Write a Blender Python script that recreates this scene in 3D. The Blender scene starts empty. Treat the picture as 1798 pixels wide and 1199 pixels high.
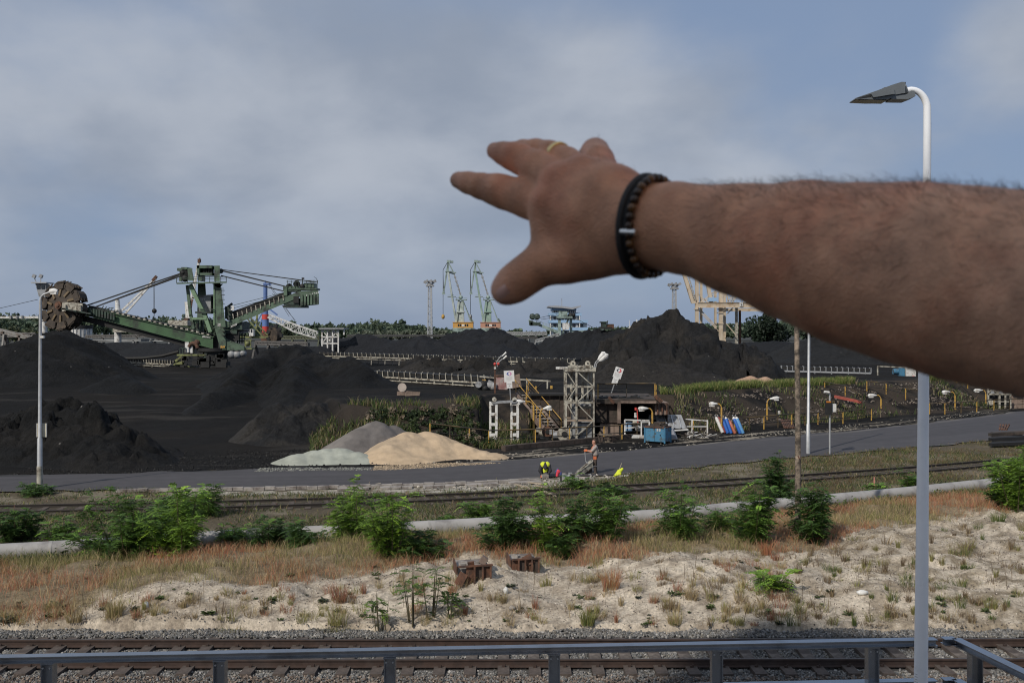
import bpy, math, random
import numpy as np
from mathutils import Vector, Matrix

# ------------------------------------------------------------------ camera, sky, sun, exposure
F = 1760.0; UC = 899.0; VH = 585.0; H = 7.3          # pinhole of the photograph (1798 px wide), horizon row, eye height
scene = bpy.context.scene
cd = bpy.data.cameras.new('camera'); cam = bpy.data.objects.new('camera', cd)
scene.collection.objects.link(cam); scene.camera = cam
cam.location = (0, 0, H); cam.rotation_euler = (math.radians(90), 0, 0)
cd.sensor_width = 23.5; cd.lens = 23.5 * F / 1798.0
cd.shift_y = (VH - 599.5) / 1798.0
cd.clip_start = 0.05; cd.clip_end = 20000
cd.dof.use_dof = True; cd.dof.focus_distance = 45.0; cd.dof.aperture_fstop = 10.0

SUN_EL = math.radians(40); SH = Vector((0.60, 0.80, 0))      # shadows fall along SH on the ground
sd = bpy.data.lights.new('sun', 'SUN'); sun = bpy.data.objects.new('sun', sd)
scene.collection.objects.link(sun)
sdir = Vector((SH.x * math.cos(SUN_EL), SH.y * math.cos(SUN_EL), -math.sin(SUN_EL)))
sun.rotation_euler = sdir.to_track_quat('-Z', 'Y').to_euler(); sun.location = (-30, -40, 60)
sd.energy = 3.4; sd.angle = math.radians(0.6); sd.color = (1.0, 0.93, 0.83)

w = bpy.data.worlds.new('World'); scene.world = w; w.use_nodes = True
def build_world():
    nt = w.node_tree; nt.nodes.clear(); N = nt.nodes.new; L = nt.links.new
    out = N('ShaderNodeOutputWorld'); bg = N('ShaderNodeBackground'); bg.inputs[1].default_value = 0.065
    sky = N('ShaderNodeTexSky'); sky.sky_type = 'NISHITA'; sky.sun_disc = False
    sky.sun_elevation = SUN_EL; sky.sun_rotation = math.atan2(-SH.x, -SH.y)
    sky.air_density = 1.0; sky.dust_density = 1.2; sky.ozone_density = 1.5
    geo = N('ShaderNodeTexCoord'); sep = N('ShaderNodeSeparateXYZ'); L(geo.outputs['Generated'], sep.inputs[0])
    def math_(op, a, b=None, c=None):
        m = N('ShaderNodeMath'); m.operation = op
        for i, x in enumerate((a, b, c)):
            if x is None: continue
            if isinstance(x, (int, float)): m.inputs[i].default_value = x
            else: L(x, m.inputs[i])
        return m.outputs[0]
    zz = math_('ADD', math_('MAXIMUM', sep.outputs[2], 0.0), 0.42)
    px = math_('DIVIDE', sep.outputs[0], zz); py = math_('DIVIDE', sep.outputs[1], zz)
    comb = N('ShaderNodeCombineXYZ'); L(px, comb.inputs[0]); L(py, comb.inputs[1])
    def noise(scale, detail, rough, dist, off):
        mp = N('ShaderNodeMapping'); mp.inputs['Location'].default_value = off; L(comb.outputs[0], mp.inputs[0])
        n = N('ShaderNodeTexNoise'); n.inputs['Scale'].default_value = scale; n.inputs['Detail'].default_value = detail
        n.inputs['Roughness'].default_value = rough; n.inputs['Distortion'].default_value = dist
        L(mp.outputs[0], n.inputs['Vector']); return n.outputs['Fac']
    n1 = noise(1.9, 6, 0.50, 0.05, (3.2, 1.7, 0.4)); n2 = noise(3.6, 6, 0.50, 0.1, (7.1, 4.3, 2.0))
    n3 = noise(0.7, 3, 0.5, 0.0, (1.1, 9.3, 5.0))
    def ramp(x, stops):
        r = N('ShaderNodeValToRGB'); e = r.color_ramp.elements
        e[0].position, e[0].color = stops[0]; e[1].position, e[1].color = stops[1]
        for p, c in stops[2:]:
            q = e.new(p); q.color = c
        r.color_ramp.interpolation = 'EASE'; L(x, r.inputs[0]); return r.outputs[0]
    # cover thins out towards the right of the view (east), as the photograph shows it
    cov = math_('ADD', n1, math_('MULTIPLY', sep.outputs[0], -0.30))
    cov = math_('ADD', cov, math_('MULTIPLY', math_('SUBTRACT', n3, 0.5), 0.35))
    vd = N('ShaderNodeVectorMath'); vd.operation = 'DISTANCE'; L(geo.outputs['Generated'], vd.inputs[0]); vd.inputs[1].default_value = Vector((.505, 1.0, .292)).normalized()
    rg = N('ShaderNodeMapRange'); rg.inputs['From Min'].default_value = .085; rg.inputs['From Max'].default_value = .01; rg.inputs['To Max'].default_value = .26; L(vd.outputs['Value'], rg.inputs['Value'])
    cov = math_('ADD', cov, rg.outputs[0])
    mask = ramp(cov, [(0.25, (0, 0, 0, 1)), (0.58, (1, 1, 1, 1))])
    cloud = ramp(n2, [(0.28, (0.285, 0.328, 0.405, 1)), (0.74, (0.455, 0.490, 0.552, 1))])
    sc = N('ShaderNodeVectorMath'); sc.operation = 'SCALE'; sc.inputs['Scale'].default_value = 1.0 / 0.065
    L(cloud, sc.inputs[0])
    # thin high veil over the clear blue
    veil = N('ShaderNodeMix'); veil.data_type = 'RGBA'; veil.inputs['Factor'].default_value = 0.80
    L(sky.outputs[0], veil.inputs['A']); veil.inputs['B'].default_value = (0.245 / .065, 0.328 / .065, 0.490 / .065, 1)
    mx = N('ShaderNodeMix'); mx.data_type = 'RGBA'
    up = ramp(sep.outputs[2], [(0.0, (0.30, 0.30, 0.30, 1)), (0.10, (0.8, 0.8, 0.8, 1)), (0.16, (1, 1, 1, 1))])
    L(math_('MULTIPLY', math_('MULTIPLY', mask, up), 0.88), mx.inputs['Factor'])
    L(veil.outputs['Result'], mx.inputs['A']); L(sc.outputs[0], mx.inputs['B'])
    L(mx.outputs['Result'], bg.inputs[0]); L(bg.outputs[0], out.inputs[0])
build_world()
vs = scene.view_settings; vs.view_transform = 'Standard'; vs.look = 'None'; vs.gamma = 1.0; vs.exposure = 0.0
vs.use_curve_mapping = False
scene.cycles.filter_width = 1.1; scene.cycles.max_bounces = 6; scene.cycles.transparent_max_bounces = 6; scene.cycles.use_denoising = True

# ------------------------------------------------------------------ helpers
COL = scene.collection
RNG = random.Random(7); NR = np.random.default_rng(11)
def Q(u, v, Y): return Vector(((u - UC) / F * Y, Y, H - (v - VH) / F * Y))     # the point seen at (u,v) at distance Y
def G(u, v, z=0.0):                                                             # the point at height z seen at (u,v)
    Y = (H - z) * F / (v - VH); return Vector(((u - UC) / F * Y, Y, z))
def GY(v, z=0.0): return (H - z) * F / (v - VH)

ORG = {}
def link(o):
    COL.objects.link(o); return o
def tag(o, label=None, cat=None, group=None, kind=None):
    if label: o['label'] = label
    if cat: o['category'] = cat
    if group: o['group'] = group
    if kind: o['kind'] = kind
    return o
def thing(name, label, cat, loc, group=None):
    o = bpy.data.objects.new(name, None); o.empty_display_size = 0.2; link(o)
    o.location = loc; ORG[o] = Vector(loc)
    return tag(o, label, cat, group)

class MB:
    def __init__(s): s.v = []; s.f = []; s.sm = []; s.n = 0
    def add(s, verts, faces, smooth=False):
        b = s.n
        s.v.extend(tuple(p) for p in verts); s.n += len(verts)
        for f in faces: s.f.append(tuple(i + b for i in f)); s.sm.append(smooth)
        return s
    def box(s, c, size, rot=None):
        c = Vector(c); hx, hy, hz = (d / 2 for d in size)
        vs_ = [Vector((sx * hx, sy * hy, sz * hz)) for sx in (-1, 1) for sy in (-1, 1) for sz in (-1, 1)]
        if rot is not None: vs_ = [rot @ p for p in vs_]
        return s.add([p + c for p in vs_], [(0, 1, 3, 2), (4, 6, 7, 5), (0, 4, 5, 1), (2, 3, 7, 6), (0, 2, 6, 4), (1, 5, 7, 3)])
    def hull8(s, pts): # 8 points in box order
        return s.add(pts, [(0, 1, 3, 2), (4, 6, 7, 5), (0, 4, 5, 1), (2, 3, 7, 6), (0, 2, 6, 4), (1, 5, 7, 3)])
    def bar(s, a, b, w_, h_=None, up=(0, 0, 1)):
        a = Vector(a); b = Vector(b); h_ = h_ or w_
        d = (b - a); L_ = d.length
        if L_ < 1e-6: return s
        d /= L_; up = Vector(up)
        if abs(d.dot(up)) > 0.98: up = Vector((0, 1, 0)) if abs(d.y) < 0.9 else Vector((1, 0, 0))
        x = d.cross(up).normalized(); z = x.cross(d).normalized()
        R = Matrix((x, d, z)).transposed()
        return s.box((a + b) / 2, (w_, L_, h_), R)
    def tube(s, pts, r, n=8, cap=True, smooth=True):
        pts = [Vector(p) for p in pts]; m = len(pts)
        rs = r if isinstance(r, (list, tuple)) else [r] * m
        ref = Vector((0, 0, 1)); V = []; Fc = []
        px = None
        for i, p in enumerate(pts):
            d = (pts[min(i + 1, m - 1)] - pts[max(i - 1, 0)]).normalized()
            if px is None:
                ref = Vector((0, 0, 1)) if abs(d.z) < 0.9 else Vector((0, 1, 0))
                x = d.cross(ref).normalized()
            else:
                x = (px - d * px.dot(d)).normalized()
            px = x; y = d.cross(x)
            for k in range(n):
                a = 2 * math.pi * k / n
                V.append(p + (x * math.cos(a) + y * math.sin(a)) * rs[i])
        for i in range(m - 1):
            for k in range(n):
                Fc.append((i * n + k, i * n + (k + 1) % n, (i + 1) * n + (k + 1) % n, (i + 1) * n + k))
        s.add(V, Fc, smooth)
        if cap:
            s.add(V[:n], [tuple(range(n))[::-1]]); s.add(V[-n:], [tuple(range(n))])
        return s
    def cyl(s, a, b, r, r2=None, n=12): return s.tube([a, b], [r, r if r2 is None else r2], n)
    def prism(s, poly, o, ex, ey, depth):                  # polygon in the plane (ex,ey) at o, pushed both ways along its normal
        o = Vector(o); ex = Vector(ex); ey = Vector(ey); nrm = ex.cross(ey).normalized() * depth / 2
        n = len(poly); A = [o + ex * x + ey * y - nrm for x, y in poly]; B = [p + nrm * 2 for p in A]
        return s.add(A + B, [tuple(range(n))[::-1], tuple(range(n, 2 * n))] + [(i, (i + 1) % n, n + (i + 1) % n, n + i) for i in range(n)])
    def ball(s, c, r, seg=10, ring=6, scale=(1, 1, 1), rot=None):
        c = Vector(c); V = []; Fc = []
        for j in range(ring + 1):
            t = math.pi * j / ring
            for k in range(seg):
                a = 2 * math.pi * k / seg
                p = Vector((math.sin(t) * math.cos(a) * scale[0], math.sin(t) * math.sin(a) * scale[1], math.cos(t) * scale[2])) * r
                V.append(c + (rot @ p if rot else p))
        for j in range(ring):
            for k in range(seg):
                Fc.append((j * seg + k, (j + 1) * seg + k, (j + 1) * seg + (k + 1) % seg, j * seg + (k + 1) % seg))
        return s.add(V, Fc, True)
    def truss(s, a, b, w0, w1, n, r, sides=4, up=(0, 0, 1)):   # lattice girder: four chords, posts and zigzag braces
        a = Vector(a); b = Vector(b); d = (b - a).normalized(); up = Vector(up)
        if abs(d.dot(up)) > 0.95: up = Vector((0, 1, 0))
        x = d.cross(up).normalized(); z = x.cross(d).normalized()
        def ring(t):
            c = a.lerp(b, t); ww = (w0 + (w1 - w0) * t) / 2
            return [c - x * ww - z * ww, c + x * ww - z * ww, c + x * ww + z * ww, c - x * ww + z * ww]
        R = [ring(i / n) for i in range(n + 1)]
        for k in range(4): s.bar(R[0][k], R[n][k], r * 1.5)
        for i in range(n + 1):
            for k in range(4): s.bar(R[i][k], R[i][(k + 1) % 4], r * 0.8)
        for i in range(n):
            for k in range(4):
                p, q = (k, (k + 1) % 4) if (i + k) % 2 else ((k + 1) % 4, k)
                s.bar(R[i][p], R[i + 1][q], r * 0.8)
        return s
    def mesh(s, name, m, org=(0, 0, 0)):
        me = bpy.data.meshes.new(name); o = Vector(org)
        V = np.array(s.v, dtype=np.float64).reshape(-1, 3) - np.array(o)
        me.from_pydata(V.tolist(), [], s.f)
        if any(s.sm): me.polygons.foreach_set('use_smooth', s.sm)
        me.materials.append(m); me.update(); return me
    def build(s, name, m, parent=None):
        org = ORG[parent] if parent is not None else Vector((0, 0, 0))
        o = bpy.data.objects.new(name, s.mesh(name, m, org)); link(o)
        if parent is not None: o.parent = parent; ORG[o] = org
        return o
    def single(s, name, m, label, cat, group=None, loc=None):     # a thing made of one mesh
        V = np.array(s.v)
        if loc is None: loc = ((V[:, 0].min() + V[:, 0].max()) / 2, (V[:, 1].min() + V[:, 1].max()) / 2, V[:, 2].min())
        loc = Vector(loc)
        o = bpy.data.objects.new(name, s.mesh(name, m, loc)); o.location = loc; ORG[o] = loc; link(o)
        return tag(o, label, cat, group)
def part(name, m, parent, fn, label=None):
    b = MB(); fn(b); o = b.build(name, m, parent)
    if label: o['label'] = label
    return o
def copy_tree(o, parent=None, dl=None):
    c = o.copy(); link(c)
    if parent is not None: c.parent = parent
    for ch in [x for x in bpy.data.objects if x.parent == o]: copy_tree(ch, c)
    return c
def raw_mesh(name, V, Fi, m, smooth=False, cols=None, parent=None, loc=(0, 0, 0)):
    """V (n,3), Fi (m,k) arrays -> one object, quick; cols (n,3) goes to attribute Col"""
    V = np.asarray(V, dtype=np.float32); Fi = np.asarray(Fi, dtype=np.int32); k = Fi.shape[1]
    me = bpy.data.meshes.new(name)
    me.vertices.add(len(V)); me.vertices.foreach_set('co', (V - np.array(loc, dtype=np.float32)).ravel())
    me.loops.add(Fi.size); me.loops.foreach_set('vertex_index', Fi.ravel())
    me.polygons.add(len(Fi)); me.polygons.foreach_set('loop_start', np.arange(0, Fi.size, k, dtype=np.int32))
    me.polygons.foreach_set('loop_total', np.full(len(Fi), k, dtype=np.int32))
    me.polygons.foreach_set('use_smooth', np.full(len(Fi), smooth, dtype=bool))
    me.materials.append(m); me.update(calc_edges=True)
    if cols is not None:
        a = me.color_attributes.new('Col', 'FLOAT_COLOR', 'POINT')
        a.data.foreach_set('color', np.concatenate([cols, np.ones((len(cols), 1))], 1).astype(np.float32).ravel())
    o = bpy.data.objects.new(name, me); link(o)
    if parent is not None: o.parent = parent; ORG[o] = ORG[parent]
    else: o.location = loc; ORG[o] = Vector(loc)
    return o

# value noise
_H = np.random.default_rng(3).random((256, 256)).astype(np.float32)
def vnoise(x, y):
    x = np.asarray(x, dtype=np.float64); y = np.asarray(y, dtype=np.float64)
    xi = np.floor(x).astype(np.int64); yi = np.floor(y).astype(np.int64); fx = x - xi; fy = y - yi
    fx = fx * fx * (3 - 2 * fx); fy = fy * fy * (3 - 2 * fy)
    a = _H[xi & 255, yi & 255]; b = _H[(xi + 1) & 255, yi & 255]; c = _H[xi & 255, (yi + 1) & 255]; d = _H[(xi + 1) & 255, (yi + 1) & 255]
    return (a * (1 - fx) + b * fx) * (1 - fy) + (c * (1 - fx) + d * fx) * fy
def fbm(x, y, oct=4, gain=0.5, seed=0):
    s = 0; a = 1; t = 0
    for i in range(oct):
        s = s + a * vnoise(x * 2 ** i + 17.3 * i + seed * 7.7, y * 2 ** i + 9.1 * i + seed * 3.3); t += a; a *= gain
    return s / t
def sstep(e0, e1, x):
    t = np.clip((x - e0) / (e1 - e0), 0, 1); return t * t * (3 - 2 * t)

# ------------------------------------------------------------------ materials
MATS = {}
def mat(name, col, rough=0.6, metal=0.0, var=0.25, scale=3.0, bump=0.0, bscale=None, dirt=None, damt=0.0, dscale=1.5, spec=0.5, attr=False, coords='Object'):
    """base colour broken up by noise; dirt = a second colour in patches; attr = colour comes from the Col attribute"""
    if name in MATS: return MATS[name]
    m = bpy.data.materials.new(name); m.use_nodes = True; nt = m.node_tree; N = nt.nodes.new; L = nt.links.new
    p = nt.nodes['Principled BSDF']; p.inputs['Roughness'].default_value = rough; p.inputs['Metallic'].default_value = metal
    p.inputs['Specular IOR Level'].default_value = spec
    tc = N('ShaderNodeTexCoord').outputs[coords]
    def noise(sc, det=5, ro=0.6):
        n = N('ShaderNodeTexNoise'); n.inputs['Scale'].default_value = sc; n.inputs['Detail'].default_value = det
        n.inputs['Roughness'].default_value = ro; L(tc, n.inputs['Vector']); return n.outputs['Fac']
    if attr:
        a = N('ShaderNodeAttribute'); a.attribute_name = 'Col'; base = a.outputs['Color']
    else:
        r = N('ShaderNodeRGB'); r.outputs[0].default_value = (*col, 1); base = r.outputs[0]
    if dirt is not None:
        mr = N('ShaderNodeMapRange'); mr.inputs['From Min'].default_value = 0.62 - damt * 0.4; mr.inputs['From Max'].default_value = 0.72 - damt * 0.25
        L(noise(dscale, 8, 0.65), mr.inputs['Value'])
        mx = N('ShaderNodeMix'); mx.data_type = 'RGBA'; L(mr.outputs[0], mx.inputs['Factor']); L(base, mx.inputs['A'])
        mx.inputs['B'].default_value = (*dirt, 1); base = mx.outputs['Result']
    if var > 0:
        mr = N('ShaderNodeMapRange'); mr.inputs['From Min'].default_value = 0.3; mr.inputs['From Max'].default_value = 0.7
        mr.inputs['To Min'].default_value = 1 - var; mr.inputs['To Max'].default_value = 1 + var
        L(noise(scale), mr.inputs['Value'])
        sc_ = N('ShaderNodeVectorMath'); sc_.operation = 'SCALE'; L(base, sc_.inputs[0]); L(mr.outputs[0], sc_.inputs['Scale']); base = sc_.outputs[0]
    L(base, p.inputs['Base Color'])
    if bump > 0:
        b = N('ShaderNodeBump'); b.inputs['Strength'].default_value = min(1.0, bump); b.inputs['Distance'].default_value = bump * 0.1
        L(noise(bscale or scale * 4, 6, 0.65), b.inputs['Height']); L(b.outputs[0], p.inputs['Normal'])
    MATS[name] = m; return m
def leaf_mat(name, trans=0.25):
    if name in MATS: return MATS[name]
    m = bpy.data.materials.new(name); m.use_nodes = True; nt = m.node_tree; N = nt.nodes.new; L = nt.links.new
    p = nt.nodes['Principled BSDF']; p.inputs['Roughness'].default_value = 0.55; p.inputs['Specular IOR Level'].default_value = 0.3
    a = N('ShaderNodeAttribute'); a.attribute_name = 'Col'; L(a.outputs['Color'], p.inputs['Base Color'])
    t = N('ShaderNodeBsdfTranslucent'); L(a.outputs['Color'], t.inputs['Color'])
    mx = N('ShaderNodeMixShader'); mx.inputs[0].default_value = trans
    L(p.outputs[0], mx.inputs[1]); L(t.outputs[0], mx.inputs[2]); L(mx.outputs[0], nt.nodes['Material Output'].inputs[0])
    MATS[name] = m; return m
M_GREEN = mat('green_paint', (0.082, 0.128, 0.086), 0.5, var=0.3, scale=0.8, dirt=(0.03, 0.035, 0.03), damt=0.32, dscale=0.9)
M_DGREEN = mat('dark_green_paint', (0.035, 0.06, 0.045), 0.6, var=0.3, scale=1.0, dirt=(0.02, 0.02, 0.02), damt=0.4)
M_PGREEN = mat('pale_green_paint', (0.25, 0.32, 0.295), 0.5, var=0.2, scale=0.5, dirt=(0.10, 0.13, 0.11), damt=0.3, dscale=0.6)
M_YGREEN = mat('yellow_green_paint', (0.20, 0.22, 0.08), 0.6, var=0.3, dirt=(0.05, 0.05, 0.03), damt=0.4)
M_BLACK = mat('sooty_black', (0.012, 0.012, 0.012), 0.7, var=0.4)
M_RUST = mat('rust', (0.13, 0.06, 0.035), 0.85, var=0.45, scale=4, dirt=(0.05, 0.03, 0.022), damt=0.5, dscale=3, bump=0.2)
M_WHEEL = mat('digging_wheel_steel', (0.036, 0.027, 0.020), 0.75, var=0.5, scale=1.6, dirt=(0.07, 0.05, 0.033), damt=0.3, dscale=1.2)
M_WHITE = mat('white_paint', (0.62, 0.62, 0.60), 0.5, var=0.12, scale=2, dirt=(0.25, 0.21, 0.17), damt=0.28, dscale=2.2)
M_CREAM = mat('cream_paint', (0.40, 0.38, 0.32), 0.6, var=0.2, scale=2, dirt=(0.10, 0.08, 0.06), damt=0.4, dscale=2.5)
M_GREY = mat('grey_paint', (0.27, 0.28, 0.29), 0.5, var=0.15, scale=2, dirt=(0.12, 0.11, 0.10), damt=0.3, dscale=1.5)
M_STEEL = mat('galvanised_steel', (0.42, 0.43, 0.44), 0.45, 0.4, var=0.15, scale=4)
M_YEL = mat('yellow_paint', (0.50, 0.30, 0.06), 0.6, var=0.3, scale=3, dirt=(0.10, 0.06, 0.035), damt=0.35, dscale=3)
M_DYEL = mat('sooty_yellow_paint', (0.12, 0.08, 0.03), 0.7, var=0.5, scale=1.2, dirt=(0.03, 0.025, 0.02), damt=0.6, dscale=0.8)
M_ORANGE = mat('orange_ochre_paint', (0.50, 0.27, 0.07), 0.6, var=0.12, scale=0.4)
M_SALMON = mat('faded_salmon_paint', (0.42, 0.22, 0.15), 0.6, var=0.12, scale=0.4)
M_BUFF = mat('buff_yellow_paint', (0.50, 0.42, 0.32), 0.55, var=0.12, scale=0.3, dirt=(0.35, 0.24, 0.14), damt=0.25, dscale=0.4)
M_BLUE = mat('blue_paint', (0.06, 0.20, 0.33), 0.5, var=0.2, scale=3, dirt=(0.06, 0.07, 0.07), damt=0.35, dscale=3)
M_PBLUE = mat('pale_blue_panel', (0.28, 0.43, 0.62), 0.5, var=0.1, scale=0.5)
M_CBLUE = mat('crane_blue', (0.10, 0.17, 0.38), 0.5, var=0.15, scale=0.5)
M_RED = mat('red_paint', (0.50, 0.06, 0.05), 0.5, var=0.15, scale=0.5)
M_GLASS = mat('dark_window_glass', (0.02, 0.025, 0.03), 0.08, var=0.0)
M_CONC = mat('old_concrete', (0.30, 0.275, 0.25), 0.9, var=0.25, scale=3, dirt=(0.12, 0.10, 0.09), damt=0.4, dscale=1.2, bump=0.3)
M_PINKCONC = mat('stained_pinkish_concrete', (0.24, 0.18, 0.145), 0.9, var=0.3, scale=2.0, dirt=(0.08, 0.055, 0.045), damt=0.42, dscale=0.8, bump=0.3)
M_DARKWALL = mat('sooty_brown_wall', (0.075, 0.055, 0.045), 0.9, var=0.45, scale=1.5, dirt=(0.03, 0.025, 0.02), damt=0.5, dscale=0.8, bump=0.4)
M_RUBBER = mat('black_rubber', (0.018, 0.018, 0.018), 0.6, var=0.3)
# ------------------------------------------------------------------ terrain
def gcurve(px, z=0.0):
    P_ = [G(u, v, z) for u, v in px]; xs = np.array([p.x for p in P_]); ys = np.array([p.y for p in P_])
    o = np.argsort(xs); xs, ys = xs[o], ys[o]
    s0 = (ys[1] - ys[0]) / (xs[1] - xs[0]); s1 = (ys[-1] - ys[-2]) / (xs[-1] - xs[-2])
    xs = np.concatenate([[xs[0] - 60], xs, [xs[-1] + 80]]); ys = np.concatenate([[ys[0] - 60 * s0 * 0.3], ys, [ys[-1] + 80 * s1]])
    return lambda X: np.interp(X, xs, ys)
C_road0 = gcurve([(-80, 863), (0, 863), (200, 861), (420, 858), (600, 854), (800, 848), (940, 840), (1100, 832), (1250, 818), (1400, 803), (1500, 795), (1620, 785), (1798, 768), (2000, 752)])
C_road1 = gcurve([(-80, 836), (0, 836), (170, 833), (480, 823), (700, 820), (900, 808), (1000, 799), (1200, 783), (1330, 771), (1500, 756), (1620, 743), (1798, 722), (2000, 703)])
C_kerb0 = gcurve([(-80, 870), (0, 869), (330, 868), (600, 866), (800, 862), (950, 854), (1080, 838), (1100, 833), (1500, 796), (1798, 769)])
C_emb0 = gcurve([(-60, 815), (300, 806), (480, 812), (560, 806), (640, 800), (760, 793), (900, 787), (1000, 780), (1130, 772), (1250, 763), (1400, 745), (1500, 737), (1600, 731), (1798, 715), (2000, 698)])
C_t2 = gcurve([(-80, 893), (0, 892), (187, 888), (334, 885.5), (480, 881), (600, 877.5), (733, 873.5), (920, 865), (1100, 855), (1207, 849.5), (1340, 841), (1480, 832), (1611, 822), (1734, 811.5), (1900, 797)])
C_t3 = gcurve([(-80, 952), (200, 944), (400, 937), (590, 930), (840, 922), (1010, 912), (1150, 903), (1280, 893), (1500, 872), (1700, 853), (1900, 836)])
C_pipe = gcurve([(-60, 992), (0, 988), (180, 976), (440, 958), (700, 946), (900, 934), (1130, 925), (1280, 908), (1450, 893), (1600, 878), (1770, 859), (1900, 847)])
C_sandedge = gcurve([(-60, 1068), (0, 1064), (100, 1060), (200, 1042), (300, 1028), (500, 1018), (600, 1003), (700, 985), (830, 963), (950, 976), (1050, 980), (1150, 975), (1250, 962), (1330, 967), (1440, 958), (1500, 925), (1600, 910), (1750, 892), (1900, 882)], .42)
Y_BAL = 25.12
ZU = 2.55                                                     # height of the upper yard
def emb_edges(X, Y):
    """bottom and top of the slope between road level and the upper yard"""
    b = C_emb0(X); t = b + 9.0
    u = UC + X / Y * F                                        # plan bearing, used to tell the yard's left ramp from the embankment
    left = 1 - sstep(480, 620, u)
    b = b * (1 - left) + 60.0 * left; t = t * (1 - left) + 104.0 * left
    n1 = sstep(838, 850, u) * (1 - sstep(925, 940, u)); b = b * (1 - n1) + 68.8 * n1; t = t * (1 - n1) + 78.0 * n1
    notch = sstep(925, 940, u) * (1 - sstep(1178, 1195, u))
    b = b * (1 - notch) + 76.5 * notch; t = t * (1 - notch) + 78.5 * notch
    return b, t
def ground_z(X, Y):
    X = np.asarray(X, dtype=np.float64); Y = np.asarray(Y, dtype=np.float64)
    b, t = emb_edges(X, np.maximum(Y, 20.0))
    z = ZU * sstep(b, t, Y)
    # sandy bank between the near track and the pipe
    pe = C_pipe(X)
    up = sstep(Y_BAL - 0.2, Y_BAL + 1.8, Y) * (1 - sstep(pe - 3.0, pe - 0.6, Y))
    hump = 0.50 + 0.30 * (fbm(X * 0.28, Y * 0.28, 3, seed=2) - 0.5) * 2
    z = z + up * (hump * 0.75 + 0.45 * (fbm(X * 0.9, Y * 0.9, 3, seed=5) - 0.5) + 0.16 * (fbm(X * 3.2, Y * 3.2, 3, seed=9) - 0.5))
    z = z + 0.10 * (fbm(X * 0.5, Y * 0.5, 3, seed=4) - 0.5) * sstep(26, 30, Y) * (1 - up)
    # mound round the rusty foundations
    for (u_, v_, hh, rr) in ((855, 1000, 0.45, 1.5), (1170, 985, 0.25, 2.2), (300, 1050, 0.2, 2.5)):
        c = G(u_, v_, 0.6); z = z + hh * np.exp(-(((X - c.x) / rr) ** 2 + ((Y - c.y) / (rr * 0.7)) ** 2))
    # rough coal floor
    yard = sstep(C_road1(X) + 1, C_road1(X) + 6, Y)
    z = z + yard * 0.35 * (fbm(X * 0.22, Y * 0.22, 4, seed=6) - 0.5)
    rd = sstep(C_kerb0(X) - 1.0, C_kerb0(X) - 0.3, Y) * (1 - sstep(C_road1(X) + 0.6, C_road1(X) + 3.0, Y))
    z = z * (1 - rd) - 0.03 * rd
    z = np.where(Y < Y_BAL - 0.12, -0.36, z)
    return z
def gz(x, y): return float(ground_z(np.array([x]), np.array([y]))[0])
def ongr(u, v, it=6):
    """where the line of sight at (u,v) meets the ground"""
    z = 0.0
    for _ in range(it):
        p = G(u, v, z); z = 0.5 * z + 0.5 * gz(p.x, p.y)
    p = G(u, v, z); return Vector((p.x, p.y, gz(p.x, p.y)))

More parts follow.
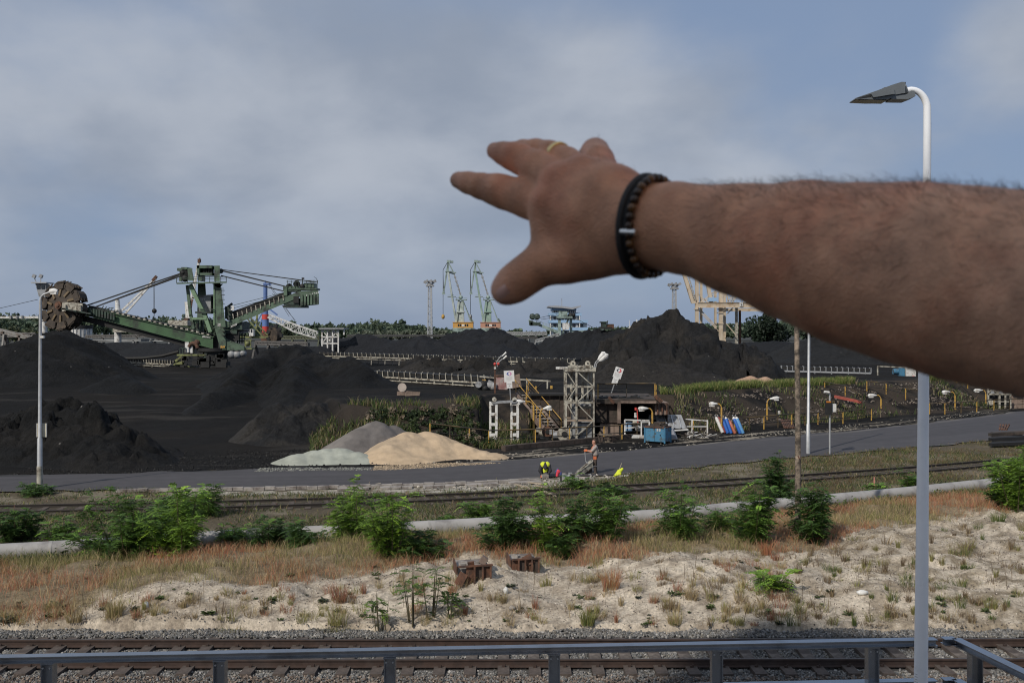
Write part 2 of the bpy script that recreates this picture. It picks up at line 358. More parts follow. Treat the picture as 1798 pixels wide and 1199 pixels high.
def axis(stops):
    out = [stops[0][0]]
    for (a, s0), (b, s1) in zip(stops[:-1], stops[1:]):
        x = a
        while x < b - 1e-6:
            t = (x - a) / (b - a); x += s0 + (s1 - s0) * t; out.append(min(x, b))
    return np.unique(np.round(out, 4))
def ground_cols(X, Y, Z):
    n1 = fbm(X * 0.6, Y * 0.6, 4, seed=1); n2 = fbm(X * 2.3, Y * 2.3, 4, seed=3); n3 = fbm(X * 6, Y * 6, 3, seed=8)
    def mix(c, d, k): return c * (1 - k[..., None]) + np.array(d) * k[..., None]
    c = np.ones(X.shape + (3,)) * np.array((0.45, 0.39, 0.312))
    c = mix(c, (0.55, 0.48, 0.385), sstep(0.45, 0.62, n1)); c = mix(c, (0.25, 0.205, 0.155), sstep(0.52, 0.66, n2) * 0.7)
    c = mix(c, (0.17, 0.14, 0.11), sstep(0.60, 0.70, n3) * 0.55)
    right = sstep(6, 14, X) * (1 - sstep(36, 40, Y))
    c = mix(c, (0.21, 0.17, 0.115), right * sstep(0.40, 0.60, n2) * 0.7)
    g = sstep(-0.5, 0.5, Y - C_sandedge(X) + (n2 - 0.5) * 1.6)
    c = mix(c, (0.16, 0.12, 0.065), g * 0.8)
    pv = sstep(-0.8, 0.2, Y - C_pipe(X))
    c = mix(c, (0.105, 0.088, 0.062), pv); c = mix(c, (0.20, 0.175, 0.13), pv * sstep(0.52, 0.64, n1) * 0.8)
    t2 = np.exp(-((Y - C_t2(X) + 0.75) / 1.3) ** 2); c = mix(c, (0.060, 0.052, 0.044), t2 * 0.85)
    kd = sstep(-0.4, 0.3, Y - C_kerb0(X) + (n2 - 0.5) * 1.2) * (1 - sstep(8, 13, X)) * sstep(-17, -14, X)
    c = mix(c, (0.36, 0.335, 0.29), kd * sstep(0.30, 0.5, n2))
    far = sstep(0.0, 0.4, Y - C_road1(X) + (n2 - 0.5) * 1.0)
    coal = np.ones_like(c) * np.array((0.0098, 0.0097, 0.0098)) * (0.75 + 0.6 * n2)[..., None]
    br = sstep(0.48, 0.66, fbm(X * 0.15, Y * 0.15, 3, seed=12)); coal = mix(coal, (0.0150, 0.0134, 0.0120), br * 0.7)
    tr = sstep(0.62, 0.75, fbm(X * 0.10 + Y * 0.05, Y * 0.9, 4, seed=13)); coal = mix(coal, (0.045, 0.042, 0.039), tr * 0.55)
    c = c * (1 - far[..., None]) + coal * far[..., None]
    # pale dust swept along the far edge of the road
    s = (Y - C_road1(X)); st = fbm(X * 0.25, s * 1.6, 4, seed=14)
    dust = sstep(0.55, 0.66, st) * sstep(0.1, 0.6, s) * (1 - sstep(3.0, 5.5, s)) * sstep(-4, 1, X) * (1 - 0.6 * sstep(24, 34, X))
    c = mix(c, (0.30, 0.265, 0.215), dust * 0.85)
    b, t = emb_edges(X, np.maximum(Y, 20.0)); u = UC + X / np.maximum(Y, 20) * F
    em = sstep(0, 0.8, Y - b) * (1 - sstep(0.0, 2.5, Y - t)) * sstep(560, 640, u)
    c = mix(c, (0.050, 0.040, 0.031), em * sstep(0.3, 0.55, n1) * 0.9)
    return np.clip(c, 0.008, 0.7)
def grid_mesh(name, xs, ys, zf, m, cf=None):
    X, Y = np.meshgrid(xs, ys); Z = zf(X, Y); nx, ny = len(xs), len(ys)
    V = np.stack([X, Y, Z], -1).reshape(-1, 3); i = np.arange((nx) * (ny)).reshape(ny, nx)
    Fi = np.stack([i[:-1, :-1], i[:-1, 1:], i[1:, 1:], i[1:, :-1]], -1).reshape(-1, 4)
    return raw_mesh(name, V, Fi, m, True, cf(X, Y, Z).reshape(-1, 3) if cf else None)
M_GROUND = mat('ground', (0.3, 0.3, 0.3), 0.95, var=0.38, scale=11, bump=0.75, bscale=16, attr=True, spec=0.1)
gx = axis([(-160, 3), (-60, .6), (-26, .2), (-20, .14), (26, .14), (44, .3), (80, .9), (200, 5)])
gy = axis([(-30, 6), (16, 1), (24, .14), (34, .14), (44, .2), (66, .34), (100, .7), (200, 3), (330, 6)])
ground = grid_mesh('ground', gx, gy, ground_z, M_GROUND, ground_cols); tag(ground, kind='structure')
# the port land beyond, out to the horizon
M_FAR = mat('far_ground', (0.03, 0.032, 0.028), 0.95, var=0.3, scale=0.02)
b = MB()
for (x0, x1, y0, y1) in ((-9000, 9000, 329, 9000), (-9000, -159.5, -4000, 329), (199.5, 9000, -4000, 329), (-159.5, 199.5, -4000, -29.5)):
    zz = ZU - 0.15 if y0 > 300 else -0.3
    b.add([(x0, y0, zz), (x1, y0, zz), (x1, y1, zz), (x0, y1, zz)], [(0, 1, 2, 3)])
tag(b.build('far_ground', M_FAR), kind='structure')

# asphalt road
xs = axis([(-90, 1.5), (-32, .35), (52, .35), (110, 2)]); NV = 41
X, T_ = np.meshgrid(xs, np.linspace(0, 1, NV), indexing='ij'); Y0, Y1 = C_road0(X), C_road1(X)
wob = (np.where(T_ == 0, 1, 0) * (vnoise(X * .9, X * 0) - .5) * .7 + np.where(T_ == 1, 1, 0) * (vnoise(X * .7, X * 0 + 5) - .5) * .9)
Y = Y0 + (Y1 - Y0) * T_ + wob; V = np.stack([X, Y, .03 + .05 * np.sin(math.pi * T_)], -1).reshape(-1, 3)
i = np.arange(len(xs) * NV).reshape(len(xs), NV); Fi = np.stack([i[:-1, :-1], i[1:, :-1], i[1:, 1:], i[:-1, 1:]], -1).reshape(-1, 4)
d0 = Y - Y0; d1 = Y1 - Y; lane = fbm(T_ * 16, X * .05, 3, seed=15); c = np.ones(X.shape + (3,)) * np.array((.052, .049, .0525)) * (.80 + .38 * lane + .12 * fbm(X * .3, Y * .3, 3, seed=18))[..., None]
du = sstep(.50, .68, fbm(X * .22, d1 * 1.5, 4, seed=16)) * (1 - sstep(.2, 1.5, d1)) * sstep(-6, 0, X) * .75 + sstep(.45, .7, fbm(X * .5, d0 * 2, 3, seed=17)) * (1 - sstep(0, .5, d0)) * .6
cd_ = sstep(.4, .6, fbm(X * .4, d1, 3, seed=19)) * (1 - sstep(0, 1.0, d1)) * (1 - sstep(-8, -2, X)) * .8
c = c * (1 - du[..., None]) + np.array((.22, .20, .17)) * du[..., None]; c = c * (1 - cd_[..., None]) + np.array((.015, .015, .015)) * cd_[..., None]
M_ROAD = mat('asphalt', (.05, .05, .05), .82, var=.14, scale=1.2, bump=.12, bscale=40, spec=.4, attr=True)
tag(raw_mesh('road', V, Fi, M_ROAD, True, c.reshape(-1, 3)), kind='structure')

# coal heaps: every cone of a ridge stands at the angle of repose
def mat_coal():
    m = bpy.data.materials.new('coal'); m.use_nodes = True; nt = m.node_tree; N = nt.nodes.new; L = nt.links.new
    p = nt.nodes['Principled BSDF']; p.inputs['Roughness'].default_value = 0.75; p.inputs['Specular IOR Level'].default_value = 0.15
    tc = N('ShaderNodeTexCoord').outputs['Object']
    def noise(sc, det, ro=0.6):
        n = N('ShaderNodeTexNoise'); n.inputs['Scale'].default_value = sc; n.inputs['Detail'].default_value = det; n.inputs['Roughness'].default_value = ro
        L(tc, n.inputs['Vector']); return n.outputs['Fac']
    a = N('ShaderNodeAttribute'); a.attribute_name = 'Col'
    mr = N('ShaderNodeMapRange'); mr.inputs['From Min'].default_value = .3; mr.inputs['From Max'].default_value = .7; mr.inputs['To Min'].default_value = .35; mr.inputs['To Max'].default_value = 1.8
    L(noise(3.2, 8, 0.78), mr.inputs['Value'])
    s = N('ShaderNodeVectorMath'); s.operation = 'SCALE'; L(a.outputs['Color'], s.inputs[0]); L(mr.outputs[0], s.inputs['Scale'])
    # scattered pale lumps
    vo = N('ShaderNodeTexVoronoi'); vo.inputs['Scale'].default_value = 1.1; L(tc, vo.inputs['Vector'])
    cr = N('ShaderNodeMapRange'); cr.inputs['From Min'].default_value = 0.085; cr.inputs['From Max'].default_value = 0.06; L(vo.outputs['Distance'], cr.inputs['Value'])
    sp = N('ShaderNodeSeparateColor'); L(vo.outputs['Color'], sp.inputs[0])
    gt = N('ShaderNodeMath'); gt.operation = 'GREATER_THAN'; gt.inputs[1].default_value = 0.86; L(sp.outputs[0], gt.inputs[0])
    mu = N('ShaderNodeMath'); mu.operation = 'MULTIPLY'; L(cr.outputs[0], mu.inputs[0]); L(gt.outputs[0], mu.inputs[1])
    mx = N('ShaderNodeMix'); mx.data_type = 'RGBA'; L(mu.outputs[0], mx.inputs['Factor']); L(s.outputs[0], mx.inputs['A']); mx.inputs['B'].default_value = (.17, .16, .15, 1)
    L(mx.outputs['Result'], p.inputs['Base Color'])
    b = N('ShaderNodeBump'); b.inputs['Strength'].default_value = 1.0; b.inputs['Distance'].default_value = 0.22
    L(noise(5.0, 8, 0.7), b.inputs['Height']); L(b.outputs[0], p.inputs['Normal'])
    return m
M_COAL = mat_coal()
M_SANDPILE = mat('heaped_sand', (0.3, 0.3, 0.3), 0.95, var=0.12, scale=2.5, bump=0.5, bscale=9, attr=True, spec=0.2)
def heap(name, label, cat, ridge, slope, col, rough=0.25, rscale=0.5, res=None, m=None, extra=None, group=None, seed=1, col2=None, gully=0.0, toe=0.25, cliff=0.0, ridge2=None):
    """ridge = [(u, v, Y)] of the crest; returns the heap as one height-field thing"""
    R = [Q(*r) for r in ridge]; segs = []
    for a, b_ in zip(R[:-1], R[1:]):
        n = max(1, int((b_ - a).length / 0.7))
        segs += [a.lerp(b_, i / n) for i in range(n)]
    segs.append(R[-1])
    if ridge2:
        R2_ = [Q(*r) for r in ridge2]
        for a, b_ in zip(R2_[:-1], R2_[1:]):
            n = max(1, int((b_ - a).length / 0.7)); segs += [a.lerp(b_, i / n) for i in range(n + 1)]
    P_ = np.array([tuple(p) for p in segs])
    rad = [(p[2] + 0.5) / slope + 1.0 for p in P_]
    x0 = min(p[0] - r for p, r in zip(P_, rad)); x1 = max(p[0] + r for p, r in zip(P_, rad))
    y0 = min(p[1] - r for p, r in zip(P_, rad)); y1 = max(p[1] + r for p, r in zip(P_, rad))
    res = res or max(0.22, (P_[:, 1].mean()) / 420.0)
    X, Y = np.meshgrid(np.arange(x0, x1, res), np.arange(y0, y1, res))
    Z = np.full(X.shape, -5.0)
    wx = X + 1.3 * (fbm(X * 0.25, Y * 0.25, 2, seed=seed) - 0.5); wy = Y + 1.3 * (fbm(X * 0.25, Y * 0.25, 2, seed=seed + 5) - 0.5)
    for p in P_:
        d = np.sqrt((wx - p[0]) ** 2 + (wy - p[1]) ** 2 + 0.12) - 0.3
        Z = np.maximum(Z, p[2] - slope * d)
    g = ground_z(X, Y); over = np.clip((Z - g) / 1.2, 0, 1)
    n = fbm(X * rscale, Y * rscale, 5, 0.55, seed=seed) - 0.5
    Z = Z + (rough * 2 * n + rough * .55 * (fbm(X * rscale * 3.6, Y * rscale * 3.6, 3, .6, seed=seed + 21) - .5)) * over
    if gully > 0:
        ang = np.arctan2(Y - P_[:, 1].mean(), X - P_[:, 0].mean()); Z = Z - gully * over * sstep(0.45, 0.75, fbm(ang * 7, np.hypot(X - P_[:, 0].mean(), Y - P_[:, 1].mean()) * 0.06, 3, seed=seed + 2))
    if cliff > 0: Z = Z + cliff * over * (sstep(.49, .53, fbm(X * rscale * .9, Y * rscale * .9, 4, .55, seed=seed + 31)) - .6)
    if extra is not None: Z = extra(X, Y, Z)
    if res < 0.16: Z = Z + 0.16 * (fbm(X * 1.7, Y * 1.7, 3, seed=seed + 8) - 0.5) - 0.03
    Z = np.where(Z > g + toe, Z, g + (Z - g) * 0.9)            # flatter toe
    keep = Z > g - 0.25
    iy, ix = X.shape; idx = np.arange(iy * ix).reshape(iy, ix)
    q = np.stack([idx[:-1, :-1], idx[:-1, 1:], idx[1:, 1:], idx[1:, :-1]], -1).reshape(-1, 4)
    kf = keep.ravel()[q].all(1); q = q[kf]
    used, inv = np.unique(q, return_inverse=True); q = inv.reshape(-1, 4)
    V = np.stack([X, Y, Z], -1).reshape(-1, 3)[used]
    c = np.ones((len(V), 3)) * np.array(col)
    nn = fbm(V[:, 0] * 0.35, V[:, 1] * 0.35 + V[:, 2] * 0.5, 4, seed=seed + 3)
    if col2 is not None: k = sstep(0.45, 0.62, nn)[:, None]; c = c * (1 - k) + np.array(col2) * k
    c *= (0.8 + 0.4 * fbm(V[:, 0] * 1.5, V[:, 1] * 1.5, 3, seed=seed + 4))[:, None]
    loc = (float(P_[:, 0].mean()), float(P_[:, 1].mean()), float(V[:, 2].min()))
    o = raw_mesh(name, V, q, m or M_COAL, True, c, loc=loc)
    return tag(o, label, cat, group)
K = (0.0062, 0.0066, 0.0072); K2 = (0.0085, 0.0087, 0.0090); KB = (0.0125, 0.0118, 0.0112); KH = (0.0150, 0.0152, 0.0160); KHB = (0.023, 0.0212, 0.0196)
COALG = 'heaps of coal in the yard'
heap('coal_pile', 'tall smooth black coal cone under the digging wheel of the green reclaimer', 'coal heap',
     [(-130, 655, 100), (-40, 628, 101), (60, 590, 103), (100, 577, 104), (122, 578, 105)], 0.60, K, 0.5, 0.35, seed=3, col2=(0.0095, 0.0097, 0.0102), gully=.4, group=COALG)
heap('coal_pile', 'low ridge of black coal at the foot of the tall cone behind the lamp post', 'coal heap',
     [(205, 655, 93), (245, 676, 90)], 0.5, K, 0.3, 0.5, seed=31, group=COALG)
heap('coal_pile', 'lumpy coal mound beside the road behind the left street lamp', 'coal heap',
     [(-150, 735, 64), (-60, 725, 62), (60, 715, 61), (128, 707, 60), (165, 722, 58.5), (205, 755, 56.5)], 0.62, K2, 0.8, 0.7, seed=7, col2=KB, gully=0.3, cliff=.55, group=COALG, res=0.14)
heap('coal_pile', 'broad black coal heap in the middle of the yard right of the reclaimer', 'coal heap',
     [(330, 722, 78), (400, 672, 86), (440, 636, 93), (475, 608, 97), (520, 606, 98), (560, 621, 95), (600, 627, 92), (640, 645, 89)], 0.60, K, 0.6, 0.4, seed=11, col2=(0.0098, 0.0099, 0.0102), group=COALG, gully=0.35, ridge2=[(520, 607, 98), (530, 650, 88), (520, 700, 80)])
heap('coal_pile', 'small rough dark heap behind the grey gravel and left of the grass slope', 'coal heap',
     [(505, 712, 68), (540, 703, 69), (600, 705, 73), (650, 700, 78), (690, 692, 82)], 0.62, KH, 0.6, 0.8, seed=13, col2=(0.03, 0.028, 0.026), gully=0.3, cliff=.35, group=COALG, res=0.15)
heap('coal_pile', 'long flat topped coal bank behind the far belt conveyor', 'coal heap',
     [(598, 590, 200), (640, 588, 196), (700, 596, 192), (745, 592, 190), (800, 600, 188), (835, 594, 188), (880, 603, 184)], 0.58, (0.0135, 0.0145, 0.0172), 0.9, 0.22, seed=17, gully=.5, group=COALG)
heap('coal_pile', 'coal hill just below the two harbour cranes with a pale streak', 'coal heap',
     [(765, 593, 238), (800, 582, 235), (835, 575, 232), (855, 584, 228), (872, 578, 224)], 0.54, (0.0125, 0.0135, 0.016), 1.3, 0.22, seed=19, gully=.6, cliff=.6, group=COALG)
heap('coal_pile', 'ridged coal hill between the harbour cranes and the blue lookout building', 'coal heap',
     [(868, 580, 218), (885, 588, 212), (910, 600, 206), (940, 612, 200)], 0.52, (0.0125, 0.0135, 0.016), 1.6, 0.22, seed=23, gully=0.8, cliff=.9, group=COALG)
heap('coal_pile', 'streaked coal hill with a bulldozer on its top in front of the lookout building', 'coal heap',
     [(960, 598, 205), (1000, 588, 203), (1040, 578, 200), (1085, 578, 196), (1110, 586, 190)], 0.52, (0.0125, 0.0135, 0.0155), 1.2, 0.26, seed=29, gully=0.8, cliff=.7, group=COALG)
heap('coal_pile', 'biggest rugged coal hill strewn with pale lumps in front of the yellow gantry', 'coal heap',
     [(1080, 604, 112), (1115, 580, 111), (1150, 563, 110), (1190, 553, 108), (1225, 561, 107), (1268, 588, 104), (1295, 596, 102)], 0.64, KH, 1.9, 0.36, seed=37, col2=KHB, gully=0.7, cliff=1.1, group=COALG, res=0.24)
heap('coal_pile', 'low brown shoulder of coal in front of the biggest hill', 'coal heap',
     [(1085, 640, 98), (1130, 632, 97), (1190, 640, 96), (1240, 650, 95)], 0.52, KHB, 0.8, 0.5, seed=41, group=COALG, res=0.22)
heap('coal_pile', 'grey dusty coal bank under the outstretched forearm behind the right conveyor', 'coal heap',
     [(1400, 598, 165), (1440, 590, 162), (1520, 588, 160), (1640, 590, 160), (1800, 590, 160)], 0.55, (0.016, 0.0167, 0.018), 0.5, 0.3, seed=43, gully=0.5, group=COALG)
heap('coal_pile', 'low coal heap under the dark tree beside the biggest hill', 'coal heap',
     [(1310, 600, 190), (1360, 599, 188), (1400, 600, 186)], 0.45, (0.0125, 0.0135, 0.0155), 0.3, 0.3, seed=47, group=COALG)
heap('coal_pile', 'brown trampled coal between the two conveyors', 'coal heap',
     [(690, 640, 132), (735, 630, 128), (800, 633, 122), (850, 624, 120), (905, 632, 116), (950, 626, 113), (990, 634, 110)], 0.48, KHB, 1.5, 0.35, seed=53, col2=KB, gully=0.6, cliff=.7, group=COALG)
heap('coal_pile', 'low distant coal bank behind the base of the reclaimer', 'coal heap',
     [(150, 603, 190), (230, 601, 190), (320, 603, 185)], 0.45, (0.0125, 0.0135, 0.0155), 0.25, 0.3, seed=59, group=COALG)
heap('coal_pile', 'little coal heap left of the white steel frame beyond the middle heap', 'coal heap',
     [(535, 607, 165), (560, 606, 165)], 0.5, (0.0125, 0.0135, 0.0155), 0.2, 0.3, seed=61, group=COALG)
heap('gravel_pile', 'grey gravel heap with scattered lumps between dark coal and yellow sand', 'gravel heap',
     [(625, 752, 61), (648, 738, 62), (675, 746, 62.5)], 0.62, (0.165, 0.152, 0.142), 0.12, 1.2, seed=67, m=M_SANDPILE, res=0.1, col2=(0.12, 0.11, 0.105), toe=0.1)
heap('sand_pile', 'pale greenish grey sand spill at the edge of the asphalt', 'sand heap',
     [(525, 795, 57), (555, 789, 57.5), (600, 784, 58), (630, 792, 57.5)], 0.42, (0.31, 0.325, 0.28), 0.08, 1.5, seed=71, m=M_SANDPILE, res=0.1, toe=0.1)
heap('sand_pile', 'large yellow sand heap beside the road in front of the white gate', 'sand heap',
     [(690, 778, 58), (722, 757, 60), (750, 755, 60.5), (790, 768, 60.5), (830, 783, 59.5), (870, 792, 59)], 0.50, (0.44, 0.335, 0.225), 0.10, 1.1, seed=73, m=M_SANDPILE, res=0.1, col2=(0.38, 0.295, 0.205), toe=0.1)
for k, (u, v, Y, c, lb) in enumerate(((637, 849, 48.2, (0.30, 0.24, 0.13), 'small brown sand heap on the paving, leftmost of four'), (664, 847, 48.4, (0.40, 0.35, 0.26), 'small pale sand heap next to the brown one on the paving'),
        (684, 848, 48.4, (0.42, 0.38, 0.30), 'tiny pointed sand heap third along the paving'), (706, 848, 48.5, (0.42, 0.39, 0.32), 'small whitish sand heap last along the paving'))):
    heap('sand_pile', lb, 'sand heap', [(u - 3, v + 1, Y), (u + 3, v, Y)], 0.6, c, 0.03, 2.5, seed=80 + k, m=M_SANDPILE, res=0.06, toe=0.02, group='small sand heaps on the paving')
heap('sand_pile', 'flat patch of orange sand at the foot of the biggest coal hill', 'sand heap', [(1316, 659, 93), (1340, 660, 93)], 0.5, (0.36, 0.24, 0.17), 0.12, 1.2, seed=91, m=M_SANDPILE, res=0.15, toe=0.1)
# ------------------------------------------------------------------ foliage helpers
M_LEAF = leaf_mat('leaves'); M_BLADE = leaf_mat('grass_blades', 0.3)
def quads(C, size, col, jitter=0.3, flat=0.0):
    """a small random leaf-like quad at every centre C (n,3)"""
    n = len(C); a = NR.normal(size=(n, 3)); a /= np.linalg.norm(a, axis=1)[:, None]
    b = NR.normal(size=(n, 3)); b[:, 2] *= (1 - flat); b -= a * (a * b).sum(1)[:, None]; b /= np.linalg.norm(b, axis=1)[:, None]
    s = (np.asarray(size) * (1 + jitter * NR.normal(size=n)))[:, None]
    V = np.stack([C - a * s, C - b * s * .6, C + a * s, C + b * s * .6], 1).reshape(-1, 3)
    Fi = np.arange(4 * n).reshape(n, 4)
    return V, Fi, np.repeat(col, 4, axis=0)
def crown_pts(c, r, n, lumps=9, rng=NR):
    """points spread over a cluster of lumps"""
    c = np.array(c, dtype=float); r = np.array(r, dtype=float)
    L_ = rng.normal(size=(lumps, 3)); L_ /= np.linalg.norm(L_, axis=1)[:, None]; L_ *= (rng.random((lumps, 1)) ** 0.4) * 0.72; L_[:, 2] = np.abs(L_[:, 2]) * 1.1 - 0.25
    k = rng.integers(0, lumps, n); rad = 0.28 + 0.2 * rng.random(lumps)
    d = rng.normal(size=(n, 3)); d /= np.linalg.norm(d, axis=1)[:, None]
    return c + (L_[k] + d * (rad[k] * rng.random(n) ** 0.3)[:, None]) * r, k
def tree(name, label, base, hgt, rx, n, size, col, group=None, cat='tree', trunk=0.22, leafvar=0.3):
    base = Vector(base); t = thing(name, label, cat, base, group)
    b = MB(); r0 = hgt * 0.022
    b.tube([base - Vector((0, 0, .3)), base + Vector((r0, 0, hgt * .3)), base + Vector((-r0, 0, hgt * .62))], [r0 * 1.3, r0, r0 * .5], 7)
    for k in range(6):
        a = k * 1.05 + RNG.random(); s = base + Vector((0, 0, hgt * (.25 + .06 * k))); e = s + Vector((math.cos(a) * rx * .6, math.sin(a) * rx * .6, hgt * .2))
        b.tube([s, s.lerp(e, .5) + Vector((0, 0, -.03 * hgt)), e], [r0 * .5, r0 * .35, r0 * .15], 5)
    b.build('trunk', mat('bark', (0.07, 0.055, 0.04), 0.9, var=0.4, scale=6), t)
    C, k = crown_pts(base + Vector((0, 0, hgt * (trunk + (1 - trunk) / 2))), (rx, rx, hgt * (1 - trunk) / 2 * 1.15), n, 14)
    cl = np.array(col) * (1 + leafvar * (NR.random((14, 1)) - .5) * 2)[k] * (1 + 0.35 * (NR.random((n, 1)) - .5))
    V, Fi, cc = quads(C, size, cl); raw_mesh('crown', V, Fi, M_LEAF, False, cc, parent=t, loc=tuple(base))
    return t

# ------------------------------------------------------------------ far off wood on the skyline
def far_wood():
    prof = [(-200, 548), (0, 545), (40, 547), (90, 541), (150, 545), (210, 553), (260, 552), (330, 552), (400, 556), (520, 565), (560, 566), (620, 564), (670, 559), (700, 563), (740, 567), (800, 572), (900, 579), (1000, 583), (1390, 556), (1440, 552), (1600, 556), (2000, 558)]
    us = np.array([p[0] for p in prof]); vv = np.array([p[1] for p in prof])
    VV, FF, CC = [], [], []; nb = 0
    for row, Y0 in enumerate((700, 660, 620)):
        u = -200.0
        while u < 2000:
            u += RNG.uniform(9, 17); Y = Y0 + RNG.uniform(-15, 15)
            top = float(np.interp(u, us, vv)) + RNG.uniform(-3, 5) + row * 5
            p = Q(u, top, Y); hgt = p.z - ZU
            if 1000 < u < 1330 and hgt < 12: hgt = 9
            if hgt < 4: continue
            n = 230; C, k = crown_pts((p.x, Y, ZU + hgt * .55), (RNG.uniform(5, 8), 6, hgt * .5), n, 9)
            base = np.array((0.070, 0.100, 0.066)) if RNG.random() < .7 else np.array((0.095, 0.125, 0.078))  # leaf colours paled and greyed to hold the distance haze
            cl = base * RNG.uniform(.75, 1.25) * (1 + .4 * (NR.random((9, 1)) - .5))[k] * (1 + .3 * (NR.random((n, 1)) - .5))
            V, Fi, c = quads(C, 1.3, cl); VV.append(V); FF.append(Fi + nb); CC.append(c); nb += len(V)
    o = raw_mesh('distant_wood', np.concatenate(VV), np.concatenate(FF), M_LEAF, False, np.concatenate(CC)); tag(o, kind='stuff')
    VV, FF, CC = [], [], []; nb = 0
    for u in np.arange(630, 780, 7):
        p = Q(u, RNG.uniform(577, 581), 560); hgt = p.z - ZU
        n = 160; C, k = crown_pts((p.x, 560 + RNG.uniform(-6, 6), ZU + hgt * .5), (4.2, 4, hgt * .55), n, 8)
        cl = np.array((0.13, 0.15, 0.11)) * (1 + .35 * (NR.random((8, 1)) - .5))[k]; V, Fi, c = quads(C, 1.1, cl); VV.append(V); FF.append(Fi + nb); CC.append(c); nb += len(V)
    o = raw_mesh('distant_bushes', np.concatenate(VV), np.concatenate(FF), M_LEAF, False, np.concatenate(CC)); tag(o, kind='stuff')
far_wood()
p = Q(1345, 600, 225)
tree('round_tree', 'dense dark round tree standing beside the yellow gantry crane', (p.x, 225, ZU), Q(1345, 543, 225).z - ZU, 5.0, 5200, 0.34, (0.022, 0.036, 0.022), trunk=0.08, leafvar=0.4)
p = Q(1418, 600, 300); tree('bushy_tree', 'paler tree behind the wooden pole, right of the dark round one', (p.x, 300, ZU), Q(1418, 560, 300).z - ZU, 5.5, 1500, 0.5, (0.05, 0.07, 0.045), trunk=0.1)
for k, (u, v) in enumerate(((25, 572), (60, 578), (132, 575))):
    p = Q(u, 600, 330); tree('bushy_tree', ('light green tree behind the sloping conveyor at the left edge', 'light green shrub tree just left of the lamp post', 'pale green tree behind the top of the tall coal cone')[k], (p.x, 330, ZU), Q(u, v, 330).z - ZU + 1.5, 4.0, 700, 0.5, (0.085, 0.10, 0.055), trunk=0.05, group='light trees behind the yard')

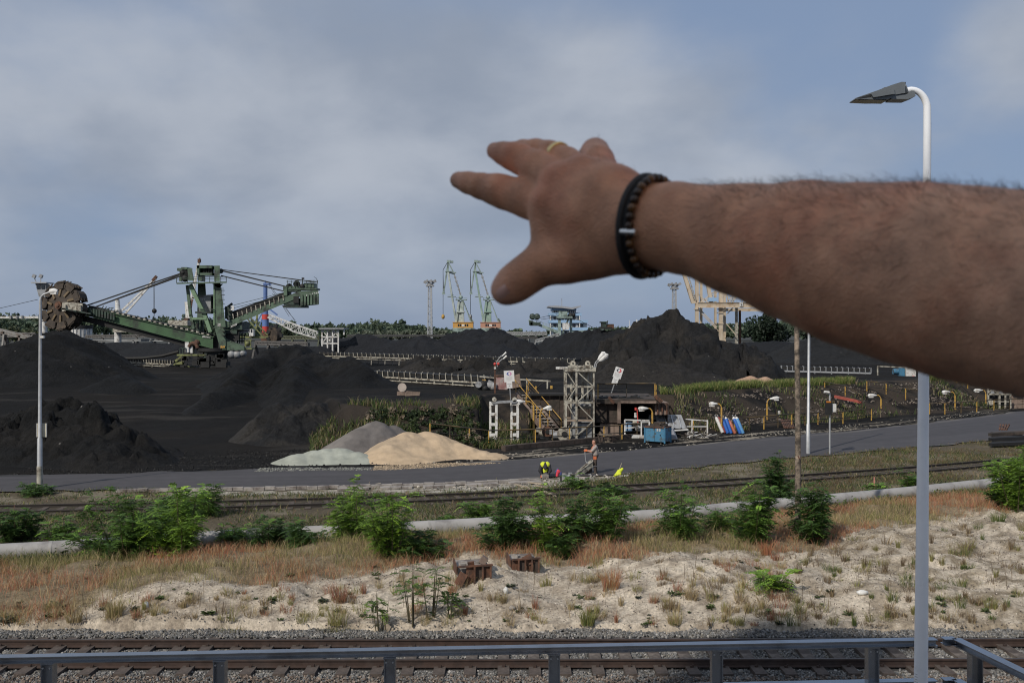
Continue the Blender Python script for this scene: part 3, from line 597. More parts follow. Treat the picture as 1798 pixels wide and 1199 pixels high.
# ------------------------------------------------------------------ harbour level luffing cranes
def portal_crane(u0, house_m, jib_m, lab, Y=430):
    def R(du, v, dy=0): return Q(u0 + du, v, Y + dy)
    s = Y / F
    t = thing('harbour_crane', lab, 'crane', (R(0, 600).x, Y, ZU), 'pair of harbour cranes')
    def house(b):
        x0, x1 = R(-19, 0).x, R(16, 0).x; z0, z1 = R(0, 577).z, R(0, 566.5).z
        b.box(((x0 + x1) / 2, Y, (z0 + z1) / 2), (x1 - x0, 7, z1 - z0)); b.box(((x0 + x1) / 2, Y, z1 + .1), (x1 - x0 + .5, 7.4, .25))
    hs = part('machine_house', house_m, t, house)
    def win(b):
        b.box((R(-4, 0).x, Y - 3.53, R(0, 571).z), (1.0, .12, .9))
    for dx in (-9, -5.5, 3, 6.5): part('window', M_GLASS, hs, lambda b: b.box((R(dx, 0).x, Y - 3.53, R(0, 571).z), (.62, .1, .95)))
    part('sign_board', M_WHITE, hs, lambda b: b.box((R(-1.2, 0).x, Y - 3.55, R(0, 571.5).z), (1.1, .1, .9)))
    def tower(b):
        for sx in (-1, 1):
            for sy in (-1, 1): b.bar(R(-8 + 6 * sx, 567) + Vector((0, sy * 1.8, 0)), R(-6 + 3 * sx, 528) + Vector((0, sy * 1, 0)), .9)
        b.hull8([R(-13 + 12 * i, 567) + Vector((0, j * 3.2 - 1.6, 0)) if k == 0 else R(-9 + 7 * i, 529) + Vector((0, j * 2 - 1, 0)) for i in (0, 1) for j in (0, 1) for k in (0, 1)])
        b.box(R(-6, 548), (3.4, 4.6, .5))
    part('tower', jib_m, t, tower)
    part('tower_platform', M_PGREEN, t, lambda b: [b.box(R(-5, 526.5), (4.8, 4, .35)), b.bar(R(-14, 523), R(5, 523), .15), b.bar(R(-14, 526), R(-14, 523), .12), b.bar(R(5, 526), R(5, 523), .12), b.ball(R(-6, 522), .9)])
    part('backstay', M_PGREEN, t, lambda b: [b.bar(R(-2, 528) + Vector((0, 1.5 * q, 0)), R(13, 567) + Vector((0, 2.5 * q, 0)), .35) for q in (-1, 1)] + [b.bar(R(11, 560), R(15, 566), 1.2)])
    def jib(b):
        for q in (-1, 1): b.bar(R(-14, 566) + Vector((0, 1.6 * q, 0)), R(-28, 478) + Vector((0, .6 * q, 0)), .75, .9)
        for i in range(9): a_ = R(-14 - 14 * i / 9, 566 - 88 * i / 9); b.bar(a_ + Vector((0, -1.5 + .1 * i, 0)), a_ + Vector((0, 1.5 - .1 * i, 0)), .3)
        b.hull8([R(-16 + 3.4 * i, 562) + Vector((0, j * 1.6 - .8, 0)) if k == 0 else R(-22.5 + 2 * i, 522) + Vector((0, j * 1.2 - .6, 0)) for i in (0, 1) for j in (0, 1) for k in (0, 1)])
    part('jib', jib_m, t, jib)
    part('jib_platform', M_PGREEN, t, lambda b: [b.box(R(-22, 521), (3.5, 3, .3)), b.box(R(-27, 477), (3, 2.4, .3)), b.bar(R(-28, 518), R(-18, 518), .12)])
    def fly(b):
        for q in (-.5, .5): b.bar(R(-28, 460) + Vector((0, q, 0)), R(-36, 514) + Vector((0, q, 0)), .5)
        for q in (-.5, .5): b.bar(R(-28, 460) + Vector((0, q, 0)), R(-28, 478) + Vector((0, q, 0)), .5); b.bar(R(-28, 460) + Vector((0, q, 0)), R(-18, 480) + Vector((0, q, 0)), .45)
        b.bar(R(-27, 478), R(-18, 481), .6); b.box(R(-27, 459), (1.6, 1.6, 1)); b.box(R(-22, 460), (1.4, 1.2, .9)); b.box(R(-36, 515), (1.2, 1.2, 1)); b.box(R(-17, 479), (1.4, 1.4, .5))
    part('fly_jib', M_PGREEN, t, fly)
    part('rack_bar', M_GREY, t, lambda b: [b.bar(R(-18, 480), R(-5, 522), .5)] + [b.box(R(-18 + 13 * i / 6, 480 + 42 * i / 6), (.9, .9, .7)) for i in range(1, 6)])
    part('hoist_rope', M_BLACK, t, lambda b: [b.bar(R(-37, 474), R(-29, 460), .22), b.bar(R(-37, 474), R(-37, 553), .2), b.bar(R(-37, 474), R(-36, 512), .14)])
    part('hook_block', M_YEL if house_m is M_ORANGE else M_GREY, t, lambda b: b.ball(R(-37, 556), .75, scale=(1, 1, 1.4)))
    def portal(b):
        for sx in (-1, 1):
            for sy in (-1, 1): b.bar(R(-1 + 15 * sx, 600) + Vector((0, 5 * sy, -3)), R(-1 + 9 * sx, 580) + Vector((0, 3 * sy, 0)), 1.1)
        b.box(R(-1, 579), (9, 8, 1.6)); b.cyl(R(-1, 579), R(-1, 576), 3, n=16)
    part('portal', M_PGREEN, t, portal)
    return t
M_JIBW = mat('weathered_white_green_paint', (0.37, 0.41, 0.39), 0.5, var=0.2, scale=0.4, dirt=(0.2, 0.25, 0.22), damt=0.35, dscale=0.3)
portal_crane(815, M_ORANGE, M_JIBW, 'harbour crane with whitish jib and orange machine house')
portal_crane(863, M_SALMON, mat('sea_green_paint', (0.19, 0.28, 0.235), 0.5, var=0.2, scale=0.4, dirt=(0.28, 0.34, 0.30), damt=0.35, dscale=0.3), 'harbour crane with sea green jib and salmon machine house by the thumb', Y=432)

# lattice light masts
def light_mast(u, vt, vb, wpx, Y, lab):
    a = Q(u, vb, Y); z0 = ZU if vb > 588 else a.z - 6; a.z = z0; b_ = Q(u, vt + 6, Y); s = Y / F
    t = thing('light_mast', lab, 'light mast', a, 'lattice light masts')
    part('lattice_shaft', M_STEEL, t, lambda b: b.truss(a, b_, wpx * s * 1.15, wpx * s * .8, 16, .17))
    part('ladder_pole', M_STEEL, t, lambda b: b.bar(a + Vector((wpx * s * .3, -.5, 0)), b_ + Vector((wpx * s * .2, -.5, 0)), .25))
    part('head_frame', M_GREY, t, lambda b: [b.box(b_ + Vector((0, 0, .2)), (wpx * s * 2.0, 2, .5)), b.cyl(b_, b_ + Vector((0, 0, 1)), 1.0)])
    for k in range(6):
        c = b_ + Vector(((k - 2.5) * wpx * s * .5, -.6 if k % 2 else .6, 1.4 + .3 * (k % 2)))
        part('floodlight', M_GREY, t, lambda b: b.box(c, (1.0, .7, .8), Matrix.Rotation(.5 * (-1) ** k, 3, 'Y')))
light_mast(755, 497, 594, 7, 330, 'slim lattice light mast left of the two harbour cranes')
light_mast(1184, 502, 560, 7, 330, 'lattice light mast behind the biggest coal hill')

# ------------------------------------------------------------------ lookout building, pale stacker, ship, gantry, gallery
def lookout():
    Y = 330
    def R(u, v, dy=0): return Q(u, v, Y + dy)
    t = thing('lookout_building', 'blue and white lookout building with a winged flat roof behind the coal hills', 'building', (R(993, 0).x, Y, ZU))
    s = Y / F; D = 11
    def block(b, u0, u1, v0, v1, dd=0): b.box((R((u0 + u1) / 2, 0).x, Y + D / 2, (R(0, v0).z + R(0, v1).z) / 2), ((u1 - u0) * s, D + dd, (v1 - v0) * s))
    part('wall', M_GREY, t, lambda b: [block(b, 967, 1019, 549, 606, -1)])
    part('roof', mat('roof_sheet', (0.30, 0.31, 0.33), 0.6), t, lambda b: b.prism([((u - 990) * s, (R(0, v).z)) for u, v in ((962, 537.5), (976, 537), (985, 537.5), (1004, 540), (1012, 538), (1020, 537), (1019, 539), (1005, 543.5), (985, 541), (972, 540.5), (962, 539))], (R(990, 0).x, Y + D / 2, 0), (1, 0, 0), (0, 0, 1), D + 4))
    part('blue_cornice', M_PBLUE, t, lambda b: block(b, 969, 1012, 540, 545, .4))
    gl = part('window_band', M_GLASS, t, lambda b: block(b, 970, 1011, 545, 549.5, .1))
    for k in range(12): part('mullion', M_WHITE, gl, lambda b: b.box((R(971.5 + 3.4 * k, 0).x, Y - .12, R(0, 547).z), (.2, .12, 4.5 * s)))
    for (v0, v1, u0, u1) in ((549.5, 554.5, 964, 1021), (562, 567, 964, 1032), (575, 580, 964, 1032), (588, 593, 964, 1030)):
        part('blue_parapet', M_PBLUE, t, lambda b: block(b, u0, u1, v0, v1, 1.2))
    for v0, n, u1 in ((556, 10, 1018), (569, 12, 1028), (582, 12, 1028)):
        for k in range(n):
            u = 968 + (u1 - 970) * k / n
            part('window', M_GLASS if k % 3 else M_WHITE, t, lambda b: b.box((R(u + 1.6, 0).x, Y + .45, R(0, v0 + 2.6).z), (3.0 * s, .2, 5 * s)))
        for k in range(4): part('column', M_WHITE, t, lambda b: b.box((R(966.5 + k * 17, 0).x, Y - .3, R(0, v0 + 2.5).z), (1.6 * s, .6, 8 * s)))
    part('annex', M_WHITE, t, lambda b: [block(b, 1019, 1031, 567, 600, -2)])
    part('mast', M_GREY, t, lambda b: b.bar(R(986.5, 538, 4), R(986.5, 524, 4), .18))
lookout()
def reclaimer(t, R, s, FM, Y):                                   # small far-off sister machine, drawn mirrored
    pass
def stacker():
    Y = 285
    def R(u, v, dy=0): return Q(u, v, Y + dy)
    t = thing('stacker', 'pale green stacking machine with a raised boom in front of the lookout building', 'stacker', (R(985, 0).x, Y, ZU))
    part('front_tower', M_PGREEN, t, lambda b: b.hull8([R(979 + 6 * i, 592) + Vector((0, j * 2 - 1, 0)) if k == 0 else R(980 + 4.5 * i, 556) + Vector((0, j * 1.6 - .8, 0)) for i in (0, 1) for j in (0, 1) for k in (0, 1)]))
    part('rear_tower', M_PGREEN, t, lambda b: [b.bar(R(1003, 590, 1), R(1002, 556, 1), .7), b.bar(R(987, 586), R(999, 558), .5), b.bar(R(990, 588), R(1003, 586), .5)])
    part('head_platform', M_PGREEN, t, lambda b: [b.box(R(991, 557), (27 * s_, 3, .5)), b.bar(R(977, 553), R(1005, 553), .12)] + [b.bar(R(977 + 4 * k, 557), R(977 + 4 * k, 553), .1) for k in range(8)] if True else None)
    part('winch_house', M_PGREEN, t, lambda b: [b.box(R(990, 551), (12 * s_, 2.4, 8 * s_)), b.box(R(983, 551), (4 * s_, 2.6, 9 * s_))])
    part('winch_drum', M_BLACK, t, lambda b: [b.ball(R(1002, 554), .8), b.ball(R(1007, 553), .6)])
    part('machine_house', M_WHITE, t, lambda b: b.box(R(993, 573), (11 * s_, 3, 12 * s_)))
    part('boom', M_PGREEN, t, lambda b: b.hull8([R(928, 561 + 4 * k) + Vector((0, j * 1.8 - .9, 0)) if i == 0 else R(979, 580 + 6 * k) + Vector((0, j * 1.8 - .9, 0)) for i in (0, 1) for j in (0, 1) for k in (0, 1)]))
    part('boom_railing', M_PGREEN, t, lambda b: [b.bar(R(930, 558), R(978, 576), .12)] + [b.bar(R(930 + 6 * k, 562 + 2.2 * k), R(930 + 6 * k, 558 + 2.2 * k), .1) for k in range(9)])
    part('counterweight', M_DGREEN, t, lambda b: [b.box(R(940, 569), (18 * s_, 3, 6 * s_)), b.box(R(932, 567), (6 * s_, 3, 8 * s_))])
    part('end_drive', M_DGREEN, t, lambda b: [b.box(R(940, 557), (15 * s_, 2.6, 4 * s_)), b.ball(R(935, 556), .9), b.ball(R(943, 556), .9), b.bar(R(931, 551), R(931, 558), .14)])
    part('stay_cable', M_BLACK, t, lambda b: [b.bar(R(948, 558), R(979, 551), .12), b.bar(R(950, 561), R(979, 556), .12), b.bar(R(1005, 556), R(1045, 577), .12)])
    part('digging_boom', M_PGREEN, t, lambda b: b.bar(R(1004, 585), R(1060, 580), 1.0))
    part('base', M_BLACK, t, lambda b: [b.box(R(990, 594), (26 * s_, 5, 5 * s_)), b.box(R(990, 600), (20 * s_, 6, 9 * s_))])
s_ = 285 / F
stacker()
def ship():
    Y = 520
    def R(u, v, dy=0): return Q(u, v, Y + dy)
    s = Y / F; t = thing('ship', 'white superstructure of a ship showing over the saddle of the coal hills', 'ship', (R(1118, 0).x, Y, 0))
    part('bridge', M_WHITE, t, lambda b: [b.box(R(1118, 580), (26 * s, 10, 10 * s)), b.box(R(1117, 574), (20 * s, 9, 4 * s))])
    for k in range(8): part('window', M_GLASS, t, lambda b: b.box(R(1108 + k * 2.6, 577, -5.1), (.45, .15, .5)))
    part('mast', M_WHITE, t, lambda b: [b.bar(R(1118, 574), R(1118, 561), .5), b.bar(R(1115, 566), R(1121, 566), .3), b.bar(R(1116, 570), R(1120, 570), .5), b.bar(R(1105, 576), R(1105, 562), .2)])
    part('funnel', M_WHITE, t, lambda b: b.box(R(1130, 574), (3 * s, 3, 9 * s)))
    part('hull', M_DGREEN, t, lambda b: b.hull8([R(1040 + 130 * i, 584 + 14 * k, -9 + 18 * j) for i in (0, 1) for j in (0, 1) for k in (0, 1)]))
ship()
def gantry():
    Y = 330
    def R(u, v, dy=0): return Q(u, v, Y + dy)
    t = thing('gantry_crane', 'buff yellow gantry crane half hidden behind the forearm and the biggest coal hill', 'crane', (R(1270, 0).x, Y, ZU))
    for (u, dy, w_) in ((1223.5, 0, 1.05), (1231, 6, .8), (1265.5, 0, 1.1), (1272, 6, .8), (1293, 3, .8), (1256, 9, .7), (1348, 0, 1.0), (1356, 6, .8)):
        vt = 470 if u < 1250 else (512 if u < 1290 else 540)
        part('leg', M_BUFF if u != 1293 else M_CREAM, t, lambda b: b.bar(Vector((R(u, 0, dy).x, Y + dy, ZU)), R(u, vt, dy), w_, w_ * 1.2))
    part('dark_leg', M_RUST, t, lambda b: b.bar(Vector((R(1299, 0, 5).x, Y + 5, ZU)), R(1299, 545, 5), .7))
    def gird(b):
        b.hull8([R(1225 + 175 * i, 531 + 9 * k, 1.2 * j - 1.6) for i in (0, 1) for j in (0, 1) for k in (0, 1)])
        for v_ in (531.3, 540): b.hull8([R(1225 + 175 * i, v_ - .4 + .8 * k, 1.8 * j - 1.9) for i in (0, 1) for j in (0, 1) for k in (0, 1)])
    g = part('main_girder', M_BUFF, t, gird)
    part('girder_sign', M_WHITE, g, lambda b: b.box(R(1301.5, 535, -1.9), (1.1, .1, 1.25)))
    part('sign_emblem', M_BLACK, g, lambda b: b.prism([(-.3, -.35), (.1, .0), (-.3, .35), (-.05, .35), (.35, 0), (-.05, -.35)], R(1301.5, 535, -1.98), (1, 0, 0), (0, 0, 1), .04))
    part('lower_girder', M_BUFF, t, lambda b: b.hull8([R(1262 + 110 * i, 541.5 + 5 * k, 7 + 1.2 * j) for i in (0, 1) for j in (0, 1) for k in (0, 1)]))
    for (u0, u1, u2, u3) in ((1197, 1203, 1214, 1222), (1236, 1242, 1246, 1252)):
        part('leaning_jib', M_BUFF, t, lambda b: b.hull8([R((u0, u1)[i], 478) + Vector((0, 1.4 * j - .7, 0)) if k == 0 else R((u2, u3)[i], 533) + Vector((0, 1.4 * j - .7, 0)) for i in (0, 1) for j in (0, 1) for k in (0, 1)]))
    part('jib_ladder', M_CREAM, t, lambda b: [b.bar(R(1207, 478, -1), R(1222, 528, -1), .25)] + [b.bar(R(1205 + 1.1 * k, 482 + 4 * k, -1), R(1210 + 1.0 * k, 480 + 4 * k, -1), .15) for k in range(12)])
    for (a, c) in (((1230, 531), (1266, 503)), ((1234, 531), (1268, 507)), ((1226, 517), (1243, 531)), ((1277, 530), (1291, 515)), ((1281, 531), (1296, 516)), ((1227, 545), (1262, 582)), ((1231, 545), (1259, 575)), ((1276, 552), (1287, 540)), ((1275, 568), (1292, 588)), ((1305, 531), (1320, 515)), ((1320, 531), (1305, 515)), ((1272, 505), (1279, 530)), ((1286, 531), (1300, 512)), ((1325, 531), (1306, 508))):
        part('brace', M_BUFF, t, lambda b: b.bar(R(*a), R(*c), .28))
    part('walkway', M_CREAM, t, lambda b: [b.bar(R(1278, 525.5 - 4 * q, -2), R(1400, 525.5 - 4 * q, -2), .13) for q in (0, 1, 2)] + [b.bar(R(1278 + 8 * k, 531, -2), R(1278 + 8 * k, 517, -2), .12) for k in range(15)])
    part('collar', M_BUFF, t, lambda b: [b.box(R(1223.5, 543), (1.7, 2, .35)), b.box(R(1265.5, 543), (1.9, 2, .35)), b.box(R(1265.5, 568), (1.6, 1.9, .3)), b.box(R(1265.5, 549), (2.2, 2, .3))])
    part('trolley_cabin', M_PBLUE, t, lambda b: [b.box(R(1251, 526, -1), (15 * Y / F, 2.2, 6.5 * Y / F))])
gantry()
def far_gallery(name, lab, a, c, n, hgt, m, Y, leg=True):
    A = Q(a[0], a[1], Y); B = Q(c[0], c[1], Y); t = thing(name, lab, 'conveyor', (A.x, Y, ZU)); s = Y / F; up = Vector((0, 0, hgt * s))
    part('girder', m, t, lambda b: [b.bar(A, B, .3, .3), b.bar(A + up, B + up, .3, .3), b.bar(A + Vector((0, 2, 0)), B + Vector((0, 2, 0)), .3), b.box((A + B) / 2 + Vector((0, 1.5, hgt * s * .2)), ((B - A).length, .4, hgt * s * .35), Matrix.Rotation(-math.atan2(B.z - A.z, B.x - A.x), 3, 'Y'))])
    part('lattice', m, t, lambda b: [b.bar(A.lerp(B, k / n), A.lerp(B, k / n) + up, .18) for k in range(n + 1)] + [b.bar(A.lerp(B, k / n), A.lerp(B, (k + 1) / n) + up, .15) for k in range(n)])
    part('belt', M_BLACK, t, lambda b: b.bar(A + up * .55 + Vector((0, 1, 0)), B + up * .55 + Vector((0, 1, 0)), 1.6, .3))
    if leg:
        for k in range(0, n + 1, 4):
            p_ = A.lerp(B, k / n)
            for q in (-1, 1): part('leg', m, t, lambda b: b.bar(p_, Vector((p_.x + .6 * q, p_.y + .75 + .75 * q, ZU - .3)), .3))
    return t
M_LATT = mat('weathered_steel_lattice', (0.30, 0.31, 0.31), 0.6, var=0.3, scale=.5)
far_gallery('conveyor_gallery', 'long lattice conveyor gallery far behind, between harbour crane and stacker', (878, 587.5), (960, 587.5), 26, 4, M_LATT, 300)
far_gallery('conveyor_gallery', 'dark lattice conveyor running right below the far gallery', (880, 594), (955, 594), 20, 3, mat('dark_steel', (0.06, 0.06, 0.06), .7), 290)
far_gallery('conveyor_gallery', 'steep little conveyor leading up to the foot of the pale stacker', (940, 601), (982, 589), 8, 4, M_LATT, 280)
far_gallery('conveyor_gallery', 'far conveyor line between the coal bank and the bushes', (610, 590.5), (790, 590.5), 30, 2.2, mat('dark_steel', (0.06, 0.06, 0.06), .7), 320)
far_gallery('conveyor_gallery', 'yellowish railed conveyor behind the lattice boom', (490, 595), (560, 595), 12, 4.5, mat('dull_olive_steel', (0.10, 0.11, 0.07), .7), 230)
far_gallery('conveyor_gallery', 'cluttered low conveyor behind the left coal cone', (150, 593), (330, 590), 24, 3.5, mat('grimy_steel', (0.11, 0.105, 0.10), .7, var=.4), 210)
far_gallery('conveyor_gallery', 'pale long conveyor strip behind the reclaimer boom', (140, 599.5), (345, 597), 26, 1.6, M_LATT, 205)
far_gallery('conveyor_gallery', 'sloping conveyor with rusty rollers at the left edge', (-20, 576), (62, 595), 12, -2.5, mat('grimy_cream_steel', (0.30, 0.29, 0.27), .7, var=.3, dirt=(.1, .06, .04), damt=.4), 170)
far_gallery('conveyor_gallery', 'level pipe rack under the sloping conveyor at the left edge', (-30, 591), (62, 591), 9, 6, mat('grimy_steel', (0.11, 0.105, 0.10), .7, var=.4), 178)
far_gallery('conveyor_gallery', 'grey scrap littered conveyor at the foot of the second digging wheel', (448, 604), (540, 606), 16, 4.5, mat('grimy_steel', (0.11, 0.105, 0.10), .7, var=.4), 175)
# white steel frame tower
def frame_tower():
    Y = 190
    def R(u, v, dy=0): return Q(u, v, Y + dy)
    t = thing('steel_frame_tower', 'open white steel frame transfer tower beside the long coal bank', 'tower', (R(582, 0).x, Y, ZU))
    for dy in (0, 4):
        for u in (565.5, 575, 584, 594, 604): part('post', M_WHITE, t, lambda b: b.bar(Vector((R(u, 0, dy).x, Y + dy, ZU)) if u < 600 else R(u, 588, dy), R(u, 578, dy), .26))
        for v_ in (578.5, 591.5, 603): part('beam', M_WHITE, t, lambda b: b.bar(R(565, v_, dy), R(605 if v_ < 580 else 594, v_, dy), .24))
        part('brace', M_WHITE, t, lambda b: [b.bar(R(566, 579, dy), R(574, 590, dy), .16), b.bar(R(584, 579, dy), R(594, 590, dy), .16), b.bar(R(594, 579, dy), R(585, 590, dy), .16), b.bar(R(566, 602, dy), R(574, 592, dy), .16)])
    part('roof_sheet', M_GREY, t, lambda b: b.box(R(586, 577, 2), (44 * Y / F, 5.4, .25)))
    part('chute', M_WHITE, t, lambda b: b.hull8([R(577 + 4 * i, 580 + 22 * k, 1 + j * 2) for i in (0, 1) for j in (0, 1) for k in (0, 1)]))
frame_tower()
# white lattice boom and blue mast
def mobile_crane():
    Y = 215
    def R(u, v, dy=0): return Q(u, v, Y + dy)
    t = thing('mobile_harbour_crane', 'mobile crane with blue and red banded mast behind the counterweight boom', 'crane', (R(466, 0).x, Y, ZU))
    for k, (v0, v1, m, w0, w1) in enumerate(((497, 524, M_CBLUE, 3.6, 3.6), (524, 552, M_CBLUE, 4, 5), (552, 561, M_RED, 6.2, 6.2), (561, 573, M_CBLUE, 6, 6), (573, 583, M_RED, 6, 6), (583, 606, M_RUST, 8, 8))):
        part('mast_section', m, t, lambda b: b.tube([R(466, v1), R(466, v0)], [w1 * Y / F, w0 * Y / F], 10))
    part('mast_head', M_CBLUE, t, lambda b: [b.box(R(468, 499), (10 * Y / F, 1, 3 * Y / F)), b.bar(R(466, 497), R(466, 493), .25), b.box(R(474, 498), (.5, .5, .6))])
    part('boom', M_WHITE, t, lambda b: b.truss(R(472, 555, -1), R(520, 577, -1), .7, 1.55, 7, .13).truss(R(520, 577, -1), R(556, 588, -1), 1.55, 1.35, 6, .13))
    part('luffing_ram', M_CBLUE, t, lambda b: b.bar(R(471, 541, -1), R(487, 553, -1), .3))
    part('pendant_rope', M_BLACK, t, lambda b: [b.bar(R(474, 500), R(517, 562), .07), b.bar(R(472, 500), R(508, 556), .07), b.bar(R(478, 515), R(519, 563), .06)])
    part('leg', M_CBLUE, t, lambda b: [b.bar(R(463, 545), R(446, 575), .22), b.bar(R(464, 548), R(455, 575), .2)])
mobile_crane()
def grab_crane():
    Y = 200
    def R(u, v, dy=0): return Q(u, v, Y + dy)
    t = thing('grab_crane', 'white lattice boom crane rising behind the digging boom of the reclaimer', 'crane', (R(206, 0).x, Y, ZU))
    part('column', M_WHITE, t, lambda b: [b.cyl(Vector((R(207, 0).x, Y, ZU)), R(207, 545), 6 * Y / F, n=14), b.cyl(R(207, 545), R(206, 526), 4.5 * Y / F, 3.6 * Y / F, n=14), b.cyl(R(207, 546), R(207, 543), 7 * Y / F)])
    part('boom', M_WHITE, t, lambda b: [b.bar(R(209, 550), R(271, 491), .34), b.bar(R(219, 552), R(274, 489), .34)] + [b.bar(R(209 + 62 * k / 9, 550 - 59 * k / 9), R(219 + 55 * k / 9, 552 - 63 * k / 9), .16) for k in range(1, 9)])
    part('boom_head', M_RUST, t, lambda b: b.bar(R(268, 493), R(275, 485), .5))
    part('hoist_rope', M_BLACK, t, lambda b: [b.bar(R(272, 491), R(271, 545), .06), b.bar(R(270, 491), R(270, 545), .06), b.ball(R(271, 546), .5), b.bar(R(271, 546), R(270, 566), .1)])
    part('machine_deck', M_CREAM, t, lambda b: b.box(R(220, 578), (30 * Y / F, 4, 10 * Y / F)))
grab_crane()
t = thing('tank', 'round white tank with dark roof behind the tall coal cone', 'tank', (Q(140, 0, 230).x, 230, ZU))
part('shell', M_WHITE, t, lambda b: b.cyl(Vector((Q(140, 0, 230).x, 230, ZU)), Q(140, 576, 230), 2.7, n=20))
part('roof', M_BLACK, t, lambda b: b.cyl(Q(140, 577, 230), Q(140, 571, 230), 2.85, n=20))
for k in range(10): part('rib', M_GREY, t, lambda b: b.bar(Vector((Q(140, 0, 230).x + 2.75 * math.sin(-1.2 + k * .27), 230 - 2.75 * math.cos(-1.2 + k * .27), ZU)), Vector((Q(140, 0, 230).x + 2.75 * math.sin(-1.2 + k * .27), 230 - 2.75 * math.cos(-1.2 + k * .27), Q(0, 577, 230).z)), .12))
# white boom with a slender mast behind the tower
def tall_mast():
    Y = 190
    def R(u, v, dy=0): return Q(u, v, Y + dy)
    t = thing('grab_crane', 'slender white crane jib leaning behind the green tower', 'crane', (R(326, 0).x, Y, ZU))
    part('jib', M_WHITE, t, lambda b: [b.bar(R(331, 545), R(349, 459), .3), b.bar(R(335, 545), R(350.5, 459), .2)] + [b.bar(R(331 + 18 * k / 8, 545 - 86 * k / 8), R(335 + 15.5 * k / 8, 545 - 86 * k / 8), .1) for k in range(8)])
    part('jib_head', M_RUST, t, lambda b: [b.box(R(350, 458), (.5, .6, .7)), b.bar(R(350, 458), R(351, 453), .16)])
    part('cabin', M_WHITE, t, lambda b: b.hull8([R(324 + 7 * i + (2 if k else 0), 530 + 30 * k, j * 2) for i in (0, 1) for j in (0, 1) for k in (0, 1)]))
    part('deck', M_CREAM, t, lambda b: b.box(R(318, 567), (34 * Y / F, 4, 9 * Y / F)))
    part('gear', M_RUST, t, lambda b: [b.box(R(329, 561), (7 * Y / F, 2, 5 * Y / F)), b.bar(R(338, 525), R(334, 548), .25), b.bar(R(341, 523), R(332, 523), .2)])
tall_mast()
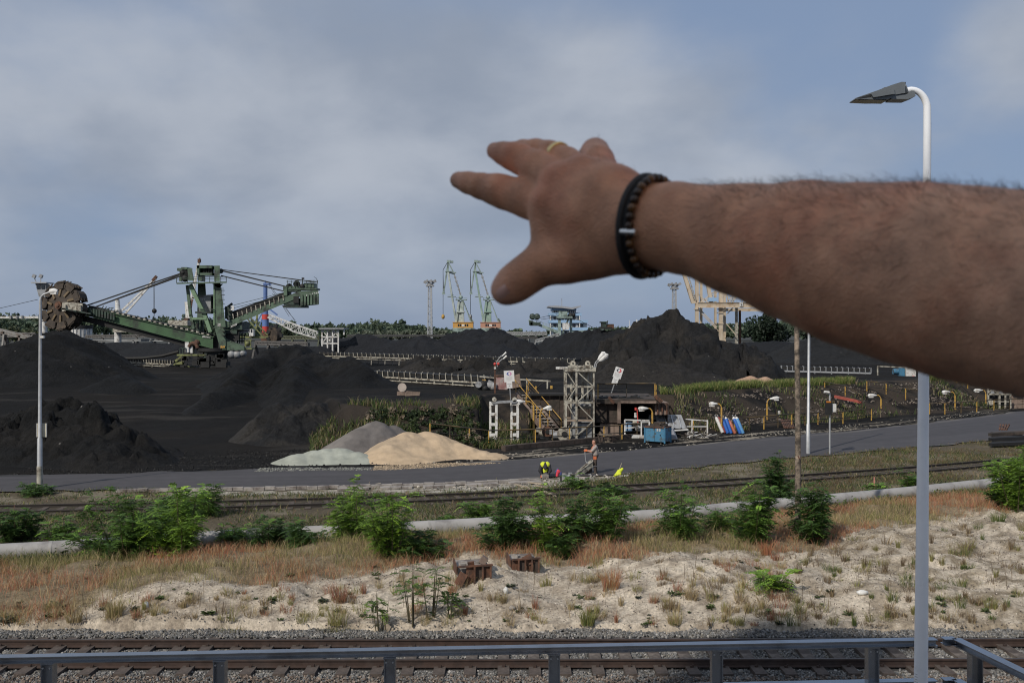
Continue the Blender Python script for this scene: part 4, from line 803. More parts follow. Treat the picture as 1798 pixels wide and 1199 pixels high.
# ------------------------------------------------------------------ the big bucket wheel reclaimer
RY = 140.0; RS = RY / F
def R(u, v, dy=0.0): return Q(u, v, RY + dy)
def h8(f): return [f(i, j, k) for i in (0, 1) for j in (0, 1) for k in (0, 1)]
def reclaimer():
    t = thing('reclaimer', 'huge green bucket wheel reclaimer standing over the coal yard', 'reclaimer', (R(365, 0).x, RY, ZU))
    # wheel, axis turned a little to the left of the view
    C0 = R(112, 538, -1.6); ax = Vector((-0.30, -0.93, 0.12)).normalized(); ex = ax.cross(Vector((0, 0, 1))).normalized(); ey = ex.cross(ax).normalized()
    def W(a, r, d=0.0): return C0 + (ex * math.cos(a) + ey * math.sin(a)) * r + ax * d
    def disc(b):
        n = 40
        for (r0, r1, d0, d1) in ((2.45, 1.5, .45, .62), (1.5, .01, .62, .75), (2.45, 1.5, -.45, -.3), (1.5, .01, -.3, -.3)):
            V = [W(2 * math.pi * k / n, r0, d0) for k in range(n)] + [W(2 * math.pi * k / n, r1, d1) for k in range(n)]
            b.add(V, [(k, (k + 1) % n, n + (k + 1) % n, n + k) for k in range(n)], True)
        V = [W(2 * math.pi * k / n, 2.45, .45) for k in range(n)] + [W(2 * math.pi * k / n, 2.45, -.45) for k in range(n)]
        b.add(V, [(k, (k + 1) % n, n + (k + 1) % n, n + k) for k in range(n)], True)
    wh = part('digging_wheel', M_WHEEL, t, disc)
    part('hub', M_RUST, wh, lambda b: [b.cyl(C0 + ax * .7, C0 + ax * 1.15, .55, n=16), b.cyl(C0 + ax * 1.1, C0 + ax * 1.3, .3, n=12)])
    NB = 10
    for k in range(NB):
        a = 2 * math.pi * k / NB + .12
        part('spoke_rib', mat('worn_rib_steel', (0.13, 0.095, 0.055), .8, var=.4), wh, lambda b: b.bar(W(a, 1.35, .72), W(a + .1, 2.35, .56), .3, .2, up=ax))
        def bucket(b):
            prof = [(a - .26, 2.35), (a - .29, 2.95), (a - .20, 3.30), (a - .02, 3.46), (a + .18, 3.46), (a + .29, 3.22), (a + .27, 2.4)]
            A = [W(p, r, .72) for p, r in prof]; B = [W(p, r, -.72) for p, r in prof]; n = len(A)
            b.add(A + B, [tuple(range(n)), tuple(range(n, 2 * n))[::-1]] + [(i, i + 1, n + i + 1, n + i) for i in range(n - 2)])
            for i in range(3): q = -.55 + .55 * i; b.bar(W(a + .20, 3.42, q), W(a + .31, 3.50, q), .14)
            b.bar(W(a - .1, 3.3, .76), W(a + .3, 3.3, .76), .1, .12); b.bar(W(a - .24, 2.9, .76), W(a - .22, 2.35, .76), .14, .12)
        part('bucket', M_WHEEL, wh, bucket)
    part('wheel_drive', M_CREAM, t, lambda b: [b.hull8(h8(lambda i, j, k: R(109 + 36 * i, 530 + 3 * i + (0 if k else 12 + i), -3.6 + 1.6 * j))), b.box(R(113, 541, -3.7), (.5, .4, .9)), b.box(R(139, 542, -3.7), (.6, .4, .9))])
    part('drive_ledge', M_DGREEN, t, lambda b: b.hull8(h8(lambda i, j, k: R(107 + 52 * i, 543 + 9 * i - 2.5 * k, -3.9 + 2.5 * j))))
    # digging boom
    def boom(b):
        b.hull8(h8(lambda i, j, k: R((152, 374)[i], ((553, 539), (612, 592))[i][k], -1.3 + 2.6 * j)))
        for v0, v1 in (((539, 592)), (553, 612)): b.hull8(h8(lambda i, j, k: R((150, 375)[i], (v0, v1)[i] + (-.7 if k else .7), -1.5 + 3.0 * j)))
    bm = part('digging_boom', mat('boom_green', (0.050, 0.105, 0.048), .5, var=.25, scale=.6, dirt=(0.03, 0.04, 0.03), damt=.3, dscale=.5), t, boom)
    part('boom_belly', M_BLACK, t, lambda b: b.hull8(h8(lambda i, j, k: R((120, 378)[i], ((556, 545), (621, 611))[i][k] + (0 if i else 2), -1.0 + 2.0 * j))))
    for k in range(19):
        u = 200 + 9.3 * k; v = 539 + (u - 152) * 53 / 222.
        part('roller_bracket', M_CREAM, bm, lambda b: [b.bar(R(u, v + .5, -1.4), R(u - 1.2, v - 3.2, -1.4), .16), b.box(R(u - .8, v - 3.0, -1.2), (.35, .8, .22))])
    part('boom_belt', M_BLACK, t, lambda b: b.bar(R(160, 538.5), R(372, 589), 1.7, .28))
    part('boom_head_frame', M_DGREEN, t, lambda b: [b.hull8(h8(lambda i, j, k: R(146 + 40 * i, 537 + 10 * i + 8 * k, -1.7 + 3.2 * j)))] + [b.bar(R(160 + 5 * k, 541 + 1.3 * k, -1.8), R(160 + 5 * k, 553 + 1.1 * k, -1.8), .25) for k in range(9)])
    part('boom_railing', M_DGREEN, t, lambda b: [b.bar(R(175, 545, -1.5), R(200, 540, -1.5), .09), b.bar(R(175, 541, -1.5), R(206, 550, -1.5), .09)] + [b.bar(R(176 + 6 * k, 546 + 1.4 * k, -1.5), R(182 + 5 * k, 537 + 1.4 * k, -1.5), .09) for k in range(6)])
    part('boom_foot_stripe', M_WHITE, bm, lambda b: [b.hull8(h8(lambda i, j, k: R(355 + 1.7 * q + .9 * i + (1.2 if k else 0), 592.5 - 3.8 * k + .12 * q, -1.42 - .03 * j))) for q in range(9)])
    part('boom_mud_patch', M_CREAM, bm, lambda b: [b.bar(R(345, 581, -1.43), R(352, 587, -1.43), .25, .05)])
    # towers
    part('front_tower', M_GREEN, t, lambda b: [b.hull8(h8(lambda i, j, k: R(375 + (20.5 if not k else 12) * i + (0 if k else .5), 571 if not k else 497, -1.6 + 2.6 * j))), b.hull8(h8(lambda i, j, k: R((387 if not k else 375.5) + (9.5 if not k else 20.5) * i, 614 if not k else 571, -1.6 + 2.6 * j)))])
    part('tower_edge', mat('light_green_paint', (0.16, 0.25, 0.15), .5, var=.2), t, lambda b: [b.hull8(h8(lambda i, j, k: R(374.6 + 2.2 * i, 571 if not k else 497, -1.72 + .5 * j)))])
    part('tower_mark', M_WHITE, t, lambda b: [b.box(R(383, 570.5, -1.66), (.12, .04, .45)), b.box(R(384.0, 569.3, -1.66), (.28, .04, .1)), b.box(R(384, 571.6, -1.66), (.28, .04, .1)), b.box(R(386.5, 570.5, -1.66), (.12, .04, .45))])
    part('name_plate', M_YEL, t, lambda b: b.box(R(391, 609, -1.7), (.6, .08, .3)))
    part('rear_tower', M_GREEN, t, lambda b: [b.hull8(h8(lambda i, j, k: R((347.5 if k else 346) + (13 if k else 19) * i, 564 if not k else 497, 3 + 1.6 * j)))])
    part('prop', M_GREEN, t, lambda b: [b.bar(R(329, 501, -1), R(335, 555, -1), .38)])
    part('prop', M_GREEN, t, lambda b: [b.bar(R(335, 553, -1), R(340, 577, -1), .38)])
    part('prop', mat('light_green_paint', (0.16, 0.25, 0.15)), t, lambda b: [b.bar(R(334, 500, -1.5), R(361, 556, -1.5), .5), b.bar(R(361, 556, -1.5), R(370, 583, -1.5), .5)])
    part('tie_beam', mat('light_green_paint', (0.16, 0.25, 0.15)), t, lambda b: [b.box(R(351, 559.5, -1.4), (26 * RS, .8, 4 * RS)), b.box(R(343, 563, -.6), (12 * RS, .6, 9 * RS))])
    for u in (339, 347, 355, 366): part('post', M_DGREEN, t, lambda b: b.bar(R(u, 560, .5), R(u, 588, .5), .35))
    # head platform and houses
    hp = part('head_platform', M_GREEN, t, lambda b: [b.hull8(h8(lambda i, j, k: R(310 + 88 * i, 499 - 2.6 * k - 2 * i, -2.5 + 6.5 * j)))])
    part('platform_railing', M_DGREEN, hp, lambda b: [b.bar(R(310, 490.5 - q * 3.3, -2.5), R(398, 489 - q * 3.3, -2.5), .07) for q in (0, 1)] + [b.bar(R(310 + 9.7 * k, 497 - .2 * k, -2.5), R(310 + 9.7 * k, 487 - .2 * k, -2.5), .07) for k in range(10)])
    part('bracket', M_GREEN, t, lambda b: [b.hull8(h8(lambda i, j, k: R((382, 372)[k] + (4, 20)[k] * i, (505, 498.5)[k], -1.6 + 3 * j)))])
    part('winch_house', M_GREEN, t, lambda b: [b.hull8(h8(lambda i, j, k: R((331 if not k else 329) + (10, 8)[k] * i, 493 if not k else 471, -1.5 + 2.5 * j))), b.box(R(323, 474, 0), (16 * RS, 2, 5 * RS)), b.bar(R(318, 474), R(317, 494), .3), b.box(R(328, 472, 0), (10 * RS, 2.4, .3))])
    part('winch_drum', M_BLACK, t, lambda b: [b.cyl(R(324, 482, -1.2), R(324, 482, 1.0), .62, n=14), b.ball(R(325, 489, -1), .5), b.ball(R(321, 479, -1), .4)])
    part('sheave_house', M_GREEN, t, lambda b: [b.box(R(363, 469.5, 0), (26 * RS, 2.4, 5 * RS)), b.box(R(363, 482, 0), (26 * RS, 2.2, 4 * RS)), b.box(R(352.5, 475, 0), (4 * RS, 2.4, 16 * RS)), b.hull8(h8(lambda i, j, k: R(376 + 10 * i, 494 - 27.5 * k, -1.5 + 2.6 * j))), b.box(R(363, 476, .8), (24 * RS, .3, 12 * RS)), b.box(R(354, 489, 0), (7 * RS, 1.6, 9 * RS))])
    part('sheave_grille', M_BLACK, t, lambda b: [b.box(R(357 + 3.0 * k, 475.5, -.7), (.1, .1, 9 * RS)) for k in range(6)])
    part('sheave', M_DGREEN, t, lambda b: [b.cyl(R(388, 476, -.5), R(388, 476, .5), .35, n=12), b.bar(R(386, 475), R(391, 477), .3)])
    part('machine_house', M_GREY, t, lambda b: [b.box(R(364.5, 534, 1), (21 * RS, 2.6, 29 * RS)), b.hull8(h8(lambda i, j, k: R(354 + 22 * i, 520 - (1.6, 3)[i] * k, -.4 + 2.8 * j)))])
    part('machine_house_mark', M_WHITE, t, lambda b: [b.box(R(356, 526, -.37), (.16, .04, .16)), b.box(R(358.5, 526, -.37), (.2, .04, .16))])
    part('house_deck', M_DGREEN, t, lambda b: [b.box(R(362, 549, -.5), (27 * RS, 3, .25)), b.bar(R(350, 545, -1.9), R(375, 545, -1.9), .07), b.bar(R(350, 542, -1.9), R(375, 542, -1.9), .07)])
    part('ladder', M_DGREEN, t, lambda b: [b.bar(R(389, 505, -2.4), R(389, 560, -2.4), .06), b.bar(R(391.5, 505, -2.4), R(391.5, 560, -2.4), .06)] + [b.box(R(393 - 2, 510 + 8 * k, -2.2), (6 * RS, .6, .06)) for k in range(6)])
    for v in (575, 582, 589): part('side_step', M_BLACK, t, lambda b: b.box(R(393, v, -1.8), (5 * RS, .8, .14)))
    # counter boom
    def cboom(b):
        b.hull8(h8(lambda i, j, k: R((395, 524)[i], ((577, 566), (522, 511))[i][k] + .5, -1.3 + 2.4 * j)))
        b.hull8(h8(lambda i, j, k: R((524, 559)[i], ((522, 511), (517, 510))[i][k], -1.3 + 2.4 * j)))
    cb = part('counter_boom', M_GREEN, t, cboom)
    part('counter_boom_hazard_stripe', M_WHITE, cb, lambda b: [b.hull8(h8(lambda i, j, k: R(405 + 1.6 * q + .8 * i + (1 if k else 0), 575.5 - .72 * q - 4 * k, -1.36 - .03 * j))) for q in range(7)] + [b.hull8(h8(lambda i, j, k: R(534 + 3.3 * q + 1.6 * i + (1.2 if k else 0), 520.5 - .7 * q - 3 * k, -1.36 - .03 * j))) for q in range(8)])
    part('counter_belt', M_BLACK, t, lambda b: [b.bar(R(400, 557), R(505, 518), 1.6, .9)])
    for k in range(13):
        u = 402 + 8 * k; v = 565 - (u - 395) * .37
        part('idler_frame', M_CREAM, cb, lambda b: [b.bar(R(u, v + .5, -1.35), R(u - 1.3, v - 8.5, -1.35), .12)])
    part('boom_handrail', M_DGREEN, t, lambda b: [b.bar(R(410, 536, -1.2), R(505, 512, -1.2), .06), b.bar(R(410, 541, -1.2), R(505, 517, -1.2), .06)])
    part('transfer_hood', M_DGREEN, t, lambda b: [b.hull8(h8(lambda i, j, k: R(395 + (16, 12)[k] * i, 560 - 22 * k, -1 + 2 * j))), b.bar(R(395, 543), R(408, 533), .3)])
    part('hood_panel', M_WHITE, t, lambda b: b.box(R(408, 541, -1.3), (6 * RS, .2, 8 * RS)))
    part('counterweight', M_DGREEN, t, lambda b: [b.hull8(h8(lambda i, j, k: R((527, 559)[i], ((538, 514), (535, 512))[i][k], -1.2 + 2.8 * j))), b.box(R(515, 530, 0), (27 * RS, 2.4, 12 * RS)), b.box(R(520, 538.5, .2), (38 * RS, 2.6, .3))])
    for k in range(6): part('counterweight_rib', M_GREEN, t, lambda b: b.bar(R(530 + 5.6 * k, 517 - .4 * k, -1.3), R(530 + 5.6 * k, 536 - .3 * k, -1.3), .28))
    part('end_house', M_GREEN, t, lambda b: [b.box(R(545, 501.5, 0), (18 * RS, 2.2, 8 * RS)), b.box(R(513, 508, 0), (25 * RS, 2.4, 9 * RS)), b.box(R(505, 512, 0), (6 * RS, 2.8, 16 * RS)), b.box(R(530, 508, 0), (58 * RS, 2.6, .25))])
    part('end_winch', M_BLACK, t, lambda b: [b.cyl(R(521, 499, -1), R(521, 499, .8), .5, n=12), b.cyl(R(508, 504, -1), R(508, 504, .8), .5, n=12), b.ball(R(531, 503, -1), .4), b.box(R(520, 526, -1.3), (9 * RS, .2, 12 * RS))])
    part('end_railing', M_DGREEN, t, lambda b: [b.bar(R(503, 495.5 - 3 * q, -1.3), R(558, 495.5 - 3 * q, -1.3), .06) for q in (0, 1)] + [b.bar(R(505 + 6.6 * k, 506, -1.3), R(505 + 6.6 * k, 492, -1.3), .06) for k in range(9)])
    part('floodlight_pole', M_BLACK, t, lambda b: [b.bar(R(531, 505, -1.2), R(531, 490, -1.2), .09), b.box(R(532, 489, -1.2), (.32, .3, .22)), b.bar(R(558, 500), R(556, 489), .06), b.bar(R(556, 489), R(551, 486), .05)])
    for a_, c_, r in (((391, 475.5, -1), (505, 504, -1), .11), ((391, 476, 1), (505, 504, 1), .11), ((388, 484, -1), (497, 511, -1), .11), ((391, 474, .5), (556, 496, .5), .05), ((387, 473, 1), (556, 495, 1), .05),
                      ((318, 480, -1), (151, 537, -1), .11), ((318, 482, 1), (165, 540, 1), .11), ((320, 484, -1), (170, 538, -1), .10)):
        part('stay_cable', M_BLACK, t, lambda b: b.bar(R(*a_), R(*c_), r * 1.5))
    # slewing deck and everything under it
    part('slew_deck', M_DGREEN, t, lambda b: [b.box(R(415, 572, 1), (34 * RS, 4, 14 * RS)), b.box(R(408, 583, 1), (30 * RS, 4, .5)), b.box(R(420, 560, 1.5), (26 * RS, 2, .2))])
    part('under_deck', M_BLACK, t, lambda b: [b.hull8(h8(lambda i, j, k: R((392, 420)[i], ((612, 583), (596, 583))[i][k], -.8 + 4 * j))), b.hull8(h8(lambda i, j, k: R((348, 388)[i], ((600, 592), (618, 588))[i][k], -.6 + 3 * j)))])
    part('deck_gusset', M_GREEN, t, lambda b: b.prism([((u - 400) * RS, R(0, v).z) for u, v in ((396.5, 592), (403, 595), (433, 608), (434, 614.5), (396.5, 614.5))], Vector((R(400, 0).x, RY - 1.2, 0)), (1, 0, 0), (0, 0, 1), .5))
    part('deck_stairs', M_YGREEN, t, lambda b: [b.box(R(438, 612, 0), (14 * RS, 2, .2)), b.bar(R(431, 609), R(431, 597), .18), b.bar(R(440, 609), R(440, 597), .18), b.bar(R(431, 597), R(442, 597), .15), b.ball(R(435, 603), .4)])
    part('deck_frame', M_DGREEN, t, lambda b: [b.bar(R(417 + 4 * q, 587), R(417 + 4 * q, 603), .16) for q in range(4)] + [b.bar(R(416, 589 + 5 * q), R(431, 589 + 5 * q), .16) for q in range(3)])
    part('pipe_bundle', M_GREY, t, lambda b: [b.bar(R(416, 580 + 2.5 * q), R(438, 580 + 2.5 * q), .28) for q in range(2)])
    part('ring_bearing', M_BLACK, t, lambda b: [b.cyl(Vector((R(375, 0).x, RY, R(0, 617).z)), Vector((R(375, 0).x, RY, R(0, 611).z)), 2.3, n=24), b.cyl(Vector((R(375, 0).x, RY, R(0, 632).z)), Vector((R(375, 0).x, RY, R(0, 617).z)), 1.9, n=20)])
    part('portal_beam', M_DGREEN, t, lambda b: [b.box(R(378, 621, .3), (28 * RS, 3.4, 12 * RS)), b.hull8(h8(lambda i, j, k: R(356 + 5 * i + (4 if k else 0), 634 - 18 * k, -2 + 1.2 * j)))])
    for k in range(8): part('travel_wheel', M_BLACK, t, lambda b: b.cyl(R(354 + 6.5 * k, 646, -2), R(354 + 6.5 * k, 646, -1.5), .38, n=14))
    for c_, z_ in ((R(362, 640, -1.6), (15 * RS, 1.2, 10 * RS)), (R(390, 640, -1.6), (18 * RS, 1.2, 10 * RS)), (R(376, 632, -1), (40 * RS, 1.2, 8 * RS)), (R(378, 640, 2.5), (50 * RS, 1.2, 10 * RS))): part('bogie', M_BLACK, t, lambda b: b.box(c_, z_))
    part('tripper_deck', M_YGREEN, t, lambda b: [b.box(R(341, 623, -.8), (50 * RS, 2.6, .22)), b.bar(R(321, 624), R(321, 646), .4), b.bar(R(321, 625), R(308, 634), .3), b.hull8(h8(lambda i, j, k: R(306 + 14 * i, 640 - 6 * k * (i * .6 + .4), -1 + 2 * j))), b.bar(R(305, 640), R(356, 647), .2), b.bar(R(358, 626), R(358, 648), .3)])
    part('deck_cage', M_DGREEN, t, lambda b: [b.bar(R(316 + 5 * q, 622, -1.8), R(316 + 5 * q, 611, -1.8), .1) for q in range(3)] + [b.bar(R(316, 611, -1.8), R(326, 611, -1.8), .1)])
    part('switch_cabinet', M_WHITE, t, lambda b: [b.box(R(330, 611, -1.2), (6.5 * RS, 1, 21 * RS)), b.box(R(337, 610, -1.0), (6 * RS, 1, 19 * RS))])
    part('hose_reel', M_RUST, t, lambda b: [b.tube([R(339 + 8 * math.cos(2.8 - k * .3), 612 - 9 * math.sin(2.8 - k * .3), -1.5) for k in range(10)], .28, 6), b.ball(R(346, 602, -1.3), .45)])
    part('trailing_belt', M_BLACK, t, lambda b: b.tube([R(205, 629.5), R(250, 629), R(285, 625), R(314, 617.5)], .25, 6))
    for k in range(2): part('jumble_of_gear', M_BLACK, t, lambda b: [b.box(R(RNG.uniform(320, 400), RNG.uniform(622, 644), -1.9), (RNG.uniform(.3, 1.0), .4, RNG.uniform(.3, .9))) for _ in range(14)])['kind'] = 'stuff'
    part('cable_reel', M_GREY, t, lambda b: [b.box(R(416, 622, 0), (22 * RS, 1.5, 8 * RS)), b.ball(R(407, 622, -1), .6), b.ball(R(417, 622, -1), .6), b.ball(R(427, 620, -1), .5)])
reclaimer()
t = thing('control_cabin', 'glazed control cabin on a white column with two floodlights behind the digging wheel', 'cabin', (Q(78, 0, 150).x, 150, ZU))
def R2(u, v, dy=0): return Q(u, v, 150 + dy)
part('column', M_WHITE, t, lambda b: [b.cyl(Vector((R2(77.5, 0).x, 150, ZU)), R2(77.5, 563), .45, n=14), b.cyl(R2(77.5, 563), R2(77.5, 558), .6, n=14), b.cyl(R2(74, 558), R2(74, 522), .35, n=10)])
part('cabin', M_GREY, t, lambda b: b.hull8(h8(lambda i, j, k: R2((62, 68)[1 - k] + (26, 18)[1 - k] * i, 498 if k else 521, -1 + 2.2 * j))))
for k in range(3): part('window', M_GLASS, t, lambda b: b.box(R2(67.5 + 8.0 * k, 503.5, -1.05), (.52, .1, .6)))
part('roof', M_STEEL, t, lambda b: b.box(R2(75, 497, 0), (27 * 150 / F, 2.6, .16)))
for k, (u, v) in enumerate(((60, 485), (72, 485))):
    part('floodlight', M_GREY, t, lambda b: [b.bar(R2(64 + 7 * k, 497), R2(u, v + 2), .09), b.box(R2(u, v, -.2), (.45, .4, .5), Matrix.Rotation(.4, 3, 'Y'))])
part('cable', M_BLACK, t, lambda b: b.bar(R2(66, 526), Q(-60, 555, 165), .06))
t = thing('pipe_bridge', 'level white pipe bridge at the left edge in front of the trees', 'pipe bridge', (Q(0, 0, 152).x, 152, ZU))
part('pipe', M_WHITE, t, lambda b: b.bar(Q(-60, 557.5, 152), Q(68, 557, 152), .3, .32))
part('clamp', M_GREY, t, lambda b: [b.box(Q(u, 557, 151.8), (.25, .4, .5)) for u in (19, 30, 39)])
part('support', M_GREY, t, lambda b: b.bar(Q(-40, 559, 152), Vector((Q(-40, 0, 152).x, 152, ZU)), .4))
# second machine of the same kind, mostly hidden
def second_machine():
    Y = 180
    def R(u, v, dy=0): return Q(u, v, Y + dy)
    t = thing('reclaimer', 'second smaller digging wheel with white cab behind the counterweight boom', 'reclaimer', (R(470, 0).x, Y, ZU))
    c = R(482, 589, -1.5)
    wh = part('digging_wheel', M_WHEEL, t, lambda b: [b.cyl(c + Vector((-.3, -.3, 0)), c + Vector((.3, .4, 0)), 1.45, n=20)])
    for k in range(9):
        a = k * 2 * math.pi / 9; e = Vector((math.cos(a) * .75, math.sin(a) * .55, 0)); d = Vector((math.cos(a) * .72, -math.cos(a) * .25, math.sin(a)))
        part('bucket', M_BLACK, wh, lambda b: b.box(c + d * 1.7, (.6, .9, .6), Matrix.Rotation(-a, 3, 'Y')))
    part('boom', M_YGREEN, t, lambda b: b.hull8(h8(lambda i, j, k: R(410 + 65 * i, 594 - 4 * k, -1 + 1.5 * j))))
    part('stay', M_YGREEN, t, lambda b: [b.bar(R(428, 552), R(462, 592), .22), b.bar(R(434, 552), R(470, 588), .22), b.bar(R(452, 545), R(450, 578), .3)])
    cab = part('cab', M_WHITE, t, lambda b: b.box(R(442.5, 584, -1.5), (7.5 * Y / F, 1.2, 12 * Y / F)))
    part('window', M_GLASS, cab, lambda b: b.box(R(441.5, 581, -2.13), (2.4 * Y / F, .1, 5 * Y / F)))
second_machine()

# ------------------------------------------------------------------ belt conveyors in the yard
def conveyor(lab, A, B, n, hgt=1.1, wid=1.1, m_f=M_CREAM, legs=True, rails=1):
    A = Vector(A); B = Vector(B); d = (B - A).normalized(); sd_ = Vector((-d.y, d.x, 0)).normalized()
    t = thing('belt_conveyor', lab, 'conveyor', A.lerp(B, .5) - Vector((0, 0, hgt)), 'belt conveyors in the coal yard')
    for q in (-1, 1): part('stringer', m_f, t, lambda b: b.bar(A + sd_ * q * wid * .55, B + sd_ * q * wid * .55, .10, .16))
    part('belt', M_BLACK, t, lambda b: [b.bar(A + Vector((0, 0, .38)), B + Vector((0, 0, .38)), wid, .34), b.bar(A - Vector((0, 0, .25)), B - Vector((0, 0, .25)), wid * .9, .06)])
    for k in range(n + 1):
        p = A.lerp(B, k / n)
        o = part('idler_frame', m_f, t, lambda b: [b.bar(p + sd_ * q * wid * .58, p + sd_ * q * wid * .62 + Vector((0, 0, .62)), .085) for q in (-1, 1)] + [b.bar(p - sd_ * wid * .6, p + sd_ * wid * .6, .08)])
    if legs:
        for k in range(0, n + 1, 3):
            p = A.lerp(B, k / n)
            for q in (-1, 1): part('leg', m_f, t, lambda b: b.bar(p + sd_ * q * wid * .5, p + sd_ * q * wid * .6 - Vector((0, 0, hgt + .3)), .1))
    if rails: part('lower_rail', m_f, t, lambda b: b.bar(A - sd_ * wid * .62 - Vector((0, 0, .30)), B - sd_ * wid * .62 - Vector((0, 0, .30)), .07, .10))
    return t
conveyor('belt conveyor running behind the middle heap to the large coal hills', Q(548, 624, 165), Q(1015, 638, 126), 52, 1.3, 1.3)
conveyor('belt conveyor in front with rail and drive machinery, ending at the brown hopper', Q(655, 660, 102), Q(862, 672, 88), 20, 1.2, 1.2)
conveyor('belt conveyor on the right behind the wooden and steel poles', Q(1372, 651, 118), Q(1528, 655, 116), 16, 1.0, 1.0, M_STEEL)
conveyor('belt conveyor at the foot of the reclaimer', Q(190, 634, 146), Q(310, 640, 142), 26, 1.1, 1.2)
# hopper and drive at the end of the front conveyor
Y = 86
def R3(u, v, dy=0): return Q(u, v, 86 + dy)
t = thing('hopper', 'brown stained hopper box behind the left white sign', 'hopper', (R3(890, 0).x, 86, ZU))
part('front_panel', mat('faded_red_panel', (0.26, 0.13, 0.12), .8, var=.3, dirt=(.33, .27, .25), damt=.45, dscale=2), t, lambda b: b.box(R3(881, 675, 0), (20 * 86 / F, .3, 25 * 86 / F)))
part('side_panel', M_PINKCONC, t, lambda b: b.hull8(h8(lambda i, j, k: R3((892, 916)[i] - (0 if not k else 4 * i), ((683, 662), (679, 656))[i][k], .2 + 2.2 * j))))
part('top_lip', M_RUST, t, lambda b: b.box(R3(884, 661, .3), (28 * 86 / F, .9, .3)))
part('stand', M_BLACK, t, lambda b: [b.bar(R3(u, 682), R3(u, 690), .14) for u in (895, 900, 906, 912)])
t = thing('conveyor_drive', 'grey conveyor drive pulley with a wrapped cover next to the brown hopper', 'machinery', (R3(855, 0).x, 86, ZU))
part('drum', M_GREY, t, lambda b: [b.cyl(R3(840, 675, -.8), R3(840, 675, .8), .28, n=14)])
part('cover', mat('crumpled_grey_sheet', (0.26, 0.26, 0.26), .8, var=.3), t, lambda b: [b.ball(R3(860, 677, -.2), .45, scale=(1.3, .8, .75)), b.ball(R3(866, 679, -.3), .36, scale=(.9, .8, .9)), b.box(R3(863, 675, -.1), (.8, .5, .5), Matrix.Rotation(.5, 3, 'Y'))])
part('motor', M_BLACK, t, lambda b: [b.ball(R3(848, 676, -.4), .4), b.box(R3(846, 680, 0), (1.3, 1, .5)), b.ball(R3(852, 682, -.6), .28)])
part('lamp', M_YEL, t, lambda b: [b.box(R3(848, 667, -.5), (.12, .1, .1)), b.box(R3(852, 667, -.5), (.12, .1, .1))])
part('guide_rail', M_CREAM, t, lambda b: b.bar(R3(842, 661), R3(875, 664), .12))
t = thing('cable_gantry', 'low pipe frame with hanging cables right of the brown hopper', 'cable gantry', (R3(940, 0).x, 86, ZU))
part('beam', M_CREAM, t, lambda b: b.bar(R3(912, 666), R3(967, 669), .13))
for u in (925, 961): part('post', M_CREAM, t, lambda b: b.bar(R3(u, 667), R3(u, 690), .12))
part('post_base', M_YEL, t, lambda b: [b.bar(R3(941, 678), R3(941, 694), .12), b.bar(R3(968, 677), R3(968, 690), .2)])
part('hanging_cable', M_BLACK, t, lambda b: [b.tube([R3(916 + (24) * k / 8, 668 + 10 * math.sin(math.pi * k / 8)) for k in range(9)], .05, 5)])
part('hanging_cable', M_BLACK, t, lambda b: [b.tube([R3(942 + 20 * k / 8, 682 - 12 * k / 8 - 3 * math.sin(math.pi * k / 8)) for k in range(9)], .05, 5)])
part('foot_block', M_CONC, t, lambda b: [b.box(R3(938, 690), (.3, .5, .5)), b.box(R3(962, 693), (.5, .5, .4))])
# white cabinet and drive of the right conveyor
t = thing('switch_cabinet', 'tall white switch cabinet with blue motor at the end of the right conveyor', 'cabinet', (Q(1597, 0, 112).x, 112, ZU))
def R4(u, v, dy=0): return Q(u, v, 112 + dy)
cb_ = part('cabinet', M_WHITE, t, lambda b: [b.box(R4(1597, 651.5), (17 * 112 / F, .9, 28 * 112 / F))])
part('cap', M_STEEL, t, lambda b: b.box(R4(1597, 637), (20 * 112 / F, 1.1, .14)))
part('motor', M_BLUE, t, lambda b: [b.cyl(R4(1568, 652), R4(1577, 652), .32, n=12), b.box(R4(1582, 653), (.6, .7, .9))])
part('sensor_pole', M_GREY, t, lambda b: [b.bar(R4(1586, 650), R4(1587, 622), .1), b.ball(R4(1586, 632), .18), b.ball(R4(1589, 622), .14)])
part('fire_extinguisher', M_RED, t, lambda b: b.cyl(R4(1604, 666, -.7), R4(1604, 660, -.7), .12, n=10))
part('frame', M_CREAM, t, lambda b: [b.bar(R4(1541, 643), R4(1612, 646), .12), b.bar(R4(1541, 643), R4(1541, 660), .12)])

# ------------------------------------------------------------------ bulldozer on the hill
t = thing('bulldozer', 'small dark green bulldozer on top of a distant coal hill', 'bulldozer', Q(1063, 577, 198))
def R5(u, v, dy=0): return Q(u, v, 198 + dy)
part('track', M_BLACK, t, lambda b: [b.box(R5(1064, 576, q), (26 * 198 / F, .6, 4 * 198 / F)) for q in (-1, 1)])
part('cab', M_DGREEN, t, lambda b: [b.hull8(h8(lambda i, j, k: R5(1055 + 10 * i, 575 - 8 * k, -1 + 2 * j)))])
part('cab_roof', M_DGREEN, t, lambda b: b.box(R5(1060, 565.8), (13 * 198 / F, 2.4, .25)))
part('bonnet', M_RUST, t, lambda b: b.box(R5(1071, 572), (11 * 198 / F, 1.6, 6 * 198 / F)))
part('blade', M_RUST, t, lambda b: b.hull8(h8(lambda i, j, k: R5(1075 + 3 * i, 577 - 8 * k, -1.8 + 3.6 * j))))
part('exhaust', M_BLACK, t, lambda b: b.bar(R5(1066, 569), R5(1067, 563), .16))

